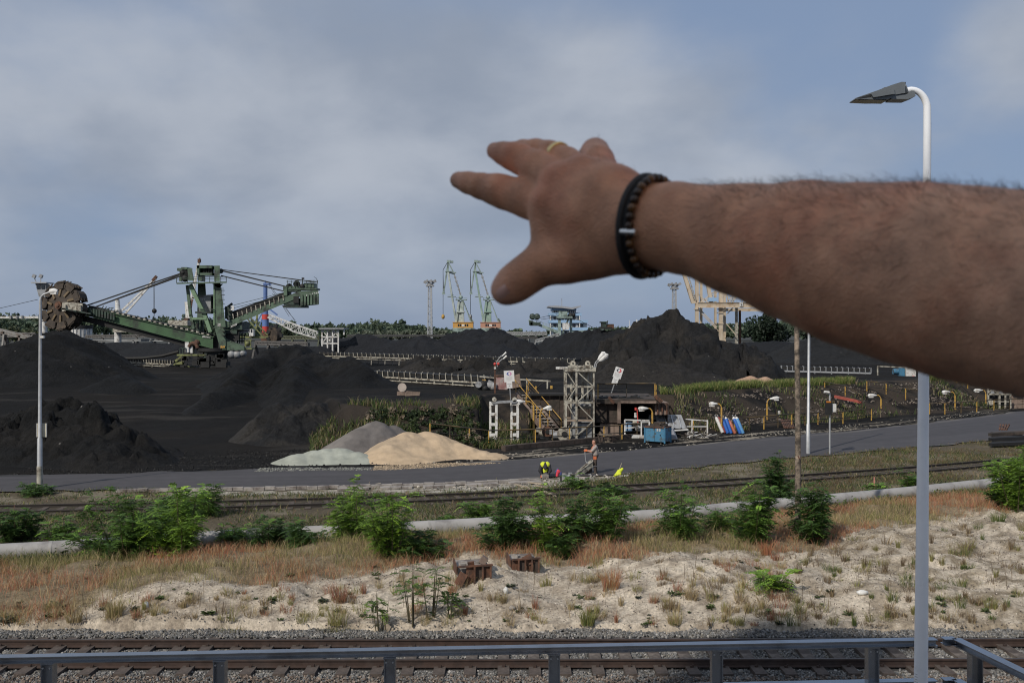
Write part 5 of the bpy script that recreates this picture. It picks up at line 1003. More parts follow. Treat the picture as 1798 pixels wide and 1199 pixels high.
# ------------------------------------------------------------------ signs
M_SIGN = mat('white_sign_sheet', (0.66, 0.66, 0.65), 0.5, var=0.06, scale=2)
M_LBLUE = mat('logo_blue', (0.04, 0.07, 0.33), .5, var=0); M_LPINK = mat('logo_pink', (0.55, 0.22, 0.40), .5, var=0); M_LRED = mat('logo_red', (0.55, 0.04, 0.05), .5, var=0); M_LGREY = mat('logo_dark', (0.05, 0.06, 0.08), .5, var=0)
M_INK = mat('grey_lettering', (0.35, 0.35, 0.36), .6, var=0)
def sign(u, v, D, w_, h_, tilt, lab, c1, c2, zfoot):
    c = Q(u, v, D); s = D / F; Rm = Matrix.Rotation(tilt, 3, 'Y'); ex = Rm @ Vector((1, 0, 0)); ez = Rm @ Vector((0, 0, 1))
    foot = c - ez * ((c.z - zfoot) / max(.3, ez.z))
    t = thing('sign', lab, 'sign', foot, 'white signs with a two colour chevron emblem')
    def P_(x, z, d=0): return c + ex * x * s + ez * z * s + Vector((0, -d, 0))
    bd = part('sign_board', M_SIGN, t, lambda b: b.box(c, (w_ * s, .05, h_ * s), Rm))
    part('lower_plate', M_SIGN, t, lambda b: b.box(P_(-.5, -h_ * .5 - 5.5), (10 * s, .05, 11 * s), Rm))
    part('post', M_GREY, t, lambda b: b.bar(foot - ez * .3, P_(0, h_ * .3, -.06), .07))
    # emblem: two facing chevrons
    L_ = [(-6, 0), (-2.2, 3.8), (.2, 3.8), (-3, 0), (.2, -3.8), (-2.2, -3.8)]; Rr = [(-.2, 4.6), (2.4, 4.6), (6.4, 0), (2.4, -4.6), (-.2, -4.6), (3.4, 0)]
    o = P_(0, h_ * .22, .032)
    part('emblem_left', c1, bd, lambda b: b.prism(L_, o, ex * s * .78, ez * s * .78, .008)); part('emblem_right', c2, bd, lambda b: b.prism(Rr, o, ex * s * .78, ez * s * .78, .008))
    for k in range(4): part('text_line', M_INK, bd, lambda b: b.box(P_(-.3 * (k % 2), -h_ * .10 - 1.7 * k, .03), ((11, 9, 11, 6)[k] * s, .008, .45 * s), Rm))
    for k in range(2): part('text_line', M_INK, t, lambda b: b.box(P_(-.5, -h_ * .5 - 3.5 - 3.2 * k, .03), ((7, 2.6)[k] * s, .008, (1, 1.6)[k] * s), Rm))
sign(894, 660.5, 76, 18, 20, -.06, 'upright white sign with blue and pink emblem in front of the brown hopper', M_LBLUE, M_LPINK, ZU)
sign(1085.5, 654.5, 80, 14.5, 19, .33, 'leaning white sign with dark and red emblem on a tilted post', M_LGREY, M_LRED, ZU)

# ------------------------------------------------------------------ yellow armed street lamps by the road
def arm_lamp(u, vb, vt, D, reach, lab, zb=None, head=16, drop=0):
    b0 = Q(u, vb, D); zb = gz(b0.x, D) if zb is None else zb; b0.z = zb; s = D / F
    t = thing('street_lamp', lab, 'street lamp', b0, 'street lamps with white heads along the coal yard')
    top = Q(u, vt + 7, D); sg = 1 if reach > 0 else -1; tip = Q(u + reach, vt - drop, D)
    part('pole', M_YEL, t, lambda b: b.tube([b0 - Vector((0, 0, .2)), top], .07, 8))
    part('arm', M_YEL, t, lambda b: b.tube([top, top.lerp(tip, .15) + Vector((0, 0, 3.2 * s)), top.lerp(tip, .45) + Vector((0, 0, 4.0 * s)), tip], .045, 7))
    d = (tip - (top.lerp(tip, .45) + Vector((0, 0, 4.0 * s)))).normalized(); e = tip + d * head * s
    up = d.cross(Vector((0, 1, 0))).normalized(); up = up if up.z > 0 else -up
    def hd(b):
        b.tube([tip - d * .12, tip + d * .1, tip.lerp(e, .45), tip.lerp(e, .8), e], [.05, .11, .165, .16, .08], 10)
        b.box(tip.lerp(e, .62) - up * .14, (.36, .24, .08))
    part('lamp_head', M_WHITE, t, hd)
    return t
arm_lamp(937, 783, 705, 68, -18, 'yellow street lamp with white head pointing left in front of the stairs', zb=0, head=17)
arm_lamp(948.5, 745, 719, 70.5, 8, 'short yellow street lamp leaning right beside the stairs', zb=.6, head=12, drop=2)
arm_lamp(1145.5, 748, 717, 70, -10, 'yellow street lamp above the blue box', zb=0, head=15)
arm_lamp(1267, 745, 709, 73, -10, 'yellow street lamp above the gas cylinders', zb=0, head=12)
arm_lamp(1347, 740, 701, 80, 7, 'yellow street lamp pointing right on the grass bank near the wooden pole', zb=.6, head=14, drop=1)
arm_lamp(1547, 712, 694, 84, -10, 'yellow street lamp at the coal ramp', zb=1.2, head=13)
arm_lamp(1677, 712, 688, 92, -11, 'yellow street lamp right of the grey lamp post', zb=.5, head=12)
arm_lamp(1731, 705, 685, 96, -8, 'yellow street lamp at the right edge near the dark frames', zb=.8, head=13)
t = thing('floodlight_post', 'rusty post with two thin floodlight arms behind the left sign', 'street lamp', (Q(869, 0, 78).x, 78, ZU), 'street lamps with white heads along the coal yard')
part('pole', M_RUST, t, lambda b: b.bar(Q(869, 690, 78), Q(869, 642, 78), .13))
part('arm', M_GREY, t, lambda b: b.tube([Q(870, 644, 78), Q(874, 632, 78), Q(879, 626, 78), Q(882, 624, 78)], .04, 6))
part('arm', M_GREY, t, lambda b: b.tube([Q(873, 644, 78), Q(876, 636, 78), Q(881, 631, 78), Q(884, 630, 78)], .04, 6))
part('lamp_head', M_WHITE, t, lambda b: b.tube([Q(882, 625, 78), Q(889, 618.5, 78)], [.05, .08], 7)); part('lamp_head', M_WHITE, t, lambda b: b.tube([Q(884, 630, 78), Q(890, 625, 78)], [.06, .11], 7))
part('insulator', M_RED, t, lambda b: [b.ball(Q(869, 639, 78), .12), b.ball(Q(875, 639, 78), .12)])
part('junction_box', M_WHITE, t, lambda b: b.box(Q(869, 646, 77.9), (.16, .14, .16)))

# ------------------------------------------------------------------ gate frame, stairs, lattice tower, bunker, wall
D = 66.5; S = D / F
def T(u, v, dy=0): return Q(u, v, D + dy)
t = thing('gate_frame', 'white gate like frame of two ladder columns behind the sand heap', 'gate frame', (T(886, 0).x, D, 0))
for side, u0, vt in ((0, 861, 706), (1, 898.5, 705)):
    for k in range(2):
        u = u0 + 9.5 * k + (1.2 if k else 0)
        part('column', M_WHITE, t, lambda b: [b.box((T(u, 0).x, D + (.5 if k == 0 else 0), (T(0, vt).z - .1) / 2), ((4.5, 3.2)[1 - k] * S * .9, .16, T(0, vt).z + .1)), b.box((T(u - 2, 0).x, D + .15 + (.5 if k == 0 else 0), (T(0, vt).z - .1) / 2), (.03, .3, T(0, vt).z + .1))])
    for v in (709, 727, 745, 763, 774): part('rung', M_WHITE, t, lambda b: b.box(T(u0 + 4.5, v, .25), (10 * S, .5, 4 * S)))
    part('pulley', M_CREAM, t, lambda b: [b.cyl(T(868 + 35.5 * side, 701, -.12), T(868 + 35.5 * side, 701, .12), 4 * S, n=16), b.box(T(868 + 35.5 * side, 704, 0), (5 * S, .3, 3 * S))])
    part('pulley_hub', M_GREY, t, lambda b: b.cyl(T(868 + 35.5 * side, 701, -.16), T(868 + 35.5 * side, 701, .16), 1.2 * S, n=10))
    part('counterweight', M_WHITE, t, lambda b: [b.box(T(864 + 35 * side, 772, -.1), (7 * S, .5, 5 * S)), b.ball(T(869 + 30 * side, 771, -.2), .16)])
part('top_beam', M_GREY, t, lambda b: b.bar(T(864, 707), T(908, 704), .3, .14))
part('bottom_winch', M_WHITE, t, lambda b: [b.bar(T(873, 777), T(902, 775), .2, .14), b.cyl(T(889, 779, -.1), T(893, 779, -.1), .14, n=10)])

def stairs():
    A = Q(906, 690, 77); A.z = ZU; B = Q(962, 772, 71); B.z = 0.1
    t = thing('staircase', 'concrete stairs with yellow handrails climbing the bank by the gate frame', 'stairs', B)
    sd_ = Vector((.55, .35, 0)).normalized(); d = B - A
    for q in (0, 1): part('stringer', M_PINKCONC, t, lambda b: b.bar(A + sd_ * q * 1.1, B + sd_ * q * 1.1, .15, .45))
    for k in range(13):
        p = A + d * (k + .5) / 13; part('tread', M_CONC, t, lambda b: b.box(p + sd_ * .55 + Vector((0, 0, .1)), (1.2, .42, .07)))
    for q in (0, 1):
        o = sd_ * q * 1.15; part('handrail', M_YEL, t, lambda b: b.tube([A + o + Vector((0, 0, 1.05)) - d.normalized() * .5, A + o + Vector((0, 0, 1.05)), B + o + Vector((0, 0, 1.05))], .03, 7))
        part('midrail', M_DYEL, t, lambda b: b.tube([A + o + Vector((0, 0, .5)), B + o + Vector((0, 0, .5))], .03, 6))
        for k in range(4): part('post', M_YEL, t, lambda b: b.bar(A + o + d * k / 3, A + o + d * k / 3 + Vector((0, 0, 1.05)), .055))
stairs()

def hoist_tower():
    D = 69.0; S = D / F
    def T(u, v, dy=0): return Q(u, v, D + dy)
    t = thing('hoist_tower', 'grey lattice hoist tower with two pulleys on top', 'tower', (T(1019, 0).x, D, 0))
    us = (994, 1042.5); dep = 2.0; zb = 0.0
    for u in us:
        for dy in (0, dep): part('corner_post', M_CREAM, t, lambda b: b.bar(Vector((T(u, 0).x, D + dy, zb)), Vector((T(u, 0).x, D + dy, T(0, 649).z)), .11))
    part('middle_post', M_CREAM, t, lambda b: b.bar(Vector((T(1012, 0).x, D - .05, zb)), Vector((T(1012, 0).x, D - .05, T(0, 649).z)), .13))
    for u in (1005, 1025, 1033): part('guide_post', M_CREAM, t, lambda b: b.cyl(Vector((T(u, 0).x, D + 1, 2.0)), Vector((T(u, 0).x, D + 1, T(0, 649).z)), .11, n=8))
    vs_ = (651, 679, 707, 738, 765)
    for v in vs_[1:4]:
        part('ring_beam', M_CREAM if v != 738 else mat('rusty_cream', (.26, .2, .15), .8, var=.3), t, lambda b: [b.bar(Vector((T(us[0], 0).x, D + dy, T(0, v).z)), Vector((T(us[1], 0).x, D + dy, T(0, v).z)), .1, .12) for dy in (0, dep)] + [b.bar(Vector((T(u, 0).x, D, T(0, v).z)), Vector((T(u, 0).x, D + dep, T(0, v).z)), .1) for u in us])
    for i in range(4):
        a, c = (vs_[i], vs_[i + 1]); 
        def br(b):
            for dy in (0, dep):
                p = lambda u, v: Vector((T(u, 0).x, D + dy - .03, T(0, v).z))
                if i % 2 == 0: b.bar(p(us[0], a), p(1012, c), .065); b.bar(p(1012, a), p(us[1], c), .065)
                else: b.bar(p(us[0], c), p(1012, a), .065); b.bar(p(1012, c), p(us[1], a), .065)
            for u in us:
                x = T(u, 0).x; b.bar(Vector((x, D, T(0, a).z)), Vector((x, D + dep, T(0, c).z)), .06)
        part('brace', M_CREAM, t, br)
    part('top_frame', M_CREAM, t, lambda b: [b.box((T(1019, 0).x, D + dep / 2, T(0, 649).z), (54 * S, dep + .3, .26)), b.box((T(1019, 0).x, D - .1, T(0, 644).z), (44 * S, .1, 5 * S))] + [b.box((T(1001 + 12 * k, 0).x, D - .17, T(0, 643.5).z), (.08, .06, 6 * S)) for k in range(4)])
    for k, u in enumerate((1006, 1032)):
        pl = part('pulley', M_CREAM, t, lambda b: [b.cyl(T(u, 638, .7), T(u, 638, .9), 5 * S, n=18), b.cyl(T(u, 638, .62), T(u, 638, .7), 4.4 * S, n=18), b.box(T(u, 641, .8), (8 * S, .5, 3 * S))])
        part('pulley_hub', M_BLACK, pl, lambda b: b.cyl(T(u, 638, .55), T(u, 638, 1.0), .06, n=8))
    part('lamp_arm', M_GREY, t, lambda b: [b.tube([T(1044, 650), T(1044, 642), T(1046, 636), T(1050, 632)], .05, 7), b.tube([T(1046, 646), T(1048, 638), T(1052, 634)], .04, 7)])
    part('lamp_head', M_WHITE, t, lambda b: [b.tube([T(1050, 632), T(1054, 627.5), T(1060, 621), T(1063, 619.5)], [.06, .15, .2, .1], 9)])
    part('lamp_head', M_WHITE, t, lambda b: [b.tube([T(1052, 634), T(1056, 631.5), T(1065, 624), T(1068, 624)], [.06, .17, .22, .1], 9)])
    part('side_lamp', M_WHITE, t, lambda b: [b.box(T(983, 646, 0), (14 * S, .24, 4 * S)), b.bar(T(990, 645), T(996, 645), .07)])
    part('cabin', M_GREY, t, lambda b: [b.hull8(h8(lambda i, j, k: T(1014 + 25 * i, 771 - 34 * k, .3 + 1.4 * j))), b.hull8(h8(lambda i, j, k: T((1001, 1004)[k] + (11, 8)[k] * i, 771 - 62 * k, .5 + 1.2 * j)))])
    part('cabin_seam', M_BLACK, t, lambda b: [b.box(T(1026, 742, .27), (24 * S, .04, .06)), b.bar(T(1014, 768, .2), T(1038, 745, .2), .07)])
    part('window_gap', M_BLACK, t, lambda b: b.box(T(1026, 715, .3), (24 * S, .3, 4 * S)))
    part('lift_machine', M_GREY, t, lambda b: [b.box(T(1027, 711, 1), (20 * S, 1, 4 * S)), b.ball(T(1020, 709, .8), .2)])
hoist_tower()

def bunker():
    t = thing('concrete_bunker', 'stained concrete bunker with a dark mouth behind the blue box', 'bunker', (Q(1110, 0, 71).x, 71, 0))
    def B_(u0, u1, v0, v1, d0, d1): return lambda b: b.hull8(h8(lambda i, j, k: Vector((Q((u0, u1)[i], 0, (70.5)).x, (d0, d1)[j], max(-.2, Q(0, (v1, v0)[k], 70.5).z)))))
    for k in range(2): part('wall_panel', M_DARKWALL, t, B_(1047 + 21 * k, 1067 + 21 * k, 709, 742, 70.5, 71))
    for k in range(3): part('wall_panel', M_PINKCONC, t, B_(1054 + 12.5 * k, 1065.6 + 12.5 * k, 743, 774, 70.62, 71))
    part('pier', M_PINKCONC, t, B_(1083, 1088.5, 705, 742, 69.9, 76))
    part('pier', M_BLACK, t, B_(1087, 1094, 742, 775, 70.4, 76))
    part('roof_slab', M_DARKWALL, t, B_(1047, 1158, 700, 708, 70, 77))
    part('roof_edge', M_PINKCONC, t, B_(1088, 1150, 703, 707, 69.8, 69.99))
    part('right_wall', M_PINKCONC, t, B_(1150, 1174, 707, 728, 70.4, 77))
    for k in range(3): part('rib', M_RUST, t, B_(1153 + 8 * k, 1155 + 8 * k, 707, 727, 70.25, 70.39))
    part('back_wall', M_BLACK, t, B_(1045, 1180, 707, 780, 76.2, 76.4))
    part('side_wall', M_DARKWALL, t, B_(1046, 1047, 707, 780, 71, 76))
    part('side_wall', M_DARKWALL, t, B_(1173, 1174.5, 728, 780, 71, 76))
    part('bracket', M_RUST, t, lambda b: [b.bar(Q(1069, 697, 70), Q(1078, 708, 70), .2), b.bar(Q(1150, 695, 70), Q(1162, 706, 70), .25)])
    part('roof_debris', M_BLACK, t, lambda b: [b.box(Q(RNG.uniform(1050, 1150), RNG.uniform(697, 701), RNG.uniform(70.5, 74)), (RNG.uniform(.2, 1.2), .4, RNG.uniform(.1, .25)), Matrix.Rotation(RNG.uniform(-.3, .3), 3, 'Y')) for _ in range(24)])
bunker()
t = thing('retaining_wall', 'sooty brown retaining wall behind the stairs and the lattice tower', 'wall', (Q(995, 0, 75.5).x, 75.5, 0))
for k in range(7):
    u = 932 + 17 * k; part('panel', M_DARKWALL, t, lambda b: b.hull8(h8(lambda i, j, k_: Vector((Q(u + 16.2 * i, 0, 75.5).x, 75.3 + (.04 * (k % 2)) + .5 * j, -.2 if k_ == 0 else 2.62)))))
part('coping', M_BLACK, t, lambda b: b.bar(Q(928, 0, 75.6) * 0 + Vector((Q(928, 0, 75.5).x, 75.4, 2.7)), Vector((Q(1052, 0, 75.5).x, 75.4, 2.7)), .8, .16))
t = thing('pipe', 'dark pipe running along the brown retaining wall', 'pipe', Q(1000, 741, 74.8))
part('pipe_run', M_BLACK, t, lambda b: b.tube([Q(950, 738, 74.8), Q(1000, 736, 74.8), Q(1060, 738, 74.0)], .08, 8))
t = thing('concrete_chute', 'brown concrete wing wall with a round sign above the grass slope', 'wall', Q(720, 705, 76))
part('slab', M_PINKCONC, t, lambda b: b.hull8(h8(lambda i, j, k: Q((711, 732)[i] + (0 if not k else 6 * i), ((705, 686), (711, 688))[i][k], 76 + 1.0 * j))))
part('slab', M_PINKCONC, t, lambda b: b.hull8(h8(lambda i, j, k: Q((697, 711)[i], ((694, 687), (703, 687))[i][k], 77.2 + .5 * j))))
part('round_sign', mat('pale_disc', (0.42, 0.36, 0.31), .7), t, lambda b: [b.tube([Q(706, 680, 75.9), Q(706, 680, 75.96)], .33, 20), b.bar(Q(706, 690, 76), Q(706, 683, 76), .06)])

# ------------------------------------------------------------------ yellow railings
def railing(name, lab, pts, hgt=1.05, step=1.5, m_rail=M_DYEL, m_post=M_YEL, z=None, mid=True, group='yellow railings round the coal yard'):
    P_ = []
    for u, v, Dd in pts:
        p = Q(u, v, Dd) if z != 'g' else Vector((Q(u, v, Dd).x, Dd, gz(Q(u, v, Dd).x, Dd) - .05)); P_.append(p)
    t = thing(name, lab, 'railing', P_[0], group); up = Vector((0, 0, hgt))
    for a, c in zip(P_[:-1], P_[1:]):
        part('top_rail', m_rail, t, lambda b: b.tube([a + up, c + up], .045, 7))
        if mid: part('mid_rail', M_BLACK if m_rail is M_DYEL else m_rail, t, lambda b: b.tube([a + up * .5, c + up * .5], .03, 6))
        n = max(1, round((c - a).length / step))
        for k in range(n + (c is P_[-1])):
            p = a.lerp(c, k / n); part('post', m_post if (k % 2 == 0) else m_rail, t, lambda b: b.bar(p, p + up, .07))
    return t
railing('railing', 'yellow railing along the kerb from the sand heap to the lattice tower', [(755, 788, 64), (858, 787, 65), (940, 786, 66), (1000, 781, 67.2), (1090, 774, 68.5)], z='g', step=1.5)
railing('railing', 'yellow railing in front of the blue box and the scrap', [(1092, 774, 69), (1170, 768, 71), (1240, 760, 73)], z='g', step=1.5)
railing('railing', 'long yellow railing below the grass bank right of the gas cylinders', [(1290, 760, 74.5), (1390, 748, 78), (1480, 737, 82), (1530, 734, 84)], z='g', step=1.5)
railing('railing', 'dark railing on top of the retaining wall above the stairs', [(925, 700, 76.5), (990, 700, 76.5), (1050, 700, 76.6)], z='g', step=2.2)
railing('railing', 'yellow posted railing on the bunker roof', [(1050, 700, 71), (1150, 699, 71), (1152, 697, 76)], step=2.1)
railing('railing', 'sloping yellow railing left of the coal ramp', [(1448, 690, 92), (1484, 697, 88), (1514, 716, 84)], hgt=1.0, step=3.5)
railing('railing', 'sloping yellow railing right of the coal ramp', [(1522, 688, 93), (1556, 692, 91), (1590, 702, 88), (1625, 706, 87)], hgt=1.0, step=2.6)
railing('railing', 'yellow railing at the road right of the grey lamp post', [(1632, 712, 90), (1659, 716, 90), (1715, 720, 93), (1745, 717, 95), (1800, 716, 97)], z='g', step=2.2)
railing('railing', 'short yellow stair railing on the slope at the right edge', [(1680, 672, 100), (1699, 682, 97)], hgt=1.2, step=1.6)
t = thing('ramp_beam', 'faded red beam lying on the edge of the coal ramp', 'beam', Q(1490, 703, 86))
part('beam', mat('faded_red_steel', (0.30, 0.07, 0.05), .7, var=.3), t, lambda b: b.bar(Q(1466, 696, 87), Q(1513, 706, 85), .22, .22))
# dark loading frames at the right edge
t = thing('loading_frame', 'dark steel loading frames with pale legs at the right edge', 'steel frame', (Q(1755, 0, 97).x, 97, 0))
def T6(u, v, dy=0): return Q(u, v, 97 + dy)
for u in (1735, 1755, 1765, 1774): part('leg', M_CREAM, t, lambda b: b.bar(Vector((T6(u, 0).x, 97, 0)), T6(u, 692 if u > 1740 else 672), .14))
for u in (1735, 1744, 1752, 1758): part('upper_post', M_CREAM, t, lambda b: b.bar(T6(u, 692, 1), T6(u, 674, 1), .13))
part('beam', M_CREAM, t, lambda b: [b.bar(T6(1734, 692), T6(1776, 692), .14), b.bar(T6(1735, 705), T6(1775, 705), .08)])
part('brace', M_CREAM, t, lambda b: [b.bar(T6(1736, 675, 1), T6(1752, 691, 1), .08), b.bar(T6(1735, 690, 1), T6(1744, 681, 1), .08)])
part('chute', M_GREY, t, lambda b: [b.hull8(h8(lambda i, j, k: T6(1738 + 9 * i + (3 * (1 - 2 * i) if k else 0), 692 - 7 * k, .4 + j))), b.hull8(h8(lambda i, j, k: T6(1753 + 9 * i + (3 * (1 - 2 * i) if k else 0), 692 - 8 * k, .4 + j)))])
part('drum', M_CREAM, t, lambda b: b.tube([T6(1740, 706, -.2), T6(1740, 706, .4)], .3, 14))
part('dark_back', M_BLACK, t, lambda b: b.box(T6(1756, 704, 2.2), (44 * 97 / F, .2, 26 * 97 / F)))
t = thing('concrete_bunker', 'light brown ribbed bunker wall at the right edge below the forearm', 'bunker', (Q(1800, 0, 98).x, 98, 0))
for k in range(6): part('wall_panel', M_PINKCONC, t, lambda b: b.hull8(h8(lambda i, j, k_: Vector((Q(1777 + 9.3 * k + 8.8 * i, 0, 98).x, 98 + .06 * (k % 2) + .4 * j, -.1 if not k_ else Q(0, 691, 98).z)))))
part('coping', M_BLACK, t, lambda b: b.bar(Q(1775, 690, 98), Q(1835, 690, 98), .8, .14))

# ------------------------------------------------------------------ things on the roadside
def winch(u, v, D, lab, m1, m2, sc=1.0):
    c = Q(u, v, D); t = thing('winch', lab, 'machinery', (c.x, D, 0))
    part('base', m2, t, lambda b: b.box(c + Vector((0, 0, -.55 * sc)), (1.5 * sc, .8, .12)))
    part('stand', m2, t, lambda b: [b.hull8([c + Vector((x + (.0 if k else (x > 0) * .25 - (x <= 0) * .25), -.35 + .7 * j, -.5 * sc if k == 0 else .1)) for x in (-.2, .25) for j in (0, 1) for k in (0, 1)])])
    part('drum', m1, t, lambda b: [b.cyl(c + Vector((-.1, -.5, .05)), c + Vector((-.1, .4, .05)), .42 * sc, n=18), b.cyl(c + Vector((-.1, -.56, .05)), c + Vector((-.1, -.5, .05)), .5 * sc, n=18)])
    part('hub', M_BLACK, t, lambda b: b.cyl(c + Vector((-.1, -.62, .05)), c + Vector((-.1, -.55, .05)), .2 * sc, n=12))
    part('motor', m2, t, lambda b: [b.cyl(c + Vector((-.9 * sc, 0, -.1)), c + Vector((-.45 * sc, 0, -.1)), .24 * sc, n=12), b.box(c + Vector((-.95 * sc, 0, .15)), (.3, .3, .3))])
    return t
winch(993, 762, 68.6, 'grey winch with a big drum beside the lattice tower', M_CREAM, M_GREY)
winch(963, 758, 69.5, 'rusty small winch at the foot of the stairs', M_RUST, M_CREAM, .75)
def machine_set():
    D = 69.8; t = thing('pump_unit', 'white framed pump unit with grey tanks at the bunker mouth', 'machinery', (Q(1122, 0, D).x, D, 0))
    def T(u, v, dy=0): return Q(u, v, D + dy)
    for u in (1097, 1126, 1140): part('frame_post', M_WHITE, t, lambda b: b.bar(T(u, 772), T(u, 737), .09))
    part('frame_rail', M_WHITE, t, lambda b: [b.bar(T(1097, 737), T(1141, 738), .09), b.bar(T(1097, 751), T(1126, 750), .07)])
    part('tank', M_PBLUE, t, lambda b: b.tube([T(1104, 756, .5), T(1104, 742, .5)], .26, 12)); part('tank', M_CREAM, t, lambda b: b.tube([T(1111, 744, .5), T(1122, 744, .5)], .22, 12))
    part('motor', M_GREY, t, lambda b: [b.tube([T(1127, 745, .6), T(1141, 744, .6)], .28, 12), b.ball(T(1121, 752, .4), .25)])
    part('skid', M_WHITE, t, lambda b: [b.hull8(h8(lambda i, j, k: T(1096 + 44 * i, 769 - (7 + 0 * i) * k * (1 - .35 * i), -.2 + 1.4 * j)))])
    part('warning_light', M_RED, t, lambda b: [b.bar(T(1120, 742), T(1118.5, 718), .06), b.cyl(T(1116.5, 720), T(1116.5, 715.5), .09, n=8)])
    part('control_box', M_WHITE, t, lambda b: [b.box(T(1115.5, 727), (.14, .1, .2)), b.box(T(1115.5, 731), (.16, .1, .16))])
machine_set()
def box_container():
    D = 66.5; c = Q(1156, 0, D); t = thing('waste_container', 'blue metal container with scrap on top beside the road', 'container', (c.x, D, gz(c.x, D)))
    z0 = gz(c.x, D) + .12; z1 = z0 + 25 * D / F; R_ = Matrix.Rotation(-.55, 3, 'Z'); W_, L_ = 1.05, .95
    def V(x, y, z): return Vector((c.x, D + .3, 0)) + R_ @ Vector((x, y, 0)) + Vector((0, 0, z))
    part('body', M_BLUE, t, lambda b: b.box(Vector((c.x, D + .3, (z0 + z1) / 2)), (1.42, 1.05, z1 - z0), R_))
    for sx in (-.71, .71):
        for sy in (-.525, .525): part('corner', M_BLUE, t, lambda b: b.bar(V(sx, sy, z0 - .1), V(sx, sy, z1 + .04), .09))
    part('rim', M_RUST, t, lambda b: [b.bar(V(-.73, s_ * .54, z1), V(.73, s_ * .54, z1), .08) for s_ in (-1, 1)] + [b.bar(V(s_ * .73, -.54, z1), V(s_ * .73, .54, z1), .08) for s_ in (-1, 1)])
    part('painted_number', M_WHITE, t, lambda b: [b.box(V(.25 + .16 * q, -.545, z0 + .78), (.04, .012, .16), R_) for q in (0, 1)] + [b.box(V(.21 + .16 * q, -.545, z0 + .78 + .07 * e), (.1, .012, .03), R_) for q in (0, 1) for e in (-1, 0, 1)])
    part('latch', M_BLACK, t, lambda b: [b.box(V(.42, -.55, z0 + .45), (.06, .05, .06), R_), b.box(V(.02, -.53, z0 + .45), (.02, .03, .85), R_)])
    part('scrap_fill', M_DARKWALL, t, lambda b: [b.bar(V(RNG.uniform(-.6, .6), RNG.uniform(-.4, .4), z1), V(RNG.uniform(-.6, .6), RNG.uniform(-.4, .4), z1 + RNG.uniform(.05, .3)), RNG.uniform(.05, .16)) for _ in range(22)])
box_container()
def cylinders():
    cols = [(1257, 1269, M_WHITE, 'dull white gas cylinder leaning at the left end of the row'), (1261, 1273, mat('dark_red_bottle', (.20, .04, .035), .4, var=.15), 'dark red gas cylinder half hidden behind the white one'),
            (1267, 1278, mat('bottle_blue', (.03, .12, .42), .35, var=.12), 'blue gas cylinder with white shoulder, first of the middle pair'), (1273.5, 1284, mat('bottle_blue', (.03, .12, .42)), 'blue gas cylinder with white shoulder next to the red brown one'),
            (1280.5, 1291, mat('bottle_orange', (.34, .10, .05), .45, var=.2), 'short red brown gas cylinder between the blue ones'), (1287.5, 1300, mat('bottle_blue', (.03, .12, .42)), 'blue gas cylinder of the right hand pair'),
            (1292.5, 1305, mat('bottle_sky', (.10, .27, .50), .4, var=.15), 'paler blue gas cylinder at the right end of the row')]
    for k, (ut, ub, m, lb) in enumerate(cols):
        D = 73.2 + .05 * (k % 2); foot = Q(ub, 763, D - .35); foot.z = gz(foot.x, foot.y) + .02; top = Q(ut, 732 if k != 4 else 738, D + .15); s = D / F
        t = thing('gas_cylinder', lb, 'gas cylinder', foot, 'gas cylinders leaning on the railing'); d = (top - foot).normalized(); L_ = (top - foot).length
        part('body', m, t, lambda b: b.tube([foot, foot + d * .05, top - d * .16], [.10, .125, .125], 14))
        part('shoulder', M_WHITE if k in (2, 3, 5, 6) else m, t, lambda b: b.tube([top - d * .16, top - d * .06, top], [.125, .10, .045], 14))
        part('valve', M_GREY if k != 2 else M_PGREEN, t, lambda b: b.tube([top, top + d * .07, top + d * .08, top + d * .16], [.035, .035, .065, .05], 8))
cylinders()
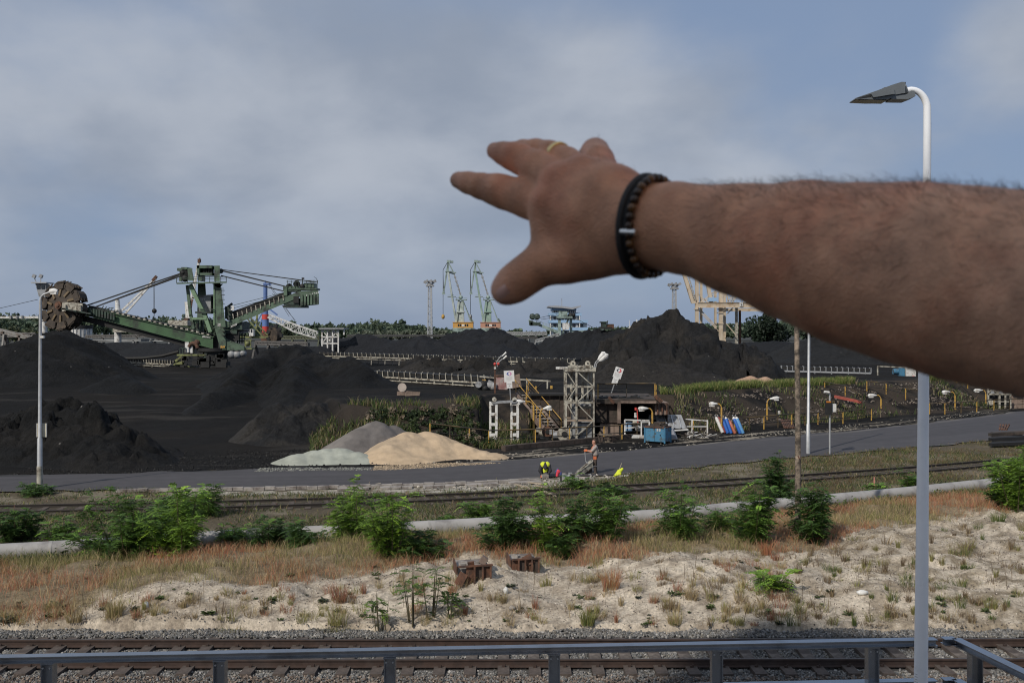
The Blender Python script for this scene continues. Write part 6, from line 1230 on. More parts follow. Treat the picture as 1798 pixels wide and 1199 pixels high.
def sheets():
    D = 70.5; t = thing('steel_cover', 'large grey ribbed steel cover leaning behind the blue container', 'steel sheet', Q(1180, 752, D))
    part('sheet', M_GREY, t, lambda b: b.hull8(h8(lambda i, j, k: Q((1155, 1206)[i] + (0 if not k else -4 - 6 * i), 752 - 24 * k, D + 1.2 * k + .08 * j))))
    for u in (1172, 1184, 1196): part('rib', M_STEEL, t, lambda b: b.bar(Q(u, 751, D - .04), Q(u - 6, 729, D + 1.1), .07))
    part('shelf', M_WHITE, t, lambda b: [b.bar(Q(1176, 756, D - .3), Q(1208, 754, D - .3), .3, .07), b.bar(Q(1208, 754, D - .3), Q(1208, 766, D - .3), .07)])
    t = thing('wall_flap', 'small dark grey sheet leaning left of the steel cover', 'steel sheet', Q(1148, 735, 71))
    part('sheet', M_GREY, t, lambda b: b.hull8(h8(lambda i, j, k: Q(1139 + 32 * i, 736 - 8 * k, 71.5 + .08 * j + .4 * k))))
    t = thing('barrier', 'white tube barrier right of the steel cover', 'barrier', Q(1225, 765, 71.5))
    part('top_tube', M_WHITE, t, lambda b: b.tube([Q(1204, 736, 71.5), Q(1242, 739, 71.5)], .045, 7)); part('mid_tube', M_WHITE, t, lambda b: b.tube([Q(1204, 749, 71.5), Q(1242, 749, 71.5)], .04, 7))
    for u in (1215, 1242): part('leg', M_WHITE, t, lambda b: b.bar(Q(u, 737, 71.5), Q(u, 764, 71.5), .09))
    t = thing('plastic_sheet', 'grey plastic sheet draped beside the blue container', 'plastic sheet', Q(1182, 770, 67.5))
    part('sheet', mat('grey_plastic', (.16, .17, .20), .35), t, lambda b: b.hull8([Q(1176, 770, 67.6), Q(1176, 756, 68), Q(1177, 770, 67.9), Q(1177, 755, 68.2), Q(1188, 771, 67.4), Q(1181, 752, 68), Q(1190, 770, 67.8), Q(1183, 752, 68.3)]))
    t = thing('scrap_heap', 'tangled heap of pale scrap metal on the roadside', 'scrap heap', ongr(1225, 770))
    for k in range(34):
        a = Q(RNG.uniform(1203, 1247), RNG.uniform(760, 771), RNG.uniform(68, 70)); 
        a.z = max(.08, a.z); e = a + Vector((RNG.uniform(-.9, .9), RNG.uniform(-.5, .5), RNG.uniform(-.05, .3)))
        part('scrap_strip', M_WHITE if k % 3 == 0 else (M_DARKWALL if k % 3 == 1 else M_CREAM), t, lambda b: b.bar(a, e, RNG.uniform(.04, .13), .03))
    t = thing('timber_rack', 'broken wooden trestle of dark beams in front of the bunker', 'trestle', Q(1060, 782, 66.5))
    for k, (a, c) in enumerate((((1050, 762), (1054, 781)), ((1053, 758), (1060, 780)), ((1072, 760), (1074, 779)), ((1050, 762), (1074, 764)), ((1052, 768), (1073, 771)), ((1055, 775), (1072, 776)), ((1058, 762), (1056, 776)), ((1066, 762), (1069, 778)))):
        part('beam', mat('grey_wood', (.16, .13, .10), .9, var=.4) if k % 2 else M_DARKWALL, t, lambda b: b.bar(Q(*a, 66.6 + .1 * (k % 3)), Q(*c, 66.6 + .1 * (k % 3)), .14, .1))
    t = thing('drain_grate', 'dark barred grate lying at the roadside under the bank', 'grate', ongr(1380, 750))
    for k in range(7): part('bar', M_RUST, t, lambda b: b.bar(ongr(1371 + 3 * k, 744) + Vector((0, 0, .32)), ongr(1377 + 2.9 * k, 752) + Vector((0, 0, .05)), .09))
    part('plate', M_BLACK, t, lambda b: b.bar(ongr(1370, 745) + Vector((0, .25, .2)), ongr(1396, 744) + Vector((0, .25, .2)), .5, .05))
sheets()
# a line of dusty kerb stones under the railing
t = thing('kerb', 'dark kerb below the yellow railing from the sand heap to the blue container', 'kerb', Q(1000, 785, 66))
for k in range(22):
    u0 = 884 + 11 * k; a, c = G(u0, 790 - (u0 - 884) * .094), G(u0 + 10.4, 790 - (u0 + 10.4 - 884) * .094)
    part('kerb_stone', M_DARKWALL, t, lambda b: b.bar(a + Vector((0, 0, .10)), c + Vector((0, 0, .10 + .02 * (k % 2))), .4, .34))

# ------------------------------------------------------------------ poles
def left_lamp():
    base = ongr(70, 861); D = base.y
    def T(u, v): return Q(u, v, D)
    t = thing('street_lamp', 'tall grey street lamp with a sign back on its shaft near the left edge', 'street lamp', base)
    top = T(71, 527)
    part('pole', M_STEEL, t, lambda b: b.tube([base - Vector((0, 0, .3)), T(69.8, 770), T(70, 768), T(70.5, 650), top], [.125, .115, .085, .08, .06], 12))
    part('arm', M_STEEL, t, lambda b: b.tube([top, T(72.5, 521), T(76, 517.5), T(82, 515), T(89, 512.5)], .045, 8))
    part('lamp_head', M_WHITE, t, lambda b: [b.tube([T(87, 513.5), T(89, 512), T(95, 511), T(101, 512)], [.06, .13, .14, .09], 10), b.box(T(95, 515), (.26, .2, .10))])
    part('camera', M_WHITE, t, lambda b: [b.box(T(74, 591.5), (.2, .16, .11)), b.bar(T(70, 592), T(73, 592), .05)])
    part('base_sleeve', M_CREAM, t, lambda b: b.tube([base - Vector((0, 0, .1)), T(69.8, 818)], [.14, .13], 12))
    sb = part('sign_back', mat('pale_sign_back', (.50, .47, .38), .6), t, lambda b: b.box(T(71, 755.5) + Vector((0, .13, 0)), (18 * D / F, .03, 24 * D / F)))
    part('sign_frame', M_STEEL, sb, lambda b: [b.box(T(71 + q * 8.7, 755.5) + Vector((0, .12, 0)), (.03, .04, 24 * D / F)) for q in (-1, 1)])
left_lamp()
base = ongr(1401, 932); D1 = base.y
t = thing('wooden_pole', 'weathered wooden pole rising from the bushes under the forearm', 'pole', base)
part('shaft', mat('weathered_wood', (0.25, 0.20, 0.155), .9, var=.35, scale=6, dirt=(.06, .05, .04), damt=.55, dscale=5, bump=.4), t, lambda b: b.tube([base - Vector((0, 0, .3)), Q(1401, 750, D1), Q(1398, 490, D1), Q(1398, 440, D1)], [.115, .10, .085, .08], 12))
part('iron_hook', M_RUST, t, lambda b: b.bar(Q(1401, 800, D1 - .1), Q(1404, 806, D1 - .2), .03))
base = ongr(1419, 798); D1 = base.y
t = thing('steel_pole', 'slim grey steel pole between the wooden pole and the traffic signal', 'pole', base)
part('shaft', M_STEEL, t, lambda b: b.tube([base - Vector((0, 0, .2)), Q(1419, 745, D1), Q(1419.3, 744, D1), Q(1421, 520, D1), Q(1421, 440, D1)], [.13, .12, .095, .075, .07], 12))
part('cap', M_STEEL, t, lambda b: b.ball(Q(1421, 440, D1), .08))
base = ongr(1457, 799); D1 = base.y
t = thing('traffic_signal', 'slim signal post with black display box and camera at the road', 'signal', base)
def T7(u, v, dy=0): return Q(u, v, D1 + dy)
part('post', M_STEEL, t, lambda b: b.tube([base - Vector((0, 0, .2)), T7(1457, 690)], .055, 10))
hd = part('display_box', M_BLACK, t, lambda b: b.box(T7(1455, 716, -.1), (10 * D1 / F, .25, 24 * D1 / F)))
part('amber_text', mat('amber_lamp', (.65, .22, .02), .5, var=.1), hd, lambda b: [b.box(T7(1451.8 + 1.7 * q, 705.5, -.24), (.04, .02, .09)) for q in range(5)])
part('white_box', M_WHITE, t, lambda b: b.box(T7(1464, 716, 0), (7 * D1 / F, .2, 14 * D1 / F)))
part('red_strip', M_RED, t, lambda b: b.box(T7(1459.6, 714, -.12), (1.0 * D1 / F, .1, 12 * D1 / F)))
part('camera', M_WHITE, t, lambda b: [b.tube([T7(1447, 688, -.1), T7(1456, 689, -.1)], .075, 8), b.tube([T7(1457, 692), T7(1457, 700)], .05, 8), b.box(T7(1454, 691), (.2, .1, .06))])
t = thing('notice_plate', 'tiny white notice on the long yellow railing', 'notice', Q(1368, 724, 76.5)); part('plate', M_WHITE, t, lambda b: b.box(Q(1368, 724, 76.4), (.18, .03, .24)))
# dark timber stack at the right edge
t = thing('timber_stack', 'stack of dark old sleepers by the road at the right edge', 'timber stack', G(1770, 785))
for k in range(11):
    a = G(1738 + (k % 4) * 6, 786 - 3.0 * (k // 4)); a.z = .2 + .22 * (k // 4); e = a + Vector((2.6, .5 + .3 * (k % 3), RNG.uniform(-.05, .05)))
    part('sleeper', M_BLACK if k < 6 else M_DARKWALL, t, lambda b: b.bar(a + Vector((0, .3 * (k % 4), 0)), e + Vector((0, .3 * (k % 4), 0)), .26, .2))
part('scrap_iron', M_RUST, t, lambda b: [b.bar(G(1755 + 4 * q, 775) + Vector((0, 0, .8)), G(1757 + 5 * q, 772) + Vector((0, 0, 1.05)), .1) for q in range(4)])
# ------------------------------------------------------------------ implicit bodies: smooth unions of tapered limbs, meshed with surface nets
def surface_nets(d, org, h):
    ins = d < 0; n0, n1, n2 = d.shape
    cnt = np.zeros((n0 - 1, n1 - 1, n2 - 1), np.int8)
    for i in (0, 1):
        for j in (0, 1):
            for k in (0, 1): cnt += ins[i:n0 - 1 + i, j:n1 - 1 + j, k:n2 - 1 + k]
    act = (cnt > 0) & (cnt < 8); cells = np.argwhere(act); idx = -np.ones(act.shape, np.int32); idx[act] = np.arange(len(cells))
    acc = np.zeros((len(cells), 3)); num = np.zeros(len(cells))
    corners = [(i, j, k) for i in (0, 1) for j in (0, 1) for k in (0, 1)]
    for a in corners:
        for ax in range(3):
            if a[ax]: continue
            b = list(a); b[ax] = 1
            da = d[cells[:, 0] + a[0], cells[:, 1] + a[1], cells[:, 2] + a[2]]; db = d[cells[:, 0] + b[0], cells[:, 1] + b[1], cells[:, 2] + b[2]]
            x = (da < 0) != (db < 0); t = np.where(x, da / np.where(da == db, 1, da - db), 0)
            p = np.tile(np.array(a, float), (len(cells), 1)); p[:, ax] = t
            acc += p * x[:, None]; num += x
    V = (cells + acc / num[:, None]) * h + np.array(org)
    F_ = []
    for ax in range(3):
        o1, o2 = [(1, 2), (2, 0), (0, 1)][ax]
        sl0 = [slice(None)] * 3; sl1 = [slice(None)] * 3; sl0[ax] = slice(0, -1); sl1[ax] = slice(1, None)
        a = ins[tuple(sl0)]; b = ins[tuple(sl1)]; e = np.argwhere(a != b)
        ok = (e[:, o1] > 0) & (e[:, o2] > 0) & (e[:, o1] < d.shape[o1] - 1) & (e[:, o2] < d.shape[o2] - 1); e = e[ok]
        def cell(da, db):
            c = e.copy(); c[:, o1] -= da; c[:, o2] -= db; return idx[c[:, 0], c[:, 1], c[:, 2]]
        q = np.stack([cell(1, 1), cell(0, 1), cell(0, 0), cell(1, 0)], 1)
        flip = ~a[e[:, 0], e[:, 1], e[:, 2]]; q[flip] = q[flip][:, ::-1]; F_.append(q[(q >= 0).all(1)])
    return V, np.concatenate(F_)
def sdf_body(chains, h, k, pad=0.02, ks={}):
    """chains: lists of (point, radius[, flatten]); neighbours in a chain make tapered limbs"""
    P_ = np.array([tuple(p[0]) for c in chains for p in c]); r = np.array([p[1] for c in chains for p in c])
    lo = (P_ - r[:, None]).min(0) - pad; hi = (P_ + r[:, None]).max(0) + pad
    n = np.ceil((hi - lo) / h).astype(int) + 1; d = np.full(n, 10.0, np.float32)
    ax = [lo[i] + h * np.arange(n[i]) for i in range(3)]
    k_all = k
    for ci, c in enumerate(chains):
        k = ks.get(ci, k_all)
        segs = list(zip(c[:-1], c[1:])) if len(c) > 1 else [(c[0], c[0])]
        for (a, ra), (b, rb) in segs:
            a = np.array(tuple(a)); b = np.array(tuple(b)); m = max(ra, rb) + 3.0 * k + 2 * h
            i0 = np.maximum(((np.minimum(a, b) - m - lo) / h).astype(int), 0); i1 = np.minimum(((np.maximum(a, b) + m - lo) / h).astype(int) + 2, n)
            X = ax[0][i0[0]:i1[0], None, None]; Y_ = ax[1][None, i0[1]:i1[1], None]; Z = ax[2][None, None, i0[2]:i1[2]]
            ba = b - a; L2 = max(1e-12, (ba ** 2).sum())
            t = np.clip(((X - a[0]) * ba[0] + (Y_ - a[1]) * ba[1] + (Z - a[2]) * ba[2]) / L2, 0, 1)
            q = np.sqrt((X - a[0] - t * ba[0]) ** 2 + (Y_ - a[1] - t * ba[1]) ** 2 + (Z - a[2] - t * ba[2]) ** 2) - (ra + (rb - ra) * t)
            s = (slice(i0[0], i1[0]), slice(i0[1], i1[1]), slice(i0[2], i1[2])); o = d[s]
            hh = np.clip(0.5 + 0.5 * (o - q) / k, 0, 1); d[s] = o * (1 - hh) + q * hh - k * hh * (1 - hh)
    return surface_nets(d, lo, h)

# ------------------------------------------------------------------ near track: rails, sleepers, chairs, ballast
M_RAIL = mat('rusty_rail', (0.050, 0.031, 0.024), .7, .2, var=.3, scale=5, dirt=(.05, .035, .03), damt=.4)
M_RAILTOP = mat('rail_running_surface', (0.12, 0.10, 0.09), .45, .7, var=.2, scale=8)
M_SLEEPER = mat('old_sleeper', (0.072, 0.056, 0.047), .9, var=.4, scale=5, dirt=(.12, .10, .085), damt=.4, dscale=2, bump=.4)
def rail_prof(b, A, B, zt):
    A = Vector(A); B = Vector(B); d = (B - A).normalized(); s = Vector((d.y, -d.x, 0))
    prof = [(-.075, -.17), (.075, -.17), (.075, -.155), (.012, -.13), (.010, -.045), (.036, -.035), (.036, -.006), (.028, 0), (-.028, 0), (-.036, -.006), (-.036, -.035), (-.010, -.045), (-.012, -.13), (-.075, -.155)]
    pa = [A + s * x + Vector((0, 0, zt + z)) for x, z in prof]; pb = [B + s * x + Vector((0, 0, zt + z)) for x, z in prof]; n = len(prof)
    b.add(pa + pb, [(i, (i + 1) % n, n + (i + 1) % n, n + i) for i in range(n)] + [tuple(range(n))[::-1], tuple(range(n, 2 * n))])
ZR = 0.03
YF = GY(1123.5, ZR); YN = GY(1159, ZR)                      # far and near rail
skew = -0.004
def near_track():
    t = thing('railway_track', 'rusty railway track on grey ballast just beyond the steel railing', 'railway track', (0, (YF + YN) / 2, 0))
    for y in (YF, YN):
        rl = part('rail', M_RAIL, t, lambda b: rail_prof(b, (-40, y - .05, 0), (40, y + .24, 0), ZR))
        part('running_surface', M_RAILTOP, rl, lambda b: b.bar((-40, y - .05, ZR + .002), (40, y + .24, ZR + .002), .045, .006))
    ctr = None
    b0 = MB(); b0.box((0, (YF + YN) / 2, -.185), (.26, 2.60, .16)); slp = b0.mesh('sleeper', M_SLEEPER, (0, (YF + YN) / 2, 0))
    b1 = MB()
    for y in (YF, YN):
        for q in (-.12, .12): b1.box((0, y + q, -.125), (.16, .10, .03)); b1.box((0.0, y + q * .95, -.10), (.06, .06, .07)); b1.cyl((.03, y + q, -.10), (.03, y + q, -.04), .016, n=6)
    chr_ = b1.mesh('rail_chair', M_RAIL, (0, (YF + YN) / 2, 0))
    for k in range(46):
        x = -15.6 + .70 * k
        o = bpy.data.objects.new('sleeper', slp); link(o); o.parent = t; o.location = (x + RNG.uniform(-.03, .03), .09, RNG.uniform(-.012, .012)); o.rotation_euler = (0, 0, RNG.uniform(-.02, .02)); ORG[o] = Vector((0, 0, 0))
        c = bpy.data.objects.new('rail_chair', chr_); link(c); c.parent = o; c['kind'] = 'stuff'
near_track()
def stones(name, n, xr, yr, zf, smin, smax, cols, label=None):
    C = np.stack([NR.uniform(*xr, n), NR.uniform(*yr, n), np.zeros(n)], 1); C = C[zf(C) > -9]; n = len(C); C[:, 2] = zf(C)
    base = np.array([(1, 1, 1), (1, -1, -1), (-1, 1, -1), (-1, -1, 1), (1, 1, -1), (-1, -1, -1), (1, -1, 1), (-1, 1, 1)], float) * .62
    V = base[None] * (1 + .55 * (NR.random((n, 8, 3)) - .5)) * (NR.uniform(smin, smax, (n, 1, 1)) * (.7 + .6 * NR.random((n, 1, 3))))
    q = NR.normal(size=(n, 4)); q /= np.linalg.norm(q, axis=1)[:, None]; w_, x, y, z = q.T
    Rm = np.stack([np.stack([1 - 2 * (y * y + z * z), 2 * (x * y - z * w_), 2 * (x * z + y * w_)], -1), np.stack([2 * (x * y + z * w_), 1 - 2 * (x * x + z * z), 2 * (y * z - x * w_)], -1), np.stack([2 * (x * z - y * w_), 2 * (y * z + x * w_), 1 - 2 * (x * x + y * y)], -1)], 1)
    V = np.einsum('nij,nkj->nki', Rm, V) + C[:, None]
    # box corners: 0(+++),6(+-+),3(--+),7(-++) top ; 4(++-),1(+--),5(---),2(-+-) bottom
    fq = np.array([(0, 7, 3, 6), (4, 1, 5, 2), (0, 6, 1, 4), (7, 2, 5, 3), (0, 4, 2, 7), (6, 3, 5, 1)])
    Fi = (fq[None] + 8 * np.arange(n)[:, None, None]).reshape(-1, 4)
    cc = np.array(cols)[NR.integers(0, len(cols), n)] * NR.uniform(.55, 1.35, (n, 1))
    o = raw_mesh(name, V.reshape(-1, 3), Fi, mat('stone_chips', (.2, .2, .2), .85, var=.25, scale=12, attr=True, spec=.3), False, np.repeat(cc, 8, axis=0))
    return tag(o, kind='stuff')
def bal_z(C):
    x, y = C[:, 0], C[:, 1]; yc = y - .0035 * x
    z = np.full(len(C), -.185) + .014 * NR.normal(size=len(C))
    z = np.where(y > 23.95 + .0 * x, -.13 - (y - 23.95) * .03, z); z = np.where((y > 24.4), -.10 + .012 * NR.normal(size=len(C)), z)
    near = np.minimum(np.abs(yc - YF), np.abs(yc - YN)) < .085
    edge = y > 24.98 + .22 * (vnoise(x * 1.3, y * 0) - .5) * 2
    inner = (np.abs((x + 15.6 + .35) % .70 - .35) < .15) & (np.abs(y - (YF + YN) / 2 - .09) < 1.33) & (NR.random(len(C)) < .96)
    return np.where(near | edge | inner, -10, z)
GREYS = [(.165, .163, .158), (.135, .136, .134), (.21, .20, .19), (.11, .108, .105), (.19, .175, .15), (.26, .25, .235)]
BROWN = [(.165, .125, .10), (.19, .15, .12), (.135, .108, .09), (.22, .18, .15)]
stones('track_ballast', 78000, (-13.5, 14.5), (21.45, 25.25), bal_z, .018, .038, GREYS)
stones('brown_gravel', 17000, (-12.5, 13.5), (20.3, 21.75), lambda C: np.full(len(C), -.15) + .02 * NR.normal(size=len(C)), .018, .036, BROWN + GREYS[:2])
b = MB(); b.add([(-60, 16, -.19), (60, 16, -.19), (60, 24.98, -.19), (-60, 24.98, -.19)], [(0, 1, 2, 3)])
tag(b.build('ballast_bed', mat('ballast_bed', (.07, .066, .062), .95, var=.35, scale=18, bump=.5, bscale=30)), kind='structure')

# the two overgrown tracks behind the pipe
def track2(name, lab, cv, gauge, both, x0, x1, sl=True, zt=.13):
    t = thing('railway_track', lab, 'railway track', (0, float(cv(0)), 0)); xs = np.arange(x0, x1, 3.0)
    def offs(x, o):
        y = float(cv(x)); s = (float(cv(x + .5)) - float(cv(x - .5))); n = Vector((-s, 1, 0)).normalized(); return Vector((x, y, 0)) + n * o
    for o in ((0, -gauge) if both else (0,)):
        def f(b):
            for a, c in zip(xs[:-1], xs[1:]): rail_prof(b, offs(a, o), offs(c, o), zt)
        part('rail', mat('dark_rail', (0.030, 0.024, 0.020), .7, .1, var=.3), t, f)
    if sl:
        m = MB(); m.box((0, 0, -.035), (.24, 2.5, .10)); me = m.mesh('sleeper', M_SLEEPER)
        x = x0
        while x < x1:
            p = offs(x, -gauge / 2); s = float(cv(x + .5)) - float(cv(x - .5))
            o = bpy.data.objects.new('sleeper', me); link(o); o.parent = t; o.location = p - ORG[t]; o.rotation_euler = (0, 0, math.atan(s)); x += .72 / math.sqrt(1 + s * s) * (1 if x < 60 else 2)
track2('t2', 'overgrown railway track between the road and the bushes', C_t2, 1.5, True, -26, 48)
track2('t3', 'half buried single rail of the track right behind the concrete pipe', C_t3, 1.5, False, -26, 40, sl=False, zt=.10)

# ------------------------------------------------------------------ the big pipe
M_PIPE = mat('pipe_cladding', (0.33, 0.32, 0.31), .6, var=.12, scale=1.5, dirt=(.20, .19, .185), damt=.32, dscale=.9, spec=.3)
def pipe():
    xs = np.arange(-24, 30, 3.0); t = thing('pipeline', 'long fat grey pipeline running through the bushes', 'pipeline', (0, float(C_pipe(0)), .3), None)
    pts = [Vector((x, float(C_pipe(x)) + .30, .27)) for x in xs]
    for i in range(len(pts) - 1):
        a, c = pts[i], pts[i + 1]; part('pipe_section', M_PIPE, t, lambda b: b.tube([a, c + (c - a).normalized() * .02], .27, 24))
        part('joint_band', mat('pipe_band', (.30, .29, .28), .6, var=.2), t, lambda b: b.tube([c - (c - a).normalized() * .05, c + (c - a).normalized() * .05], .277, 24))
        part('support', M_CONC, t, lambda b: b.box(a.lerp(c, .5) + Vector((0, 0, -.32)), (.3, .5, .3)))
pipe()
t = thing('concrete_stub', 'small pale concrete post standing in front of the pipe', 'post', ongr(1223, 922)); p = ORG[t]
part('post', M_CONC, t, lambda b: b.box(p + Vector((0, 0, .22)), (.14, .14, .55)))
t = thing('marker_stake', 'short pink marker stake behind the pipe on the right', 'stake', ongr(1535, 858)); p = ORG[t]
part('stake', mat('pink_stake', (.5, .22, .18), .7), t, lambda b: b.box(p + Vector((0, 0, .25)), (.05, .04, .6)))

# ------------------------------------------------------------------ grasses
def blade_arrays(P_, hgt, wid, col, bend=.35, lean=None):
    n = len(P_); a = NR.uniform(0, 2 * np.pi, n); dx = np.stack([np.cos(a), np.sin(a), 0 * a], 1); b_ = NR.uniform(0, 2 * np.pi, n)
    ld = np.stack([np.cos(b_), np.sin(b_), 0 * a], 1)
    if lean is not None: ld = lean + .45 * ld
    ld = ld * (bend * (.25 + NR.random(n)) * hgt)[:, None]; up = np.array([0, 0, 1.0]); w = (wid * NR.uniform(.6, 1.4, n))[:, None]; h = (hgt * NR.uniform(.7, 1.1, n))[:, None]
    m = P_ + ld * .18 + up * h * .45; m2 = P_ + ld * .55 + up * h * .80; tip = P_ + ld * 1.05 + up * h * NR.uniform(.84, 1.05, (n, 1))
    V = np.stack([P_ - dx * w, P_ + dx * w, m + dx * w * .9, m - dx * w * .9, m2 + dx * w * .6, m2 - dx * w * .6, tip], 1).reshape(-1, 3)
    i = 7 * np.arange(n)[:, None]; Fi = np.concatenate([i + np.array(f) for f in ((0, 1, 2), (0, 2, 3), (3, 2, 4), (3, 4, 5), (5, 4, 6))], 0)
    return V, Fi, np.repeat(col, 7, axis=0)
def blades(name, P_, hgt, wid, col, bend=.35, parent=None, loc=(0, 0, 0), lean=None):
    V, Fi, cc = blade_arrays(P_, hgt, wid, col, bend, lean); return raw_mesh(name, V, Fi, M_BLADE, False, cc, parent=parent, loc=loc)
ORANGE = np.array((.42, .20, .095)); STRAW = np.array((.44, .345, .19)); YGRN = np.array((.27, .26, .095)); GRN = np.array((.095, .135, .038)); DGRN = np.array((.05, .08, .024)); PINKISH = np.array((.45, .20, .13)); BRN = np.array((.20, .145, .09))
def pick(pal, w, n):
    return np.array(pal)[NR.choice(len(pal), n, p=np.array(w) / sum(w))] * NR.uniform(.7, 1.25, (n, 1))
def scatter(n, x0, x1, ylo, yhi, power=1.0):
    X = NR.uniform(x0, x1, n); lo, hi = ylo(X), yhi(X); return X, lo + (hi - lo) * NR.random(n) ** power
def band():
    X, Y = scatter(105000, -19.5, 25, lambda x: C_sandedge(x) - .5, lambda x: C_pipe(x) + .02)
    k = fbm(X * .55, Y * .55, 3, seed=21); patch = fbm(X * .25, Y * .3, 3, seed=22); cl = fbm(X * 2.6, Y * 2.6, 2, seed=24)
    rel = (Y - C_sandedge(X)) / np.maximum(.6, C_pipe(X) - C_sandedge(X))
    dens = sstep(.26, .46, fbm(X * 1.1, Y * 1.1, 3, seed=23)) * sstep(.32, .55, cl + .35 * np.clip(rel, 0, 1)) * (1 - .35 * sstep(16, 22, X))
    q = NR.random(len(X)) < .10 + .9 * dens; X, Y, k, patch, rel = X[q], Y[q], k[q], patch[q], rel[q]; n = len(X)
    o = pick([ORANGE, PINKISH, STRAW, BRN], [3, 3, 3, 1], n); g = pick([YGRN, STRAW, GRN, BRN], [3.5, 4.5, 1.2, 1], n); dg = pick([GRN, DGRN, YGRN], [3, 2, 2], n)
    left = 1 - sstep(-14, -7, X)
    m = sstep(.37, .49, patch - .05 * left)[:, None]; c = o * m + g * (1 - m)
    gg = (sstep(.78, .98, rel + .4 * (k - .5)) * .7)[:, None]; c = c * (1 - gg) + dg * gg
    P_ = np.stack([X, Y, ground_z(X, Y) - .02], 1)
    tag(blades('dry_grass', P_, (.16 + .42 * NR.random(n) ** 1.3) * (.5 + .7 * k), np.full(n, .0048), c, .75), kind='stuff')
band()
def verge():
    X, Y = scatter(190000, -26, 44, lambda x: C_pipe(x) + .3, lambda x: C_road0(x) + .3)
    k = fbm(X * .35, Y * .35, 3, seed=31); k2 = fbm(X * 1.2, Y * 1.2, 3, seed=32); k3 = fbm(X * 3.5, Y * 3.5, 2, seed=33)
    d2 = np.abs(Y - C_t2(X) + .75); d = sstep(.34, .56, k * .45 + k2 * .3 + k3 * .25) * (.22 + .78 * sstep(.7, 1.5, d2))
    kerb = sstep(-.2, .3, Y - C_kerb0(X)) * (1 - sstep(7, 11, X)) * sstep(-17, -14, X); d *= 1 - .96 * kerb
    q = NR.random(len(X)) < d; X, Y, k, k2 = X[q], Y[q], k[q], k2[q]; n = len(X)
    c = pick([GRN, DGRN, YGRN, BRN, STRAW, PINKISH * .6], [4.2, 3.6, 2, 1.8, .8, .3], n)
    r = (sstep(8, 16, X) * sstep(.42, .6, k2))[:, None] * .7; c = c * (1 - r) + pick([BRN, STRAW * .7, PINKISH * .45, GRN], [3, 1.6, 1, 1], n) * r
    P_ = np.stack([X, Y, ground_z(X, Y) - .02], 1)
    tag(blades('verge_grass', P_, (.05 + .24 * NR.random(n) ** 1.6) * (.5 + .9 * k), np.full(n, .011), c * .85, 1.0), kind='stuff')
verge()
def bank_grass():
    # tall bright grass along the lip of the upper yard
    X, Y = scatter(42000, 7, 44, lambda x: C_emb0(x) + 8.3, lambda x: C_emb0(x) + 10.6)
    u = UC + X / Y * F; q = (NR.random(len(X)) < sstep(.30, .5, fbm(X * .5, Y * .5, 3, seed=41))) & (u > 1160) & ~((u > 1500) & (u < 1625)); X, Y = X[q], Y[q]; n = len(X)
    c = pick([np.array((.16, .21, .055)), np.array((.10, .15, .04)), YGRN, STRAW], [4, 3, 2, .6], n)
    tag(blades('tall_grass', np.stack([X, Y, ground_z(X, Y) - .03], 1), .28 + .5 * NR.random(n), np.full(n, .017), c, .6), kind='stuff')
    # scrubby growth on the slopes
    X, Y = scatter(60000, -17, 48, lambda x: C_emb0(x) + .2, lambda x: C_emb0(x) + 9)
    u = UC + X / Y * F; k = fbm(X * .4, Y * .4, 3, seed=43)
    d = sstep(.46, .62, k) * ((u > 545) & (u < 935) | (u > 1180)) * (1 - .9 * ((u > 1520) & (u < 1630))) * np.where(u > 1180, .20 + .5 * (Y - C_emb0(X) < 2.2), 1.0)
    q = NR.random(len(X)) < d; X, Y, k = X[q], Y[q], k[q]; n = len(X)
    c = pick([GRN * .9, DGRN, YGRN * .8, np.array((.24, .19, .13)), BRN], [3, 3, 1.5, 1.2, 1], n)
    tag(blades('slope_grass', np.stack([X, Y, ground_z(X, Y) - .03], 1), .22 + .45 * NR.random(n), np.full(n, .024), c, .6), kind='stuff')
    VV, FF, CC = [], [], []; nb = 0
    X, Y = scatter(300, -10, 2.6, lambda x: C_emb0(x) + 1.0, lambda x: C_emb0(x) + 6.2)
    for x, y in zip(X, Y):
        if not 640 < UC + x / y * F < 870: continue
        n = 46; r = RNG.uniform(.25, .65); z = gz(x, y); Cc, kk = crown_pts((x, y, z + r * .5), (r, r, r * .8), n, 5); Cc[:, 2] = np.maximum(Cc[:, 2], z)
        base = (np.array((.045, .066, .024)), np.array((.026, .042, .016)), np.array((.22, .175, .125)))[RNG.choice((0, 0, 1, 1, 2))]
        V, Fi, c = quads(Cc, .085, base * NR.uniform(.6, 1.35, (n, 1))); VV.append(V); FF.append(Fi + nb); CC.append(c); nb += len(V)
    tag(raw_mesh('slope_undergrowth', np.concatenate(VV), np.concatenate(FF), M_LEAF, False, np.concatenate(CC)), kind='stuff')
bank_grass()
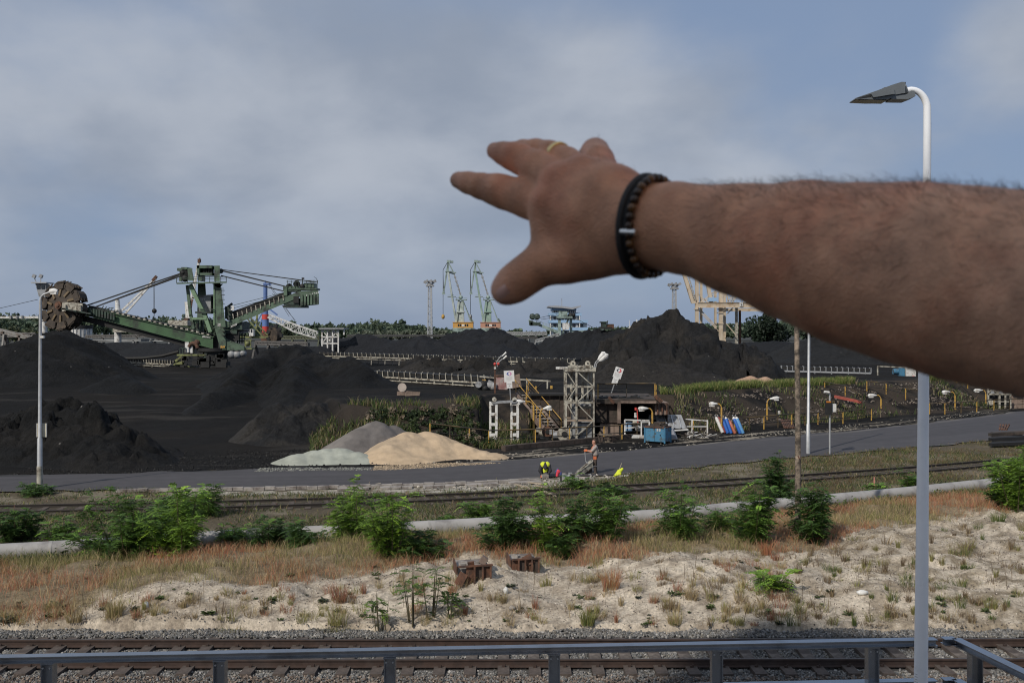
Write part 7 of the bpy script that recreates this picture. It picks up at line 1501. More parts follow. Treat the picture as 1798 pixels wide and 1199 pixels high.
def slope_stones():
    def zf(C):
        x, y = C[:, 0], C[:, 1]; u = UC + x / y * F; e = y - C_emb0(x); st = fbm(x * .35 + e * .5, e * 1.6, 3, seed=61)
        return np.where((e > 1.2) & (e < 7.5) & (u > 1165) & (st > .54), ground_z(x, y) + .03, -10)
    stones('slope_rubble', 26000, (10, 46), (66, 100), zf, .03, .11, [(.15, .122, .10), (.085, .072, .062), (.19, .16, .135), (.04, .035, .032)])
    def zs(C):
        x, y = C[:, 0], C[:, 1]; e = y - C_road1(x); return np.where((e > -.3) & (e < 3.5) & (fbm(x * .4, e * .9, 3, seed=62) > .52), ground_z(x, y) + .02, -10)
    stones('roadside_chippings', 16000, (-9, 44), (51, 97), zs, .025, .085, [(.26, .235, .20), (.16, .15, .13), (.08, .078, .075), (.03, .03, .03)])
    def zh(C):
        x, y = C[:, 0], C[:, 1]; return np.where(y > C_road1(x) - .2, ground_z(x, y) + .02, -10)
    stones('coal_lumps', 2600, (-26, -9), (51, 62), zh, .015, .06, [(.012, .012, .0125), (.02, .02, .02), (.035, .034, .033)])
    def zsp(C):
        x, y = C[:, 0], C[:, 1]; d = np.abs(y - C_road1(x) + .7 + .9 * (fbm(x * .6, y * .6, 2, seed=63) - .5)); return np.where(d < .8, .06, -10)
    stones('spilled_sand', 7000, (-7.5, 1.2), (51, 56), zsp, .012, .045, [(.36, .28, .19), (.30, .24, .17), (.42, .33, .23)])
    stones('spilled_grey_sand', 2600, (-13.5, -7.5), (50.5, 54), zsp, .012, .05, [(.27, .28, .245), (.22, .22, .2), (.12, .12, .12)])
slope_stones()
# ------------------------------------------------------------------ bushes of feathered leaves along the pipe
M_STEM = mat('green_brown_stem', (.09, .075, .04), .8, var=.3)
def fronds(S, D, L_, nl, lw, col):
    """compound leaves: start S (n,3), direction D, length L_, nl pairs of leaflets"""
    n = len(S); D = D / np.linalg.norm(D, axis=1)[:, None]; up = np.array([0, 0, 1.0])
    side = np.cross(D, up); side /= np.linalg.norm(side, axis=1)[:, None] + 1e-6; nrm = np.cross(side, D)
    V = []; C = []
    for j in range(nl):
        t = (j + 1) / nl; p = S + D * (L_ * t)[:, None] - up * (L_ * .38 * t * t)[:, None]
        ll = (L_ * .26 * (1 - .45 * abs(t - .5) * 2) * lw)[:, None]
        for sg in (-1, 1):
            o = side * sg * .92 + D * .32 + nrm * (NR.normal(size=(n, 1)) * .22 - .25); wv = D * .34
            V.append(np.stack([p, p + o * ll * .5 - wv * ll, p + o * ll, p + o * ll * .5 + wv * ll], 1)); C.append(col * NR.uniform(.8, 1.2, (n, 1)))
    V = np.concatenate(V).reshape(-1, 3); return V, np.arange(len(V)).reshape(-1, 4), np.repeat(np.concatenate(C), 4, axis=0)
PROTO = {}
def bush_mesh(key, hgt, rad, nstem, nfr, L0, col, lw=1.0, sparse=False):
    b = MB(); S, D, Lh = [], [], []
    for k in range(nstem):
        a = RNG.uniform(0, 6.28); r = rad * RNG.uniform(.1, .95); h_ = hgt * (RNG.uniform(.40, 1.12) if not sparse else RNG.uniform(.85, 1.12)) * (1 - .30 * r / rad)
        p0 = Vector((math.cos(a) * r * .35, math.sin(a) * r * .35, -.05)); p1 = Vector((math.cos(a) * r * .75, math.sin(a) * r * .75, h_ * .55)); p2 = Vector((math.cos(a) * r, math.sin(a) * r, h_))
        b.tube([p0, p1, p2], [.018 * hgt ** .5, .012, .005], 5, cap=False)
        m = max(3, nfr // nstem)
        for i in range(m):
            t = (RNG.random() ** (.75 if not sparse else .4)) * .95 + .05
            q = p0.lerp(p1, min(1, t * 1.7)) if t < .58 else p1.lerp(p2, (t - .58) / .42)
            g = RNG.uniform(0, 6.28); S.append(tuple(q)); D.append((math.cos(g), math.sin(g), RNG.uniform(-.15, .75))); Lh.append(L0 * RNG.uniform(.6, 1.25))
    S = np.array(S); D = np.array(D); Lh = np.array(Lh); n = len(S)
    c = np.array(col) * NR.uniform(.55, 1.5, (n, 1)); lt = NR.random((n, 1)) < .18; c = np.where(lt, c * np.array((1.7, 1.6, 1.1)), c)
    return b, fronds(S, D, Lh, 9, lw, c)
def bush(lab, u, v, topv, wpx, kind='feathery', name='bush', group='green bushes along the pipeline', dens=1.0):
    p = ongr(u, v); s = p.y / F; hgt = (v - topv) * s * (1.08 if kind != 'sapling' else 1.0); rad = wpx * s * .5 * (1.22 if kind != 'sapling' else .8)
    t = thing(name, lab, 'bush', p, group)
    area = hgt * rad * 2
    if kind == 'feathery': b, (V, Fi, c) = bush_mesh(None, hgt, rad, 7 + int(6 * rad), int(120 * area * dens) + 46, .48, (.080, .150, .032), .85)
    elif kind == 'dark': b, (V, Fi, c) = bush_mesh(None, hgt, rad, 7 + int(6 * rad), int(190 * area * dens) + 46, .38, (.050, .098, .026), 1.0)
    elif kind == 'bright': b, (V, Fi, c) = bush_mesh(None, hgt, rad, 7 + int(6 * rad), int(150 * area * dens) + 46, .46, (.125, .215, .035), .85)
    else: b, (V, Fi, c) = bush_mesh(None, hgt, rad, 5, int(20 * dens) + 8, .40, (.075, .125, .03), 1.0, True)
    b.v = [tuple(Vector(q) + p) for q in b.v]; b.build('stem', M_STEM, t)
    raw_mesh('foliage', V + np.array(tuple(p)), Fi, M_LEAF, False, c, parent=t, loc=tuple(p))
    return t
for a in (('low dark green bush at the left edge above the pipe', 25, 948, 896, 120, 'dark'), ('low bush left of the big feathery clump', 105, 952, 912, 70, 'feathery'), ('big tall feathery bush hiding the pipe left of the bright one', 225, 978, 852, 150, 'feathery'),
          ('bright yellow green feathery bush beside the big tall one', 322, 980, 868, 120, 'bright'), ('small loose bush in front of the pipe right of the bright one', 405, 960, 915, 60, 'feathery'), ('wide dark bush filling the gap behind the bright one', 275, 950, 885, 90, 'dark'), ('low bush trailing in front of the pipe at the left', 185, 985, 945, 60, 'dark'), ('leafy growth behind the pipe left of centre', 840, 915, 880, 70, 'feathery'), ('low dark growth in front of the pipe below the poplar sapling', 985, 972, 935, 70, 'dark'), ('green scrub behind the pipe between centre bushes', 1110, 915, 885, 60, 'dark'), ('loose green bush left of the large dense one', 1268, 935, 890, 60, 'feathery'), ('low dark bush drooping over the pipe', 470, 964, 908, 70, 'dark'),
          ('wide low bush over the pipe next to the tall light sapling', 530, 966, 914, 80, 'dark'), ('tall light green sapling bush rising above the rails', 622, 958, 848, 85, 'bright'), ('dense upright bush with bright tips in front of the pipe', 688, 972, 866, 92, 'bright'),
          ('dark ground bush at the feet of the dense upright bush', 735, 975, 932, 110, 'dark'), ('thin green growth on the verge between two large bushes', 790, 930, 902, 60, 'feathery'), ('dark broad bush left of the leafy poplar sapling', 893, 965, 872, 110, 'dark'),
          ('slender leafy poplar sapling in the dark bushes', 955, 965, 862, 40, 'bright'), ('dark bush right of the poplar sapling', 1010, 950, 884, 80, 'dark'), ('tall dark green bush in front of the pipe at centre', 1062, 948, 846, 85, 'feathery'),
          ('feathery bush left of the concrete post at the pipe', 1192, 942, 858, 90, 'feathery'), ('large dense bush left of the wooden pole', 1322, 950, 852, 120, 'feathery'), ('dark bush behind the large dense one by the wooden pole', 1368, 882, 800, 60, 'dark'),
          ('dense dark bush right of the wooden pole', 1430, 948, 850, 92, 'dark'), ('small sapling behind the pipe beside the grey lamp post', 1596, 864, 824, 40, 'feathery'), ('low tuft bush behind the pipe next to the pink stake', 1537, 872, 850, 40, 'feathery'),
          ('large leafy bush at the right edge over the pipe end', 1785, 895, 782, 100, 'bright'), ('low spreading bush under the right edge bush', 1765, 892, 840, 90, 'dark'), ('low green bush by the road near the yellow jacket', 1012, 858, 836, 60, 'feathery'),
          ('tiny green bush on the verge below the wheelbarrow', 1075, 868, 845, 50, 'dark'), ('small leafy bush on the sand below the wooden pole', 1353, 1034, 1000, 50, 'bright'), ('weed bush by the lamp at the left edge', 60, 868, 850, 90, 'dark'),
          ('sapling tip standing above the road edge on the left', 365, 905, 850, 50, 'feathery'), ('feathery sapling on the verge left of the small sand heaps', 300, 905, 852, 60, 'feathery')):
    bush(*a)
def pipe_weeds():
    VV, FF, CC = [], [], []; nb = 0
    for _ in range(430):
        x = RNG.uniform(-19, 24); q = RNG.random(); y = float(C_pipe(x)) + (RNG.uniform(-.9, -.15) if q < .6 else RNG.uniform(.6, 2.2)); n = RNG.randint(14, 40); r = RNG.uniform(.12, .42); z = gz(x, y)
        if float(fbm(np.array([x * .35]), np.array([q * 0 + .5]), 3, seed=71)[0]) < .44: continue
        Cc, kk = crown_pts((x, y, z + r * .6), (r * 1.3, r, r), n, 5); Cc[:, 2] = np.maximum(Cc[:, 2], z)
        base = (np.array((.05, .09, .025)), np.array((.035, .06, .02)), np.array((.09, .145, .03)))[RNG.choice((0, 0, 1, 1, 2))]
        V, Fi, c = quads(Cc, .05, base * NR.uniform(.6, 1.4, (n, 1))); VV.append(V); FF.append(Fi + nb); CC.append(c); nb += len(V)
    tag(raw_mesh('pipe_undergrowth', np.concatenate(VV), np.concatenate(FF), M_LEAF, False, np.concatenate(CC)), kind='stuff')
pipe_weeds()
for k, (u, v, tv, w_) in enumerate(((668, 1108, 1012, 50), (725, 1100, 985, 70), (757, 1082, 990, 60), (790, 1085, 1040, 50))):
    bush(('thin sapling with drooping leaves nearest the ballast, leftmost of four', 'tallest thin sapling with drooping leaves on the sandy bank', 'thin sapling with dark stem behind the tallest one', 'short sapling with a leafy tuft below the rusty foundation')[k], u, v, tv, w_, 'sapling', 'sapling', 'thin saplings on the sandy bank', 1.0)
# ------------------------------------------------------------------ tufts and weeds on the sand
def tuft(u, v, w_px, h_px, pal, lab, n=130, group='grass tufts on the sandy bank'):
    p = ongr(u, v); s = p.y / F; r = w_px * s * .5; hgt = h_px * s
    a = NR.uniform(0, 6.28, n); rr = r * .45 * np.sqrt(NR.random(n)); P_ = np.stack([p.x + np.cos(a) * rr, p.y + np.sin(a) * rr * .8, np.zeros(n)], 1); P_[:, 2] = ground_z(P_[:, 0], P_[:, 1]) - .01
    c = pick(pal, [3] + [1] * (len(pal) - 1), n)
    ld = np.stack([np.cos(a), np.sin(a), 0 * a], 1) * (.35 + rr / r)[:, None]; hh = hgt * (.45 + .65 * NR.random(n)); bd = min(1.6, .8 * r / max(.05, hgt))
    if lab is None: return blade_arrays(P_, hh, np.full(n, .0042), c, bd, ld)
    o = blades('grass_tuft', P_, hh, np.full(n, .0045), c, bd, loc=tuple(p), lean=ld); tag(o, lab, 'grass tuft', group)
tuft(1073, 1030, 62, 34, [ORANGE, STRAW], 'round rusty orange grass tuft in the middle of the sand', 260); tuft(595, 1055, 60, 34, [PINKISH * .8, BRN, STRAW], 'reddish brown grass tuft below the orange band', 220)
tuft(592, 1100, 70, 40, [YGRN, STRAW], 'wide yellow green tuft at the ballast edge', 260); tuft(1032, 1096, 52, 36, [YGRN, GRN * 1.5], 'bright olive tuft at the ballast edge near the centre', 260)
tuft(200, 1082, 60, 40, [STRAW, YGRN], 'tall straw tuft at the ballast edge on the left', 240); tuft(130, 1092, 60, 34, [STRAW, YGRN, BRN], 'straw tuft left of the tall straw one', 200); tuft(405, 1100, 70, 36, [YGRN, STRAW, BRN], 'broad yellowish tuft beside the green rosettes', 240)
tuft(1185, 1095, 50, 30, [STRAW, YGRN], 'straw tuft right of the olive one', 160); tuft(1215, 1050, 50, 26, [STRAW, BRN], 'dry brown straw tuft on the slope right of centre', 150); tuft(1345, 975, 40, 30, [ORANGE, PINKISH], 'orange tuft in front of the large dense bush', 160)
tuft(1752, 918, 50, 24, [GRN * 1.4, YGRN], 'dark green tuft on the bright sand at the right', 200)
TP = []
for k in range(420):
    u = RNG.uniform(-5, 1798) if k % 3 else RNG.uniform(1250, 1798); lo = float(np.interp(u, [0, 300, 700, 950, 1330, 1500, 1798], [1070, 1045, 1005, 990, 985, 945, 905])); v = RNG.uniform(lo, 1100); TP.append((u, v))
def small_tufts():
    out = []
    for k, (u, v) in enumerate(TP):
        r = 1 if u > 1380 else 0; pal = RNG.choice(([STRAW, BRN], [STRAW, YGRN], [BRN, STRAW, BRN], [YGRN, STRAW], [PINKISH * .8, STRAW]) if r == 0 else ([BRN, STRAW], [YGRN, BRN], [BRN, BRN * .7], [GRN, YGRN]))
        out.append(tuft(u, v, RNG.uniform(14, 58), RNG.uniform(7, 26), pal, None, 60))
    nb = 0; VV, FF, CC = [], [], []
    for V, Fi, c in out: VV.append(V); FF.append(Fi + nb); CC.append(c); nb += len(V)
    tag(raw_mesh('sparse_grass', np.concatenate(VV), np.concatenate(FF), M_BLADE, False, np.concatenate(CC)), kind='stuff')
small_tufts()
def rosette(u, v, w_px, lab, c=(.075, .11, .035)):
    p = ongr(u, v); s = p.y / F; r = w_px * s * .5; n = 26; a = NR.uniform(0, 6.28, n); S = np.tile(np.array(tuple(p)) + (0, 0, .02), (n, 1)); L_ = r * NR.uniform(.6, 1.1, n)
    D = np.stack([np.cos(a), np.sin(a), NR.uniform(.15, .8, n)], 1); side = np.stack([-np.sin(a), np.cos(a), 0 * a], 1) * (L_ * .16)[:, None]
    m = S + D * (L_ * .55)[:, None]; e = S + D * L_[:, None] - np.array([0, 0, 1]) * (L_ * .25)[:, None]
    V = np.stack([S, m + side, e, m - side], 1).reshape(-1, 3)
    if lab is None: return V, np.repeat(np.array(c) * NR.uniform(.6, 1.3, (n, 1)), 4, axis=0)
    o = raw_mesh('weed', V, np.arange(4 * n).reshape(n, 4), M_LEAF, False, np.repeat(np.array(c) * NR.uniform(.6, 1.3, (n, 1)), 4, axis=0), loc=tuple(p)); tag(o, lab, 'weed', 'leafy weeds on the sand')
rosette(366, 1078, 32, 'large green leafy weed rosette on the left part of the sand'); rosette(280, 1088, 22, 'dark green weed rosette left of the large one'); rosette(268, 1100, 40, 'flat green weed patch at the ballast edge'); rosette(340, 1102, 18, 'small green weed at the ballast edge'); rosette(12, 1092, 34, 'greyish weed clump at the left edge', (.07, .085, .06))
WD = [rosette(RNG.uniform(0, 1790), RNG.uniform(1040, 1103) if k % 3 else RNG.uniform(985, 1060), RNG.uniform(8, 24), None, RNG.choice(((.075, .11, .035), (.10, .13, .05), (.06, .075, .045)))) for k in range(90)]
WV = np.concatenate([q[0] for q in WD]); tag(raw_mesh('small_weeds', WV, np.arange(len(WV)).reshape(-1, 4), M_LEAF, False, np.concatenate([q[1] for q in WD])), kind='stuff')
def stalks():
    n = 330; u = NR.uniform(0, 1798, n); v = NR.uniform(985, 1104, n); P_ = np.array([tuple(ongr(a, b, 3)) for a, b in zip(u, v)]); h = NR.uniform(.15, .75, n)
    tag(blades('dry_stalks', P_, h, np.full(n, .006), pick([BRN * .6, BRN, STRAW * .6], [2, 2, 1], n), .35), kind='stuff')
    n = 26000; X = NR.uniform(-14, 24, n); Y = Y_BAL + 16 * NR.random(n) ** 1.3; q = NR.random(n) < sstep(.42, .62, fbm(X * .7, Y * .7, 3, seed=51)) * (.5 + .5 * sstep(5, 12, X)); X, Y = X[q], Y[q]; q = Y < C_sandedge(X); X, Y = X[q], Y[q]; n = len(X)
    tag(blades('sparse_straw', np.stack([X, Y, ground_z(X, Y)], 1), NR.uniform(.03, .16, n), np.full(n, .0035), pick([BRN, STRAW, BRN * .5, YGRN * .8], [2, 1.5, 2, .6], n), 1.3), kind='stuff')
stalks()
def sandz(C):
    z = ground_z(C[:, 0], C[:, 1]); return np.where(C[:, 1] < C_sandedge(C[:, 0]), z, -10)
stones('sand_pebbles', 34000, (-14, 25), (24.9, 39), sandz, .006, .026, [(.34, .30, .25), (.22, .19, .16), (.46, .42, .36), (.12, .10, .09)])
stones('kerb_rubble', 900, (-15, 9), (47.0, 52.5), lambda C: np.where((C[:, 1] > C_kerb0(C[:, 0]) - .6) & (C[:, 1] < C_road0(C[:, 0])), .0, -10), .03, .10, [(.36, .33, .29), (.25, .23, .21), (.42, .39, .34), (.16, .15, .14)])
for k, (u, v, s1, lb) in enumerate(((1514, 1043, (.34, .15, .14), 'long white rag or stone lying on the sand left of the lamp post'), (1733, 1065, (.13, .1, .12), 'round white stone at the right of the sand'), (888, 1042, (.13, .12, .22), 'white torn paper standing in the tufts near the centre'), (899, 1070, (.18, .12, .12), 'pale rock near the ballast at the centre'), (257, 1066, (.13, .1, .18), 'pale plastic scrap on the left part of the sand'), (22, 995, (.12, .1, .13), 'white round litter in the grass below the pipe'), (1490, 968, (.14, .1, .1), 'white pebble below the orange grass on the right'))):
    p = ongr(u, v); b = MB(); b.ball(p + Vector((0, 0, s1[2] * .35)), .5, 9, 6, s1); b.v = [(x + RNG.uniform(-.015, .015), y + RNG.uniform(-.015, .015), z + RNG.uniform(-.015, .015)) for x, y, z in b.v]
    b.single('stone' if k not in (2, 4, 5) else 'litter', M_WHITE if k != 3 else M_CONC, lb, 'stone' if k not in (2, 4, 5) else 'litter')

# ------------------------------------------------------------------ rusty foundations sticking out of the sand
def foundation(u, v, w_, h_, lab, broken):
    p = ongr(u, v); s = p.y / F; W_ = w_ * s; Hh = h_ * s; t = thing('rusty_foundation', lab, 'rusty foundation', p, 'rusty steel sided foundations in the sand')
    Rz = Matrix.Rotation(.22, 3, 'Z'); T_ = lambda x, y, z: p + Rz @ Vector((x, y, z))
    part('fill', M_CONC, t, lambda b: b.hull8([T_(x * W_ * .48, .1 + y * W_ * .85, (Hh * (.92 + .08 * y) if k else -.3)) for x in (-1, 1) for y in (0, 1) for k in (0, 1)]))
    for k in range(4):
        if broken and k == 0: continue
        x0 = -W_ / 2 + W_ * k / 4; part('side_plate', M_RUST if (k + broken) % 2 == 0 else M_DARKWALL, t, lambda b: b.hull8([T_(x0 + i * W_ / 4.2, -.02 * (k % 2) + .03 * j, (Hh * (1 - .04 * (k % 2)) if kk else -.25)) for i in (0, 1) for j in (0, 1) for kk in (0, 1)]))
        part('rib', M_RUST, t, lambda b: b.bar(T_(x0 + W_ / 4.1, -.06, -.2), T_(x0 + W_ / 4.1, -.06, Hh), .05, .07))
    part('top_edge', M_RUST, t, lambda b: b.bar(T_(-W_ / 2, -.04, Hh + .02), T_(W_ / 2 + .05, -.04, Hh + .03), .10, .04))
    part('end_flange', M_RUST, t, lambda b: b.hull8([T_(-W_ / 2 - .02 - .03 * j, y * .55, (Hh + .02 + .13 * y if k else Hh - .2)) for j in (0, 1) for y in (0, 1) for k in (0, 1)]))
    for k in range(9 if broken else 3):
        a = T_(RNG.uniform(-.55, .1 if broken else .4) * W_, RNG.uniform(-.12, .3), RNG.uniform(.0, Hh)); part('rust_flake', M_RUST, t, lambda b: b.box(a, (RNG.uniform(.1, .3), .04, RNG.uniform(.15, .4)), Matrix.Rotation(RNG.uniform(-.6, .6), 3, 'Y') @ Matrix.Rotation(RNG.uniform(-.5, .5), 3, 'X')))
    if broken: part('broken_block', M_PINKCONC, t, lambda b: b.box(T_(W_ * .36, .35, Hh + .08), (.18, .2, .2), Matrix.Rotation(.6, 3, 'Y')))
    for k in range(5): part('rubble', M_CONC, t, lambda b: b.box(T_(RNG.uniform(-.4, .4) * W_, RNG.uniform(.15, .6), Hh * .95 + .03), (RNG.uniform(.08, .2), .1, .07), Matrix.Rotation(RNG.uniform(0, 1), 3, 'Z')))
foundation(833, 1021, 58, 27, 'broken rusty foundation with torn plates, the left one on the sandy bank', True)
foundation(922, 1004, 48, 22, 'boxy rusty foundation with upright ribs, the right one on the sandy bank', False)

# ------------------------------------------------------------------ paving along the road and the road workers' things
def paving():
    t = thing('paving', 'pale concrete edging slabs laid along the near side of the road', 'paving', G(600, 860))
    for k in range(40):
        u = 205 + 18.6 * k; v0 = float(np.interp(u, [200, 420, 600, 800, 950], [863.5, 860.5, 857, 851, 844])); a, c = G(u, v0), G(u + 17.6, float(np.interp(u + 17.6, [200, 420, 600, 800, 950], [863.5, 860.5, 857, 851, 844])))
        part('kerb_slab', M_CONC, t, lambda b: b.bar(a + Vector((0, 0, .05 + .015 * (k % 3))), c + Vector((0, 0, .05 + .015 * (k % 3))), .28, .14))
        if u > 560 and k % 4 != 0:
            a2, c2 = a + Vector((0, -.45, .0)), c + Vector((0, -.47, .0)); part('paving_slab', M_CONC, t, lambda b: b.bar(a2 + Vector((0, 0, .03)), c2 + Vector((0, 0, .04)), .52, .09))
paving()
for k, (u0, v0, u1, v1) in enumerate(((925, 846, 955, 850), (940, 852, 960, 856), (905, 850, 932, 857), (955, 862, 975, 871), (900, 860, 945, 857))):
    a, c = G(u0, v0, .06), G(u1, v1, .06); b = MB(); b.bar(a, c, .12, .05)
    b.single('plank', mat('pale_board', (.34, .28, .21), .85, var=.25), ('pale board nearest the kneeling worker', 'short pale board under the first one', 'pale board left of the kneeling worker', 'short board tilted towards the rails', 'long pale board along the paving')[k], 'board', 'loose boards by the kerb work')
M_SKIN_W = mat('worker_skin', (.40, .20, .14), .55, var=.1); M_HAIR = mat('brown_hair', (.06, .035, .02), .7, var=.3)
M_GLOVE = mat('orange_gloves', (.62, .16, .05), .7, var=.1); M_TSHIRT = mat('grey_tshirt', (.33, .29, .265), .9, var=.15); M_DUNG = mat('brown_dungarees', (.075, .055, .045), .9, var=.3, scale=5)
M_ORTRIM = mat('orange_trim', (.55, .15, .06), .8, var=.1); M_HIVIS = mat('hi_vis_yellow', (.55, .62, .03), .7, var=.12); M_NAVY = mat('dark_work_jacket', (.02, .02, .024), .85, var=.3); M_BOOT = mat('dusty_boots', (.07, .06, .05), .85, var=.3)
def limb_mesh(name, chains, h, k, m, parent):
    V, Fi = sdf_body(chains, h, k, pad=max(.02, 3 * h)); return raw_mesh(name, V, Fi, m, True, None, parent=parent, loc=tuple(ORG[parent]))
def worker_standing():
    p = ongr(1045, 833); p.z = max(p.z, .0)
    t = thing('person', 'standing worker in grey shirt and brown dungarees holding a wheelbarrow', 'person', p)
    X = lambda x, y, z: p + Vector((x, y, z))
    sh = [X(.0, -.19, 1.40), X(.0, .19, 1.40)]
    el = [X(-.22, -.24, 1.18), X(-.20, .24, 1.17)]; wr = [X(-.44, -.20, 1.22), X(-.42, .2, 1.22)]
    limb_mesh('body', [[(X(-.02, 0, 1.38), .07), (X(-.03, 0, 1.52), .058), (X(-.05, 0, 1.60), .075), (X(-.055, 0, 1.68), .09), (X(-.045, 0, 1.70), .085)], [(X(-.11, 0, 1.56), .035), (X(-.13, 0, 1.63), .03), (X(-.155, 0, 1.635), .012)], [(X(-.06, -.09, 1.64), .018)], [(X(-.06, .09, 1.64), .018)],
        [(X(-.05, 0, 1.2), .10), (X(-.02, 0, 1.40), .09)]] + [[(s, .05), (e, .042), (w_, .03), (w_ + Vector((-.04, 0, 0)), .03)] for s, e, w_ in zip(sh, el, wr)], .012, .03, M_SKIN_W, t)
    limb_mesh('hair', [[(X(-.03, 0, 1.745), .082), (X(.0, 0, 1.69), .085), (X(.02, 0, 1.62), .06)]], .012, .02, M_HAIR, t)
    part('eye', M_BLACK, t, lambda b: [b.ball(X(-.138, q, 1.665), .011, 6, 4) for q in (-.035, .035)])
    limb_mesh('shirt', [[(X(.0, -.06, 1.05), .145), (X(-.01, -.05, 1.32), .15), (X(-.0, 0, 1.42), .11)], [(X(.0, .06, 1.05), .145), (X(-.01, .05, 1.32), .15)]] + [[(s, .085), (s.lerp(e, .75), .07)] for s, e in zip(sh, el)], .014, .05, M_TSHIRT, t)
    hp = [X(.01, -.09, .95), X(.01, .09, .95)]; kn = [X(-.03, -.11, .50), X(.02, .11, .50)]; an = [X(.0, -.12, .10), X(.06, .12, .10)]
    limb_mesh('dungarees', [[(X(.01, 0, .98), .17), (X(.0, 0, 1.06), .155)]] + [[(a, .115), (b_, .082), (c, .062)] for a, b_, c in zip(hp, kn, an)] + [[(X(-.145, -.05, 1.1), .03), (X(-.16, -.05, 1.3), .028)], [(X(-.145, .05, 1.1), .03), (X(-.16, .05, 1.3), .028)]], .014, .04, M_DUNG, t)
    part('brace_strap', M_ORTRIM, t, lambda b: [b.tube([X(-.155, q, 1.15), X(-.165, q * 1.2, 1.34), X(-.05, q * 1.3, 1.50)], .022, 6) for q in (-.09, .09)])
    part('pocket_trim', M_ORTRIM, t, lambda b: [b.box(X(-.03, q, .86), (.16, .03, .16)) for q in (-.195, .195)])
    for k in (0, 1): limb_mesh('boot', [[(an[k], .07), (an[k] + Vector((0, 0, -.05)), .06)], [(an[k] + Vector((.03, 0, -.055)), .05), (an[k] + Vector((-.14, 0, -.06)), .042)]], .012, .02, M_BOOT, t)
    for k in (0, 1):
        w_ = wr[k]; f = [[(w_, .04), (w_ + Vector((-.08, 0, .0)), .045)]]
        for q in range(4): o = Vector((-.10, (-.036 + .024 * q), .02)); f.append([(w_ + o, .014), (w_ + o + Vector((-.04, 0, -.02)), .013), (w_ + o + Vector((-.035, 0, -.06)), .012)])
        f.append([(w_ + Vector((-.03, -.04 * (1 if k else -1), 0)), .015), (w_ + Vector((-.09, -.05 * (1 if k else -1), -.03)), .013)])
        limb_mesh('glove', f, .008, .012, M_GLOVE, t)
    return wr
WR = worker_standing()
def barrow():
    g = ongr(1030, 834); c = Vector((G(1027, 834).x, ORG[bpy.data.objects['person']].y, 0)); t = thing('wheelbarrow', 'upturned muddy wheelbarrow held by the standing worker', 'wheelbarrow', c)
    X = lambda x, y, z: c + Vector((x, y, z))
    # tray tipped forward onto its nose
    def tray(b):
        n_ = Vector((-.62, 0, .78)); ax_ = Vector((.78, 0, .62)).normalized(); o = X(-.36, 0, .10)
        for (l0, l1, w0, w1, d0, d1) in ((0, .95, .26, .34, 0, 0),):
            rim = [o + ax_ * l + Vector((0, y, 0)) for l, y in ((0, -.26), (.98, -.36), (.98, .36), (0, .26))]
            bot = [o + ax_ * l + Vector((0, y, 0)) - Vector((-.62, 0, .78)) * .26 for l, y in ((.18, -.16), (.8, -.24), (.8, .24), (.18, .16))]
            inn = [p + Vector((-.62, 0, .78)) * .012 for p in bot]; rin = [p * .97 + (sum(rim, Vector()) / 4) * .03 for p in rim]
            b.add(rim + bot, [(0, 1, 5, 4), (1, 2, 6, 5), (2, 3, 7, 6), (3, 0, 4, 7), (4, 5, 6, 7)]); b.add(rin + inn, [(0, 1, 5, 4), (1, 2, 6, 5), (2, 3, 7, 6), (3, 0, 4, 7), (4, 5, 6, 7)])
            for i in range(4): b.bar(rim[i], rim[(i + 1) % 4], .04)
    part('tray', mat('cement_covered_tray', (.42, .41, .36), .85, var=.2, scale=6, dirt=(.10, .09, .08), damt=.45, dscale=5), t, tray)
    part('mud', M_DARKWALL, t, lambda b: [b.ball(X(-.05 + .1 * q, -.1 + .1 * q, .28 + .09 * q), .1, 8, 5, (1.2, 1, .6)) for q in range(3)])
    wl = part('wheel', M_RUBBER, t, lambda b: b.tube([X(.22, -.06, .19), X(.22, .06, .19)], .19, 18)); part('rim', M_RUST, wl, lambda b: b.tube([X(.22, -.07, .19), X(.22, .07, .19)], .09, 12))
    hd = [w_ + Vector((-.10, 0, 0)) for w_ in WR]
    for k in (0, 1): part('handle', M_STEEL, t, lambda b: b.tube([hd[k] + Vector((.0, 0, .06)), hd[k] + Vector((.0, 0, -.1)), hd[k] + Vector((.03, 0, -.55)), X(.30, (-.22, .22)[k], .45), X(.20, (-.15, .15)[k], .18)], .018, 8))
    part('leg', M_STEEL, t, lambda b: b.tube([X(.34, -.22, .42), X(.62, -.22, .42), X(.62, .22, .42), X(.34, .22, .42)], .015, 6))
barrow()
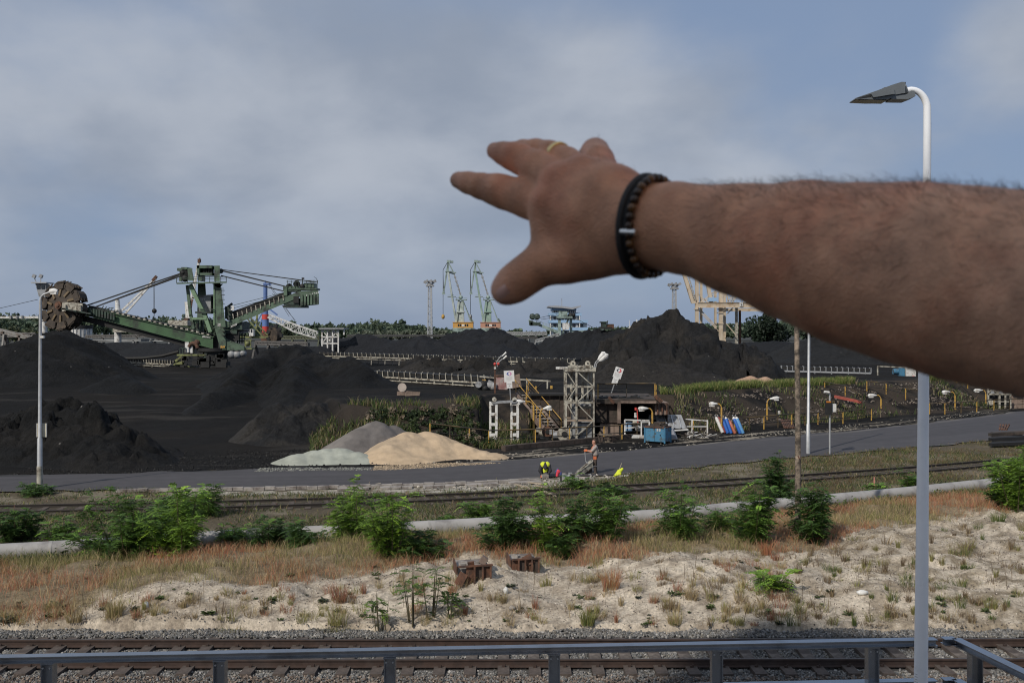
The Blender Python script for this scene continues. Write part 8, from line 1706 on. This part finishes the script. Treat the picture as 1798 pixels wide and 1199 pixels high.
def worker_crouching():
    p = ongr(957, 838); p.z = max(p.z, 0); t = thing('person', 'crouching worker in yellow vest bent over the kerb with orange gloves', 'person', p)
    X = lambda x, y, z: p + Vector((x, y, z))
    sh = [X(-.20, -.20, .60), X(.20, -.20, .60)]; el = [X(-.27, -.33, .36), X(.25, -.33, .36)]; wr = [X(-.19, -.40, .13), X(.12, -.42, .10)]
    limb_mesh('body', [[(X(0, -.25, .62), .08), (X(0, -.36, .57), .06), (X(0, -.42, .52), .09)], [(X(0, -.50, .48), .03)], [(X(0, -.06, .6), .1), (X(0, -.24, .62), .1)]] + [[(s, .05), (e, .045), (w_, .03)] for s, e, w_ in zip(sh, el, wr)], .012, .03, M_SKIN_W, t)
    limb_mesh('cap', [[(X(0, -.40, .555), .105), (X(0, -.43, .53), .10)], [(X(0, -.50, .53), .05), (X(0, -.54, .50), .04)]], .012, .02, M_NAVY, t)
    limb_mesh('jacket', [[(X(0, .05, .52), .18), (X(0, -.2, .60), .19)]] + [[(s, .095), (e, .08), (w_ + Vector((0, .02, .05)), .058)] for s, e, w_ in zip(sh, el, wr)], .014, .05, M_NAVY, t)
    limb_mesh('vest', [[(X(-.07, .06, .545), .175), (X(-.09, -.2, .635), .165)], [(X(.07, .06, .545), .175), (X(.09, -.2, .635), .165)], [(X(-.05, -.30, .42), .07), (X(-.05, -.34, .30), .06)], [(X(.06, -.30, .42), .06), (X(.06, -.33, .34), .05)]], .014, .05, M_HIVIS, t)
    part('reflective_stripe', M_STEEL, t, lambda b: [b.tube([X(q, -.33, .70), X(q, -.1, .80), X(q * .9, .12, .73)], .022, 6) for q in (-.11, .11)])
    hp = [X(-.1, .12, .40), X(.1, .12, .40)]; kn = [X(-.17, -.22, .30), X(.17, -.22, .30)]; an = [X(-.15, .02, .07), X(.15, .02, .07)]
    limb_mesh('trousers', [[(X(0, .12, .42), .16)]] + [[(a, .12), (b_, .085), (c, .062)] for a, b_, c in zip(hp, kn, an)], .014, .04, M_NAVY, t)
    for k in (0, 1): limb_mesh('boot', [[(an[k], .065), (an[k] + Vector((0, .03, -.03)), .045), (an[k] + Vector((0, -.15, -.03)), .04)]], .012, .02, M_BOOT, t)
    for k in (0, 1):
        w_ = wr[k]; f = [[(w_, .038), (w_ + Vector((0, -.04, -.05)), .045)]]
        for q in range(4): o = Vector((-.036 + .024 * q, -.06, -.07)); f.append([(w_ + o, .014), (w_ + o + Vector((0, -.03, -.02)), .013)])
        f.append([(w_ + Vector((.04 * (1 if k == 0 else -1), -.03, -.03)), .015), (w_ + Vector((.06 * (1 if k == 0 else -1), -.06, -.05)), .013)])
        limb_mesh('glove', f, .008, .012, M_GLOVE, t)
    b = MB(); q = X(-.02, -.50, .06); b.box(q + Vector((0, 0, .04)), (.32, .22, .18), Matrix.Rotation(.3, 3, 'Z')); b.single('kerb_stone', M_CONC, 'tan kerb stone between the gloves of the crouching worker', 'kerb stone')
worker_crouching()
p = ongr(980, 846); t = thing('tool_bag', 'red and blue bag or coat on a dark stand right of the crouching worker', 'bag', p)
part('stand', M_NAVY, t, lambda b: b.hull8([p + Vector(((.1 + .08 * i), -.1 + .2 * j, .0 if k == 0 else .35)) for i in (0, 1) for j in (0, 1) for k in (0, 1)]))
V, Fi = sdf_body([[(p + Vector((-.05, 0, .32)), .07), (p + Vector((.0, 0, .55)), .075)], [(p + Vector((.05, 0, .5)), .07)]], .012, .04); raw_mesh('red_cloth', V, Fi, mat('red_cloth', (.60, .05, .08), .8, var=.15), True, None, parent=t, loc=tuple(p))
V, Fi = sdf_body([[(p + Vector((-.1, .03, .5)), .05), (p + Vector((-.02, .03, .62)), .05)], [(p + Vector((.12, 0, .45)), .06), (p + Vector((.15, 0, .3)), .05)]], .012, .03); raw_mesh('blue_cloth', V, Fi, mat('blue_cloth', (.05, .07, .20), .8, var=.15), True, None, parent=t, loc=tuple(p))
p = ongr(1088, 836); t = thing('hi_vis_jacket', 'bright yellow jacket thrown over a slanting shovel at the road edge', 'jacket', p)
V, Fi = sdf_body([[(p + Vector((-.22, 0, .06)), .06), (p + Vector((-.02, .05, .22)), .11), (p + Vector((.14, .08, .36)), .07)], [(p + Vector((.0, -.1, .15)), .08), (p + Vector((-.3, -.05, .02)), .035)]], .014, .05); raw_mesh('cloth', V, Fi, M_HIVIS, True, None, parent=t, loc=tuple(p))
part('shovel_shaft', mat('ash_shaft', (.40, .34, .26), .7), t, lambda b: b.tube([p + Vector((-.1, .1, .1)), p + Vector((.12, .1, .66))], .018, 7))
part('white_sheet', M_WHITE, t, lambda b: b.box(p + Vector((.16, -.25, .06)), (.55, .3, .05), Matrix.Rotation(-.1, 3, 'Y')))
t = thing('rubble_heap', 'grey lumps of broken asphalt by the tipped wheelbarrow', 'rubble heap', ongr(1000, 838))
for k in range(26):
    q = ongr(RNG.uniform(985, 1040), RNG.uniform(833, 842)); part('lump', M_GREY if k % 3 else M_CONC, t, lambda b: b.box(q + Vector((0, 0, .05)), (RNG.uniform(.08, .28), RNG.uniform(.08, .2), RNG.uniform(.06, .18)), Matrix.Rotation(RNG.uniform(0, 3), 3, 'Z') @ Matrix.Rotation(RNG.uniform(-.4, .4), 3, 'X')))
# ------------------------------------------------------------------ platform, railing and lamp post near the camera
M_RAILING = mat('grey_coated_steel', (0.36, 0.385, 0.42), .27, .85, var=.10, scale=3, dirt=(.25, .26, .28), damt=.25, dscale=2)
def ig(b, A, B, wid, hgt, th, up=(0, 0, 1)):
    """I-section bar: flanges left and right of the web, 'hgt' across, between A and B"""
    A = Vector(A); B = Vector(B); d = (B - A).normalized(); up = Vector(up); s = d.cross(up).normalized(); u = s.cross(d).normalized()
    for q in (-1, 1): b.bar(A + u * q * (hgt / 2 - th / 2), B + u * q * (hgt / 2 - th / 2), wid, th, up=u)
    b.bar(A, B, th * .8, hgt - th * 2.02, up=u)
HR = 2.8
def rp(u, v): Y = HR * F / (v - VH); return Vector(((u - UC) / F * Y, Y, H - HR))
def railing_near():
    pts = [rp(-420, 1159), rp(1643, 1120.5)]; c0 = rp(1655, 1119.5); c1 = rp(1677, 1119); e = rp(1712, 1135); e2 = rp(1800, 1168); f = rp(2300, 1420)
    t = thing('steel_railing', 'grey steel railing with square posts running along the bottom of the view', 'railing', (0, 9, H - HR - 1.15))
    def run(b, A, B, dz=0): ig(b, Vector(A) + Vector((0, 0, -.029 - dz)), Vector(B) + Vector((0, 0, -.029 - dz)), .092, .058, .007)
    for dz in (0, .375, .75):
        part('rail', M_RAILING, t, lambda b: run(b, pts[0], pts[1], dz))
        part('rail', M_RAILING, t, lambda b: run(b, c0, c1, dz)); part('rail', M_RAILING, t, lambda b: run(b, c1 + Vector((.002, -.012, 0)), f, dz))
    for u, v in ((-215, 1155), (86, 1150), (387, 1145), (685, 1140), (973, 1134), (1258, 1127.5), (1531, 1122)):
        p = rp(u, v) + Vector((0, 0, -.066)); o = part('post', M_RAILING, t, lambda b: ig(b, p, p + Vector((0, 0, -1.05)), .10, .10, .008, up=(1, 0, 0)))
        part('cap_plate', M_RAILING, o, lambda b: b.box(p + Vector((0, 0, .003)), (.11, .11, .006)))
        part('bolt', M_STEEL, o, lambda b: [b.cyl(p + Vector((q * .03, -.056, -.03)), p + Vector((q * .03, -.048, -.03)), .008, n=6) for q in (-1, 1)])
    for q, pt in enumerate((e, rp(2010, 1275))):
        p = pt + Vector((0, 0, -.066)); part('post', M_RAILING, t, lambda b: ig(b, p, p + Vector((0, 0, -1.05)), .10, .10, .008, up=(1, 0, 0)))
    part('splice_bolt', M_STEEL, t, lambda b: b.cyl(rp(1640, 1120.5) + Vector((0, -.05, -.06)), rp(1640, 1120.5) + Vector((0, -.02, -.06)), .012, n=6))
railing_near()
b = MB(); zf = H - HR - 1.17
b.box((-.6, 6.6, zf - .15), (11.4, 5.9, .30)); tag(b.build('lower_platform', M_CONC), kind='structure')
b = MB(); b.box((0, -6.0, H - 1.68), (30, 20.4, .22)); tag(b.build('viewing_platform', mat('dark_deck', (.018, .018, .019), .9, var=.2)), kind='structure')  # unseen deck, widened and darkened to keep bounce light off the arm's underside
def build_shade_block():  # unseen block added to shade the arm, railing and lamp post
    t = thing('shade_block', 'tall pale block added out of view behind the viewpoint to cast shade', 'building', (-36.8, -39.9, -.3))
    Rz = Matrix.Rotation(-math.atan2(SH.x, SH.y), 3, 'Z'); W_ = mat('pale_render', (.42, .41, .39), .85, var=.1, scale=.5)
    def C(p, s_, z): return Vector((.6 * s_ + .8 * p, .8 * s_ - .6 * p, z))
    part('wall', W_, t, lambda b: b.box(C(-4.4, -54, 28.4), (12.6, 8, 57.4), Rz))
    part('ballast_shade_block', W_, t, lambda b: b.box(C(-8.6, -53.6, 31.4), (3.8, 7.0, 63.2), Rz))  # taller piece added so its shadow reaches the ballast
    part('roof', mat('shade_block_roof', (.22, .23, .24), .6, var=.1), t, lambda b: b.box(C(-4.4, -54, 57.2), (13, 8.4, .3), Rz))
    for k in range(10):
        for c_ in (-9.4, -7.8, 0, 1): part('window', M_GLASS, t, lambda b: b.box(C(c_, -50.0 + (.0 if c_ > -5 else -.1), 4 + 4.8 * k), (1.0, .3, 1.4), Rz))
build_shade_block()
t = thing('bounce_wall', 'warm wall added out of view beside the viewpoint to bounce light', 'building', (3.4, -6, H - 1.57))  # unseen wall added to reflect warm sunlight onto the arm
part('wall', mat('ochre_render', (.62, .45, .31), .9, var=.08), t, lambda b: b.box((3.4, -7.2, H + 3.9), (.3, 15, 6.4)))
part('low_bounce_mask', M_DARKWALL, t, lambda b: b.box((3.4, -7.2, H - .45), (.34, 15, 2.26)))  # dark lower half added so the bounce comes only from above
def lamp_near():
    D = 8.0
    def T(u, v, dy=0): return Q(u, v, D + dy)
    base = Vector((T(1616, 0).x, D, zf)); t = thing('lamp_post', 'tall white lamp post with a flat grey lamp head standing inside the railing', 'lamp post', base)
    m = mat('white_lacquered_steel', (.82, .84, .87), .30, .0, var=.05, scale=2, dirt=(.72, .74, .77), damt=.2, dscale=3)
    arc = [T(1625 + 3.0 * math.sin(0), 225)]
    pts = [base, T(1617, 1199), T(1622, 640), T(1627.5, 330), T(1628.2, 225)]; rr = [.0545, .0535, .041, .0305, .0300]
    c = (1600, 185.5)
    for k in range(1, 12):
        a = math.pi / 2 * k / 11; pts.append(T(1599.2 + 29 * math.cos(a), 193 - 35 * math.sin(a) - 0 * k)); rr.append(.0295 - .006 * k / 11)
    pts.append(T(1588, 159.6)); rr.append(.0225)
    part('pole', m, t, lambda b: b.tube(pts, rr, 28))
    part('foot_flange', m, t, lambda b: b.tube([base, base + Vector((0, 0, .03))], .14, 20))
    part('hand_hole_cover', m, t, lambda b: b.box(base + Vector((0, -.052, .5)), (.05, .02, .25)))
    mg = mat('grey_lamp_casting', (.15, .165, .175), .45, .2, var=.1, scale=6); s = D / F
    def P2(poly): return [((u - 1550) * s, (165 - v) * s) for u, v in poly]
    o = T(1550, 165)
    body = part('lamp_head', mg, t, lambda b: [b.prism(P2([(1497, 176.2), (1535, 163), (1560, 153.5), (1577, 148.2), (1583, 148.5), (1583, 168), (1578, 168.3), (1563, 171), (1560, 175.5), (1553, 178.6), (1525, 178.9), (1497, 177.6)]), o, (1, 0, 0), (0, 0, 1), .15),
                                              b.prism(P2([(1522, 171), (1545, 159), (1561, 157.5), (1563, 170.5), (1556, 171.5), (1526, 176.5)]), o, (1, 0, 0), (0, 0, 1), .20)])
    part('gear_box', mg, body, lambda b: b.prism(P2([(1560, 171), (1588, 169), (1594, 163), (1600, 163), (1602, 172.5), (1588, 177.8), (1560, 177.5)]), o, (1, 0, 0), (0, 0, 1), .13))
    part('spigot', mg, body, lambda b: b.tube([T(1576, 160.5), T(1590, 158.2)], .043, 18))
    part('clamp_ring', mg, body, lambda b: b.tube([T(1585, 159.5), T(1589, 158.8)], .048, 18))
    part('bolt', M_BLACK, body, lambda b: [b.bar(T(1586 + 3.2 * q, 149), T(1586.4 + 3.2 * q, 144.5), .006) for q in (0, 1)])
    part('lens', mat('lamp_lens', (.05, .055, .06), .15), body, lambda b: b.prism(P2([(1500, 178.0), (1552, 179.2), (1552, 179.8), (1502, 178.6)]), o, (1, 0, 0), (0, 0, 1), .12))
    part('edge_trim', mat('dark_trim', (.02, .02, .02), .6), body, lambda b: b.prism(P2([(1499, 176.5), (1524, 169), (1523, 174.5), (1505, 177)]), o, (1, 0, 0), (0, 0, 1), .155))
    part('scratch', mat('faint_scratches', (.16, .16, .17), .6), t, lambda b: [b.bar(T(1606 + 1 * k * 0, 1182 + 4.5 * k, -.055), T(1611, 1184 + 4.5 * k, -.055), .002, .002) for k in range(4)])
lamp_near()

# ------------------------------------------------------------------ the outstretched arm
def skin_mat():
    m = bpy.data.materials.new('skin'); m.use_nodes = True; nt = m.node_tree; N = nt.nodes.new; L = nt.links.new
    p = nt.nodes['Principled BSDF']; p.inputs['Roughness'].default_value = .52; p.inputs['Specular IOR Level'].default_value = .38
    p.inputs['Subsurface Weight'].default_value = .12; p.inputs['Subsurface Radius'].default_value = (.010, .004, .002); p.inputs['Subsurface Scale'].default_value = .6
    tc = N('ShaderNodeTexCoord').outputs['Object']
    def noise(sc, det, ro=.6, vec=tc):
        n = N('ShaderNodeTexNoise'); n.inputs['Scale'].default_value = sc; n.inputs['Detail'].default_value = det; n.inputs['Roughness'].default_value = ro; L(vec, n.inputs['Vector']); return n.outputs['Fac']
    at = N('ShaderNodeAttribute'); at.attribute_name = 'Col'
    r = N('ShaderNodeMapRange'); r.inputs['From Min'].default_value = .32; r.inputs['From Max'].default_value = .68; r.inputs['To Min'].default_value = .74; r.inputs['To Max'].default_value = 1.24; L(noise(38, 6), r.inputs['Value'])
    s = N('ShaderNodeVectorMath'); s.operation = 'SCALE'; L(at.outputs['Color'], s.inputs[0]); L(r.outputs[0], s.inputs['Scale'])
    mx = N('ShaderNodeMix'); mx.data_type = 'RGBA'; mx.blend_type = 'MULTIPLY'; L(s.outputs[0], mx.inputs['A']); mx.inputs['B'].default_value = (1.0, .70, .62, 1)
    r2 = N('ShaderNodeMapRange'); r2.inputs['From Min'].default_value = .5; r2.inputs['From Max'].default_value = .7; r2.inputs['To Max'].default_value = .6; L(noise(16, 4), r2.inputs['Value']); L(r2.outputs[0], mx.inputs['Factor'])
    # moles
    vo = N('ShaderNodeTexVoronoi'); vo.inputs['Scale'].default_value = 30; L(tc, vo.inputs['Vector']); sp = N('ShaderNodeSeparateColor'); L(vo.outputs['Color'], sp.inputs[0])
    g = N('ShaderNodeMath'); g.operation = 'GREATER_THAN'; g.inputs[1].default_value = .90; L(sp.outputs[0], g.inputs[0])
    d = N('ShaderNodeMapRange'); d.inputs['From Min'].default_value = .085; d.inputs['From Max'].default_value = .04; L(vo.outputs['Distance'], d.inputs['Value'])
    mu = N('ShaderNodeMath'); mu.operation = 'MULTIPLY'; L(g.outputs[0], mu.inputs[0]); L(d.outputs[0], mu.inputs[1]); m3 = N('ShaderNodeMath'); m3.operation = 'MULTIPLY'; m3.inputs[1].default_value = .6; L(mu.outputs[0], m3.inputs[0])
    m2 = N('ShaderNodeMix'); m2.data_type = 'RGBA'; L(m3.outputs[0], m2.inputs['Factor']); L(mx.outputs['Result'], m2.inputs['A']); m2.inputs['B'].default_value = (.07, .03, .02, 1)
    L(m2.outputs['Result'], p.inputs['Base Color'])
    v2 = N('ShaderNodeTexVoronoi'); v2.inputs['Scale'].default_value = 650; L(tc, v2.inputs['Vector'])
    ad = N('ShaderNodeMath'); ad.operation = 'ADD'; L(noise(70, 6, .65), ad.inputs[0]); L(v2.outputs['Distance'], ad.inputs[1])
    b_ = N('ShaderNodeBump'); b_.inputs['Strength'].default_value = .40; b_.inputs['Distance'].default_value = .0018; L(ad.outputs[0], b_.inputs['Height']); L(b_.outputs[0], p.inputs['Normal'])
    return m
M_SKIN = skin_mat()
def px(u, v, Y, rpx): return (Q(u, v, Y), rpx * Y / F)          # joint seen at (u,v), radius in picture pixels at its distance
FOREARM = [px(1118, 398, .722, 66), px(1185, 399, .704, 74), px(1300, 423, .672, 91), px(1400, 444, .645, 115), px(1500, 465, .62, 138), px(1600, 481, .595, 154), px(1700, 500, .568, 165), px(1800, 516, .545, 170), px(1950, 548, .50, 178)]
ELBOW = (Vector((.335, .455, H - .005)), .048); SHOULDER = (Vector((.60, .27, H + .02)), .062)
def arm():
    ch = []; ks = {}
    ch.append(FOREARM + [ELBOW])
    # ulna side: the muscle belly hangs a little below the axis
    ch.append([px(1250, 402, .69, 68), px(1420, 410, .655, 84), px(1600, 430, .62, 92), px(1760, 450, .585, 96)])
    # back of the hand
    ch.append([px(1118, 380, .724, 58), px(1085, 345, .738, 46), px(1058, 312, .752, 30)])
    ch.append([px(1118, 385, .724, 60), px(1070, 348, .740, 50), px(1018, 308, .756, 33)])
    ch.append([px(1112, 400, .724, 62), px(1050, 365, .742, 54), px(980, 325, .758, 37)])
    ch.append([px(1108, 410, .725, 60), px(1040, 388, .742, 54), px(964, 366, .756, 37)])
    ch.append([px(1100, 425, .727, 48), px(1030, 428, .745, 46), px(975, 402, .756, 34)])
    ch.append([px(960, 392, .756, 22), px(962, 420, .754, 22), px(990, 435, .752, 30)])
    # thumb
    ch.append([px(1100, 432, .729, 38), px(1040, 442, .742, 40), px(985, 456, .750, 37), px(945, 468, .756, 31), px(918, 487, .760, 29.5), px(898, 502, .763, 27), px(886, 511, .765, 22.5)])
    ch.append([px(1085, 440, .736, 30), px(1000, 458, .748, 30)])
    k0 = len(ch)
    # index
    ch.append([px(975, 368, .757, 37), px(928, 349, .775, 35), px(885, 338, .789, 29.5), px(870, 333, .794, 27.5), px(845, 327, .801, 23.0), px(822, 321, .808, 19.5), px(805, 316.5, .812, 15.5)])
    # middle
    ch.append([px(985, 324, .759, 36), px(945, 296, .780, 31), px(915, 281, .795, 26), px(900, 275, .800, 24.5), px(884, 269.5, .805, 20.5), px(869, 265, .809, 15.5)])
    # ring
    ch.append([px(1024, 306, .757, 30), px(996, 283, .780, 24.5), px(963, 269, .801, 22), px(941, 264, .811, 20), px(918, 262, .821, 16.5), px(905, 261, .827, 13)])
    # little finger, bent away from the eye
    ch.append([px(1062, 306, .753, 28), px(1052, 282, .775, 26.5), px(1045, 268, .795, 25), px(1034, 276, .812, 20), px(1030, 283, .822, 16)])
    for i in range(k0, len(ch)): ks[i] = .0024
    # knuckles and tendons raised on the back of the hand
    for (u, v, Y, r) in ((955, 352, .748, 14), (984, 310, .751, 13), (1022, 290, .748, 11), (874, 327, .785, 12), (905, 268, .792, 11), (965, 262, .790, 9)): ch.append([px(u, v, Y, r)])
    for tl in ([(1100, 394, .7068), (1050, 364, .7228), (992, 331, .7432)], [(1098, 408, .7068), (1040, 387, .7228), (975, 366, .7420)], [(1108, 380, .7068), (1070, 348, .7225), (1022, 311, .7440)]):
        ks[len(ch)] = .006; ch.append([px(u, v, Y, 6.5) for u, v, Y in tl])
    ch.append([ELBOW, (ELBOW[0].lerp(SHOULDER[0], .5), .056), SHOULDER])
    V, Fi = sdf_body(ch, .0017, .010, .02, ks)
    d = np.linalg.norm
    # smooth the net a little
    nv = len(V); e = np.concatenate([Fi[:, [0, 1]], Fi[:, [1, 2]], Fi[:, [2, 3]], Fi[:, [3, 0]]]); 
    for it in range(3):
        acc = np.zeros_like(V); cnt = np.zeros(nv); 
        for a_, b_ in ((0, 1), (1, 0)):
            for ax in range(3): acc[:, ax] += np.bincount(e[:, a_], V[e[:, b_], ax], nv)
            cnt += np.bincount(e[:, a_], minlength=nv)
        V = V * .5 + .5 * acc / np.maximum(1, cnt)[:, None]
    # skin tone: redder knuckles and finger tips, forearm by the elbow lightened to stand in for skylight
    col = np.tile(np.array((.55, .280, .165)), (nv, 1))
    def spot(u, v, Y, r, c, k):
        nonlocal col
        c0 = np.array(tuple(Q(u, v, Y))); w_ = (np.exp(-(((V - c0) ** 2).sum(1)) / (r * r)) * k)[:, None]; col = col * (1 - w_) + np.array(c) * w_
    RED = (.54, .25, .17)
    for s_ in ((796, 314, .812, .014), (860, 265, .809, .014), (905, 262, .818, .014), (882, 512, .763, .016), (1045, 255, .795, .018)): spot(*s_, (.62, .36, .27), .75)
    for s_ in ((957, 352, .744, .018), (986, 309, .748, .018), (874, 327, .785, .012), (905, 268, .792, .012), (1022, 290, .748, .015)): spot(*s_, RED, .35)
    for s_ in ((1700, 360, .53, .05), (1780, 420, .50, .06), (1560, 350, .55, .05), (1700, 560, .52, .05), (1790, 520, .49, .06)): spot(*s_, (.60, .34, .215), .6)
    spot(990, 352, .735, .004, (.10, .04, .03), .8)                       # the mole on the back of the hand
    root = thing('person', 'outstretched bare arm and open hand of a person pointing over the coal yard', 'person', (.60, .27, H - .2))
    raw_mesh('body', V, Fi, M_SKIN, True, col, parent=root, loc=tuple(ORG[root]))
    # vertex normals for the hairs
    n_ = np.cross(V[Fi[:, 2]] - V[Fi[:, 0]], V[Fi[:, 3]] - V[Fi[:, 1]]); vn = np.zeros_like(V)
    for c_ in range(4):
        for ax in range(3): vn[:, ax] += np.bincount(Fi[:, c_], n_[:, ax], nv)
    vn /= np.linalg.norm(vn, axis=1)[:, None] + 1e-12
    if (vn * (V - V.mean(0))).sum() < 0: vn = -vn
    U = UC + V[:, 0] / V[:, 1] * F
    w_ = ((U > 1190) & (V[:, 0] < .32)) * (.16 + sstep(-.3, .9, vn[:, 2])) * sstep(1190, 1260, U) + .10 * ((U > 1040) & (U < 1120)) * (vn[:, 2] > .0)
    nh = 4800; pk = NR.choice(nv, nh, p=w_ / w_.sum()); P_ = V[pk]; N_ = vn[pk]
    ad = (FOREARM[0][0] - FOREARM[-1][0]).normalized(); ad = np.array(tuple(ad))
    D = N_ * NR.uniform(.18, .55, (nh, 1)) + ad * NR.uniform(-.3, 1.0, (nh, 1)) + NR.normal(size=(nh, 3)) * .25 + np.array((0, 0, -.35)) * (N_[:, 2:3] < .6); D /= np.linalg.norm(D, axis=1)[:, None]
    Lh = NR.uniform(.004, .012, nh)[:, None]; wv = np.cross(D, NR.normal(size=(nh, 3))); wv = wv / np.linalg.norm(wv, axis=1)[:, None] * .000085
    m_ = P_ + D * Lh * .55; t_ = P_ + D * Lh + (ad * .35 - N_ * .25) * Lh
    HV = np.stack([P_ - wv, P_ + wv, m_ + wv, m_ - wv, t_], 1).reshape(-1, 3); i = 5 * np.arange(nh)[:, None]
    HF = np.concatenate([i + np.array([0, 1, 2]), i + np.array([0, 2, 3]), i + np.array([3, 2, 4])], 0)
    o = raw_mesh('arm_hair', HV, HF, mat('arm_hair', (.030, .018, .012), .5, var=0), False, None, parent=root, loc=tuple(ORG[root])); o['kind'] = 'stuff'
    # nails
    def nail(c, nrm, along, w, l, name):
        c = Vector(c); nrm = Vector(nrm).normalized(); al = (Vector(along) - nrm * Vector(along).dot(nrm)).normalized(); sd_ = nrm.cross(al); b = MB(); n1, n2 = 7, 7; VV = []
        for i in range(n1):
            for j in range(n2):
                x = -1 + 2 * i / (n1 - 1); y = -1 + 2 * j / (n2 - 1); k = math.sqrt(max(0, 1 - .30 * y * y * x * x)); VV.append(c + sd_ * x * w * k * (.92 + .08 * y) + al * y * l * k * (1 - .08 * x * x) - nrm * (x * x * w * .42 + max(0, y) ** 2 * l * .18))
        b.add(VV, [(i * n2 + j, (i + 1) * n2 + j, (i + 1) * n2 + j + 1, i * n2 + j + 1) for i in range(n1 - 1) for j in range(n2 - 1)], True)
        b.build(name, mat('fingernail', (.66, .40, .33), .28, var=.05), root)
    def surf(u, v, Y): # nearest skin point in front of the eye at this picture place
        dd = np.hypot(U - u, VH - (V[:, 2] - H) / V[:, 1] * F - v); near = np.argsort(dd)[:12]; k = near[np.argmin(V[near, 1])]; return V[k], vn[k]
    p_, q_ = surf(880, 517, .76); nail(p_ + q_ * .0006, q_, Q(872, 522, .765) - Q(905, 497, .76), .0068, .0072, 'fingernail')
    # short sleeve at the shoulder
    sl = [(ELBOW[0].lerp(SHOULDER[0], .55), .071), (SHOULDER[0], .085), (SHOULDER[0] + Vector((.10, -.06, .0)), .10), (SHOULDER[0] + Vector((.16, -.10, -.12)), .13)]
    V2, F2 = sdf_body([sl], .006, .02); raw_mesh('sleeve', V2, F2, mat('navy_cotton', (.03, .04, .07), .9, var=.2, scale=20), True, None, parent=root, loc=tuple(ORG[root]))
    return V, vn, U
AV, AN, AU = arm()
def jewellery():
    gold = mat('gold', (.80, .62, .30), .25, 1.0, var=.05)
    a = Q(1003, 287, .775); b_ = Q(955, 267.5, .804); ax = (b_ - a).normalized(); c = Q(979, 275.5, .790); r0 = 24.3 * .790 / F
    ex = ax.cross(Vector((0, 0, 1))).normalized(); ey = ex.cross(ax); 
    b = MB(); n = 48; prof = [(-.0024, -.0006), (-.0024, .0007), (-.0010, .0012), (.0010, .0012), (.0024, .0007), (.0024, -.0006)]
    VV = [c + ax * p + (ex * math.cos(2 * math.pi * k / n) + ey * math.sin(2 * math.pi * k / n)) * (r0 + q) for k in range(n) for p, q in prof]; m = len(prof)
    b.add(VV, [(k * m + j, k * m + (j + 1) % m, ((k + 1) % n) * m + (j + 1) % m, ((k + 1) % n) * m + j) for k in range(n) for j in range(m)], True)
    b.single('finger_ring', gold, 'plain gold wedding ring on the ring finger of the open hand', 'ring')
    # bracelet: two dark cords and a row of beads round the wrist
    c = Q(1140, 399, .7155); ax = Vector((-.76, .62, .10)).normalized(); ex = ax.cross(Vector((0, 0, 1))).normalized(); ey = ex.cross(ax).normalized()
    t = thing('bracelet', 'dark beaded bracelet with black cord and a silver spacer around the wrist', 'bracelet', c)
    pts = AV[(np.abs((AV - np.array(tuple(c))) @ np.array(tuple(ax))) < .012) & (np.linalg.norm(AV - np.array(tuple(c)), axis=1) < .07)]
    def loop(off, gap, lift=0):
        q = np.abs((AV - np.array(tuple(c + ax * off))) @ np.array(tuple(ax))) < .0035; W = AV[q & (np.linalg.norm(AV - np.array(tuple(c)), axis=1) < .08)] - np.array(tuple(c + ax * off)); x = W @ np.array(tuple(ex)); y = W @ np.array(tuple(ey)); an = np.arctan2(y, x); rr = np.hypot(x, y); out = []
        for k in range(72):
            a_ = -math.pi + 2 * math.pi * (k + .5) / 72; dd = np.abs((an - a_ + np.pi) % (2 * np.pi) - np.pi) < .12; r = (rr[dd].max() if dd.any() else .034) + gap; out.append(r)
        out = np.array(out); out = np.array([np.mean(np.take(out, range(k - 6, k + 7), mode='wrap')) for k in range(72)])
        return [c + ax * off + (ex * math.cos(-math.pi + 2 * math.pi * (k + .5) / 72) + ey * math.sin(-math.pi + 2 * math.pi * (k + .5) / 72)) * out[k] for k in range(72)]
    cord = mat('black_cord', (.010, .010, .011), .6, var=.3, scale=200, bump=.3, bscale=600)
    for off, r, g in ((.0042, .0028, .0022), (.0006, .0018, .0014)):
        L_ = loop(off, g); part('cord', cord, t, lambda b: b.tube(L_ + [L_[0], L_[1]], r, 10))
    L_ = loop(-.0040, .0032); tot = len(L_); NB = 34
    bm = [MB(), MB()]; seq = np.cumsum([0] + [(L_[(k + 1) % 72] - L_[k]).length for k in range(72)]); per = seq[-1]
    bead_m = [mat('dark_brown_bead', (.035, .020, .012), .18, var=.4, scale=300), mat('tiger_eye_bead', (.12, .060, .022), .18, var=.5, scale=250)]
    b0 = MB(); b0.ball((0, 0, 0), 1.0, 14, 9); me = [b0.mesh('bead', bead_m[k]) for k in (0, 1)]
    for k in range(NB):
        s_ = per * k / NB; i = int(np.searchsorted(seq, s_, 'right')) - 1; p = L_[i].lerp(L_[(i + 1) % 72], (s_ - seq[i]) / max(1e-9, seq[i + 1] - seq[i]))
        o = bpy.data.objects.new('bead', me[(k * 7 % 5) > 2]); link(o); o.parent = t; o.location = p - c; q = per / NB * .5; o.scale = (q, q, q); ORG[o] = c
    # spacer where the loop comes nearest the eye
    k = min(range(72), key=lambda i: L_[i].x + L_[i].y * 0); 
    near = min(L_, key=lambda p: abs((VH - (p.z - H) / p.y * F) - 405) + (1000 if p.y > c.y else 0)); part('spacer', mat('silver', (.75, .75, .74), .25, 1.0, var=.05), t, lambda b: b.tube([near + ey * -.0016 + ax * .006, near + ey * -.0016 - ax * .006], .0026, 10))
jewellery()
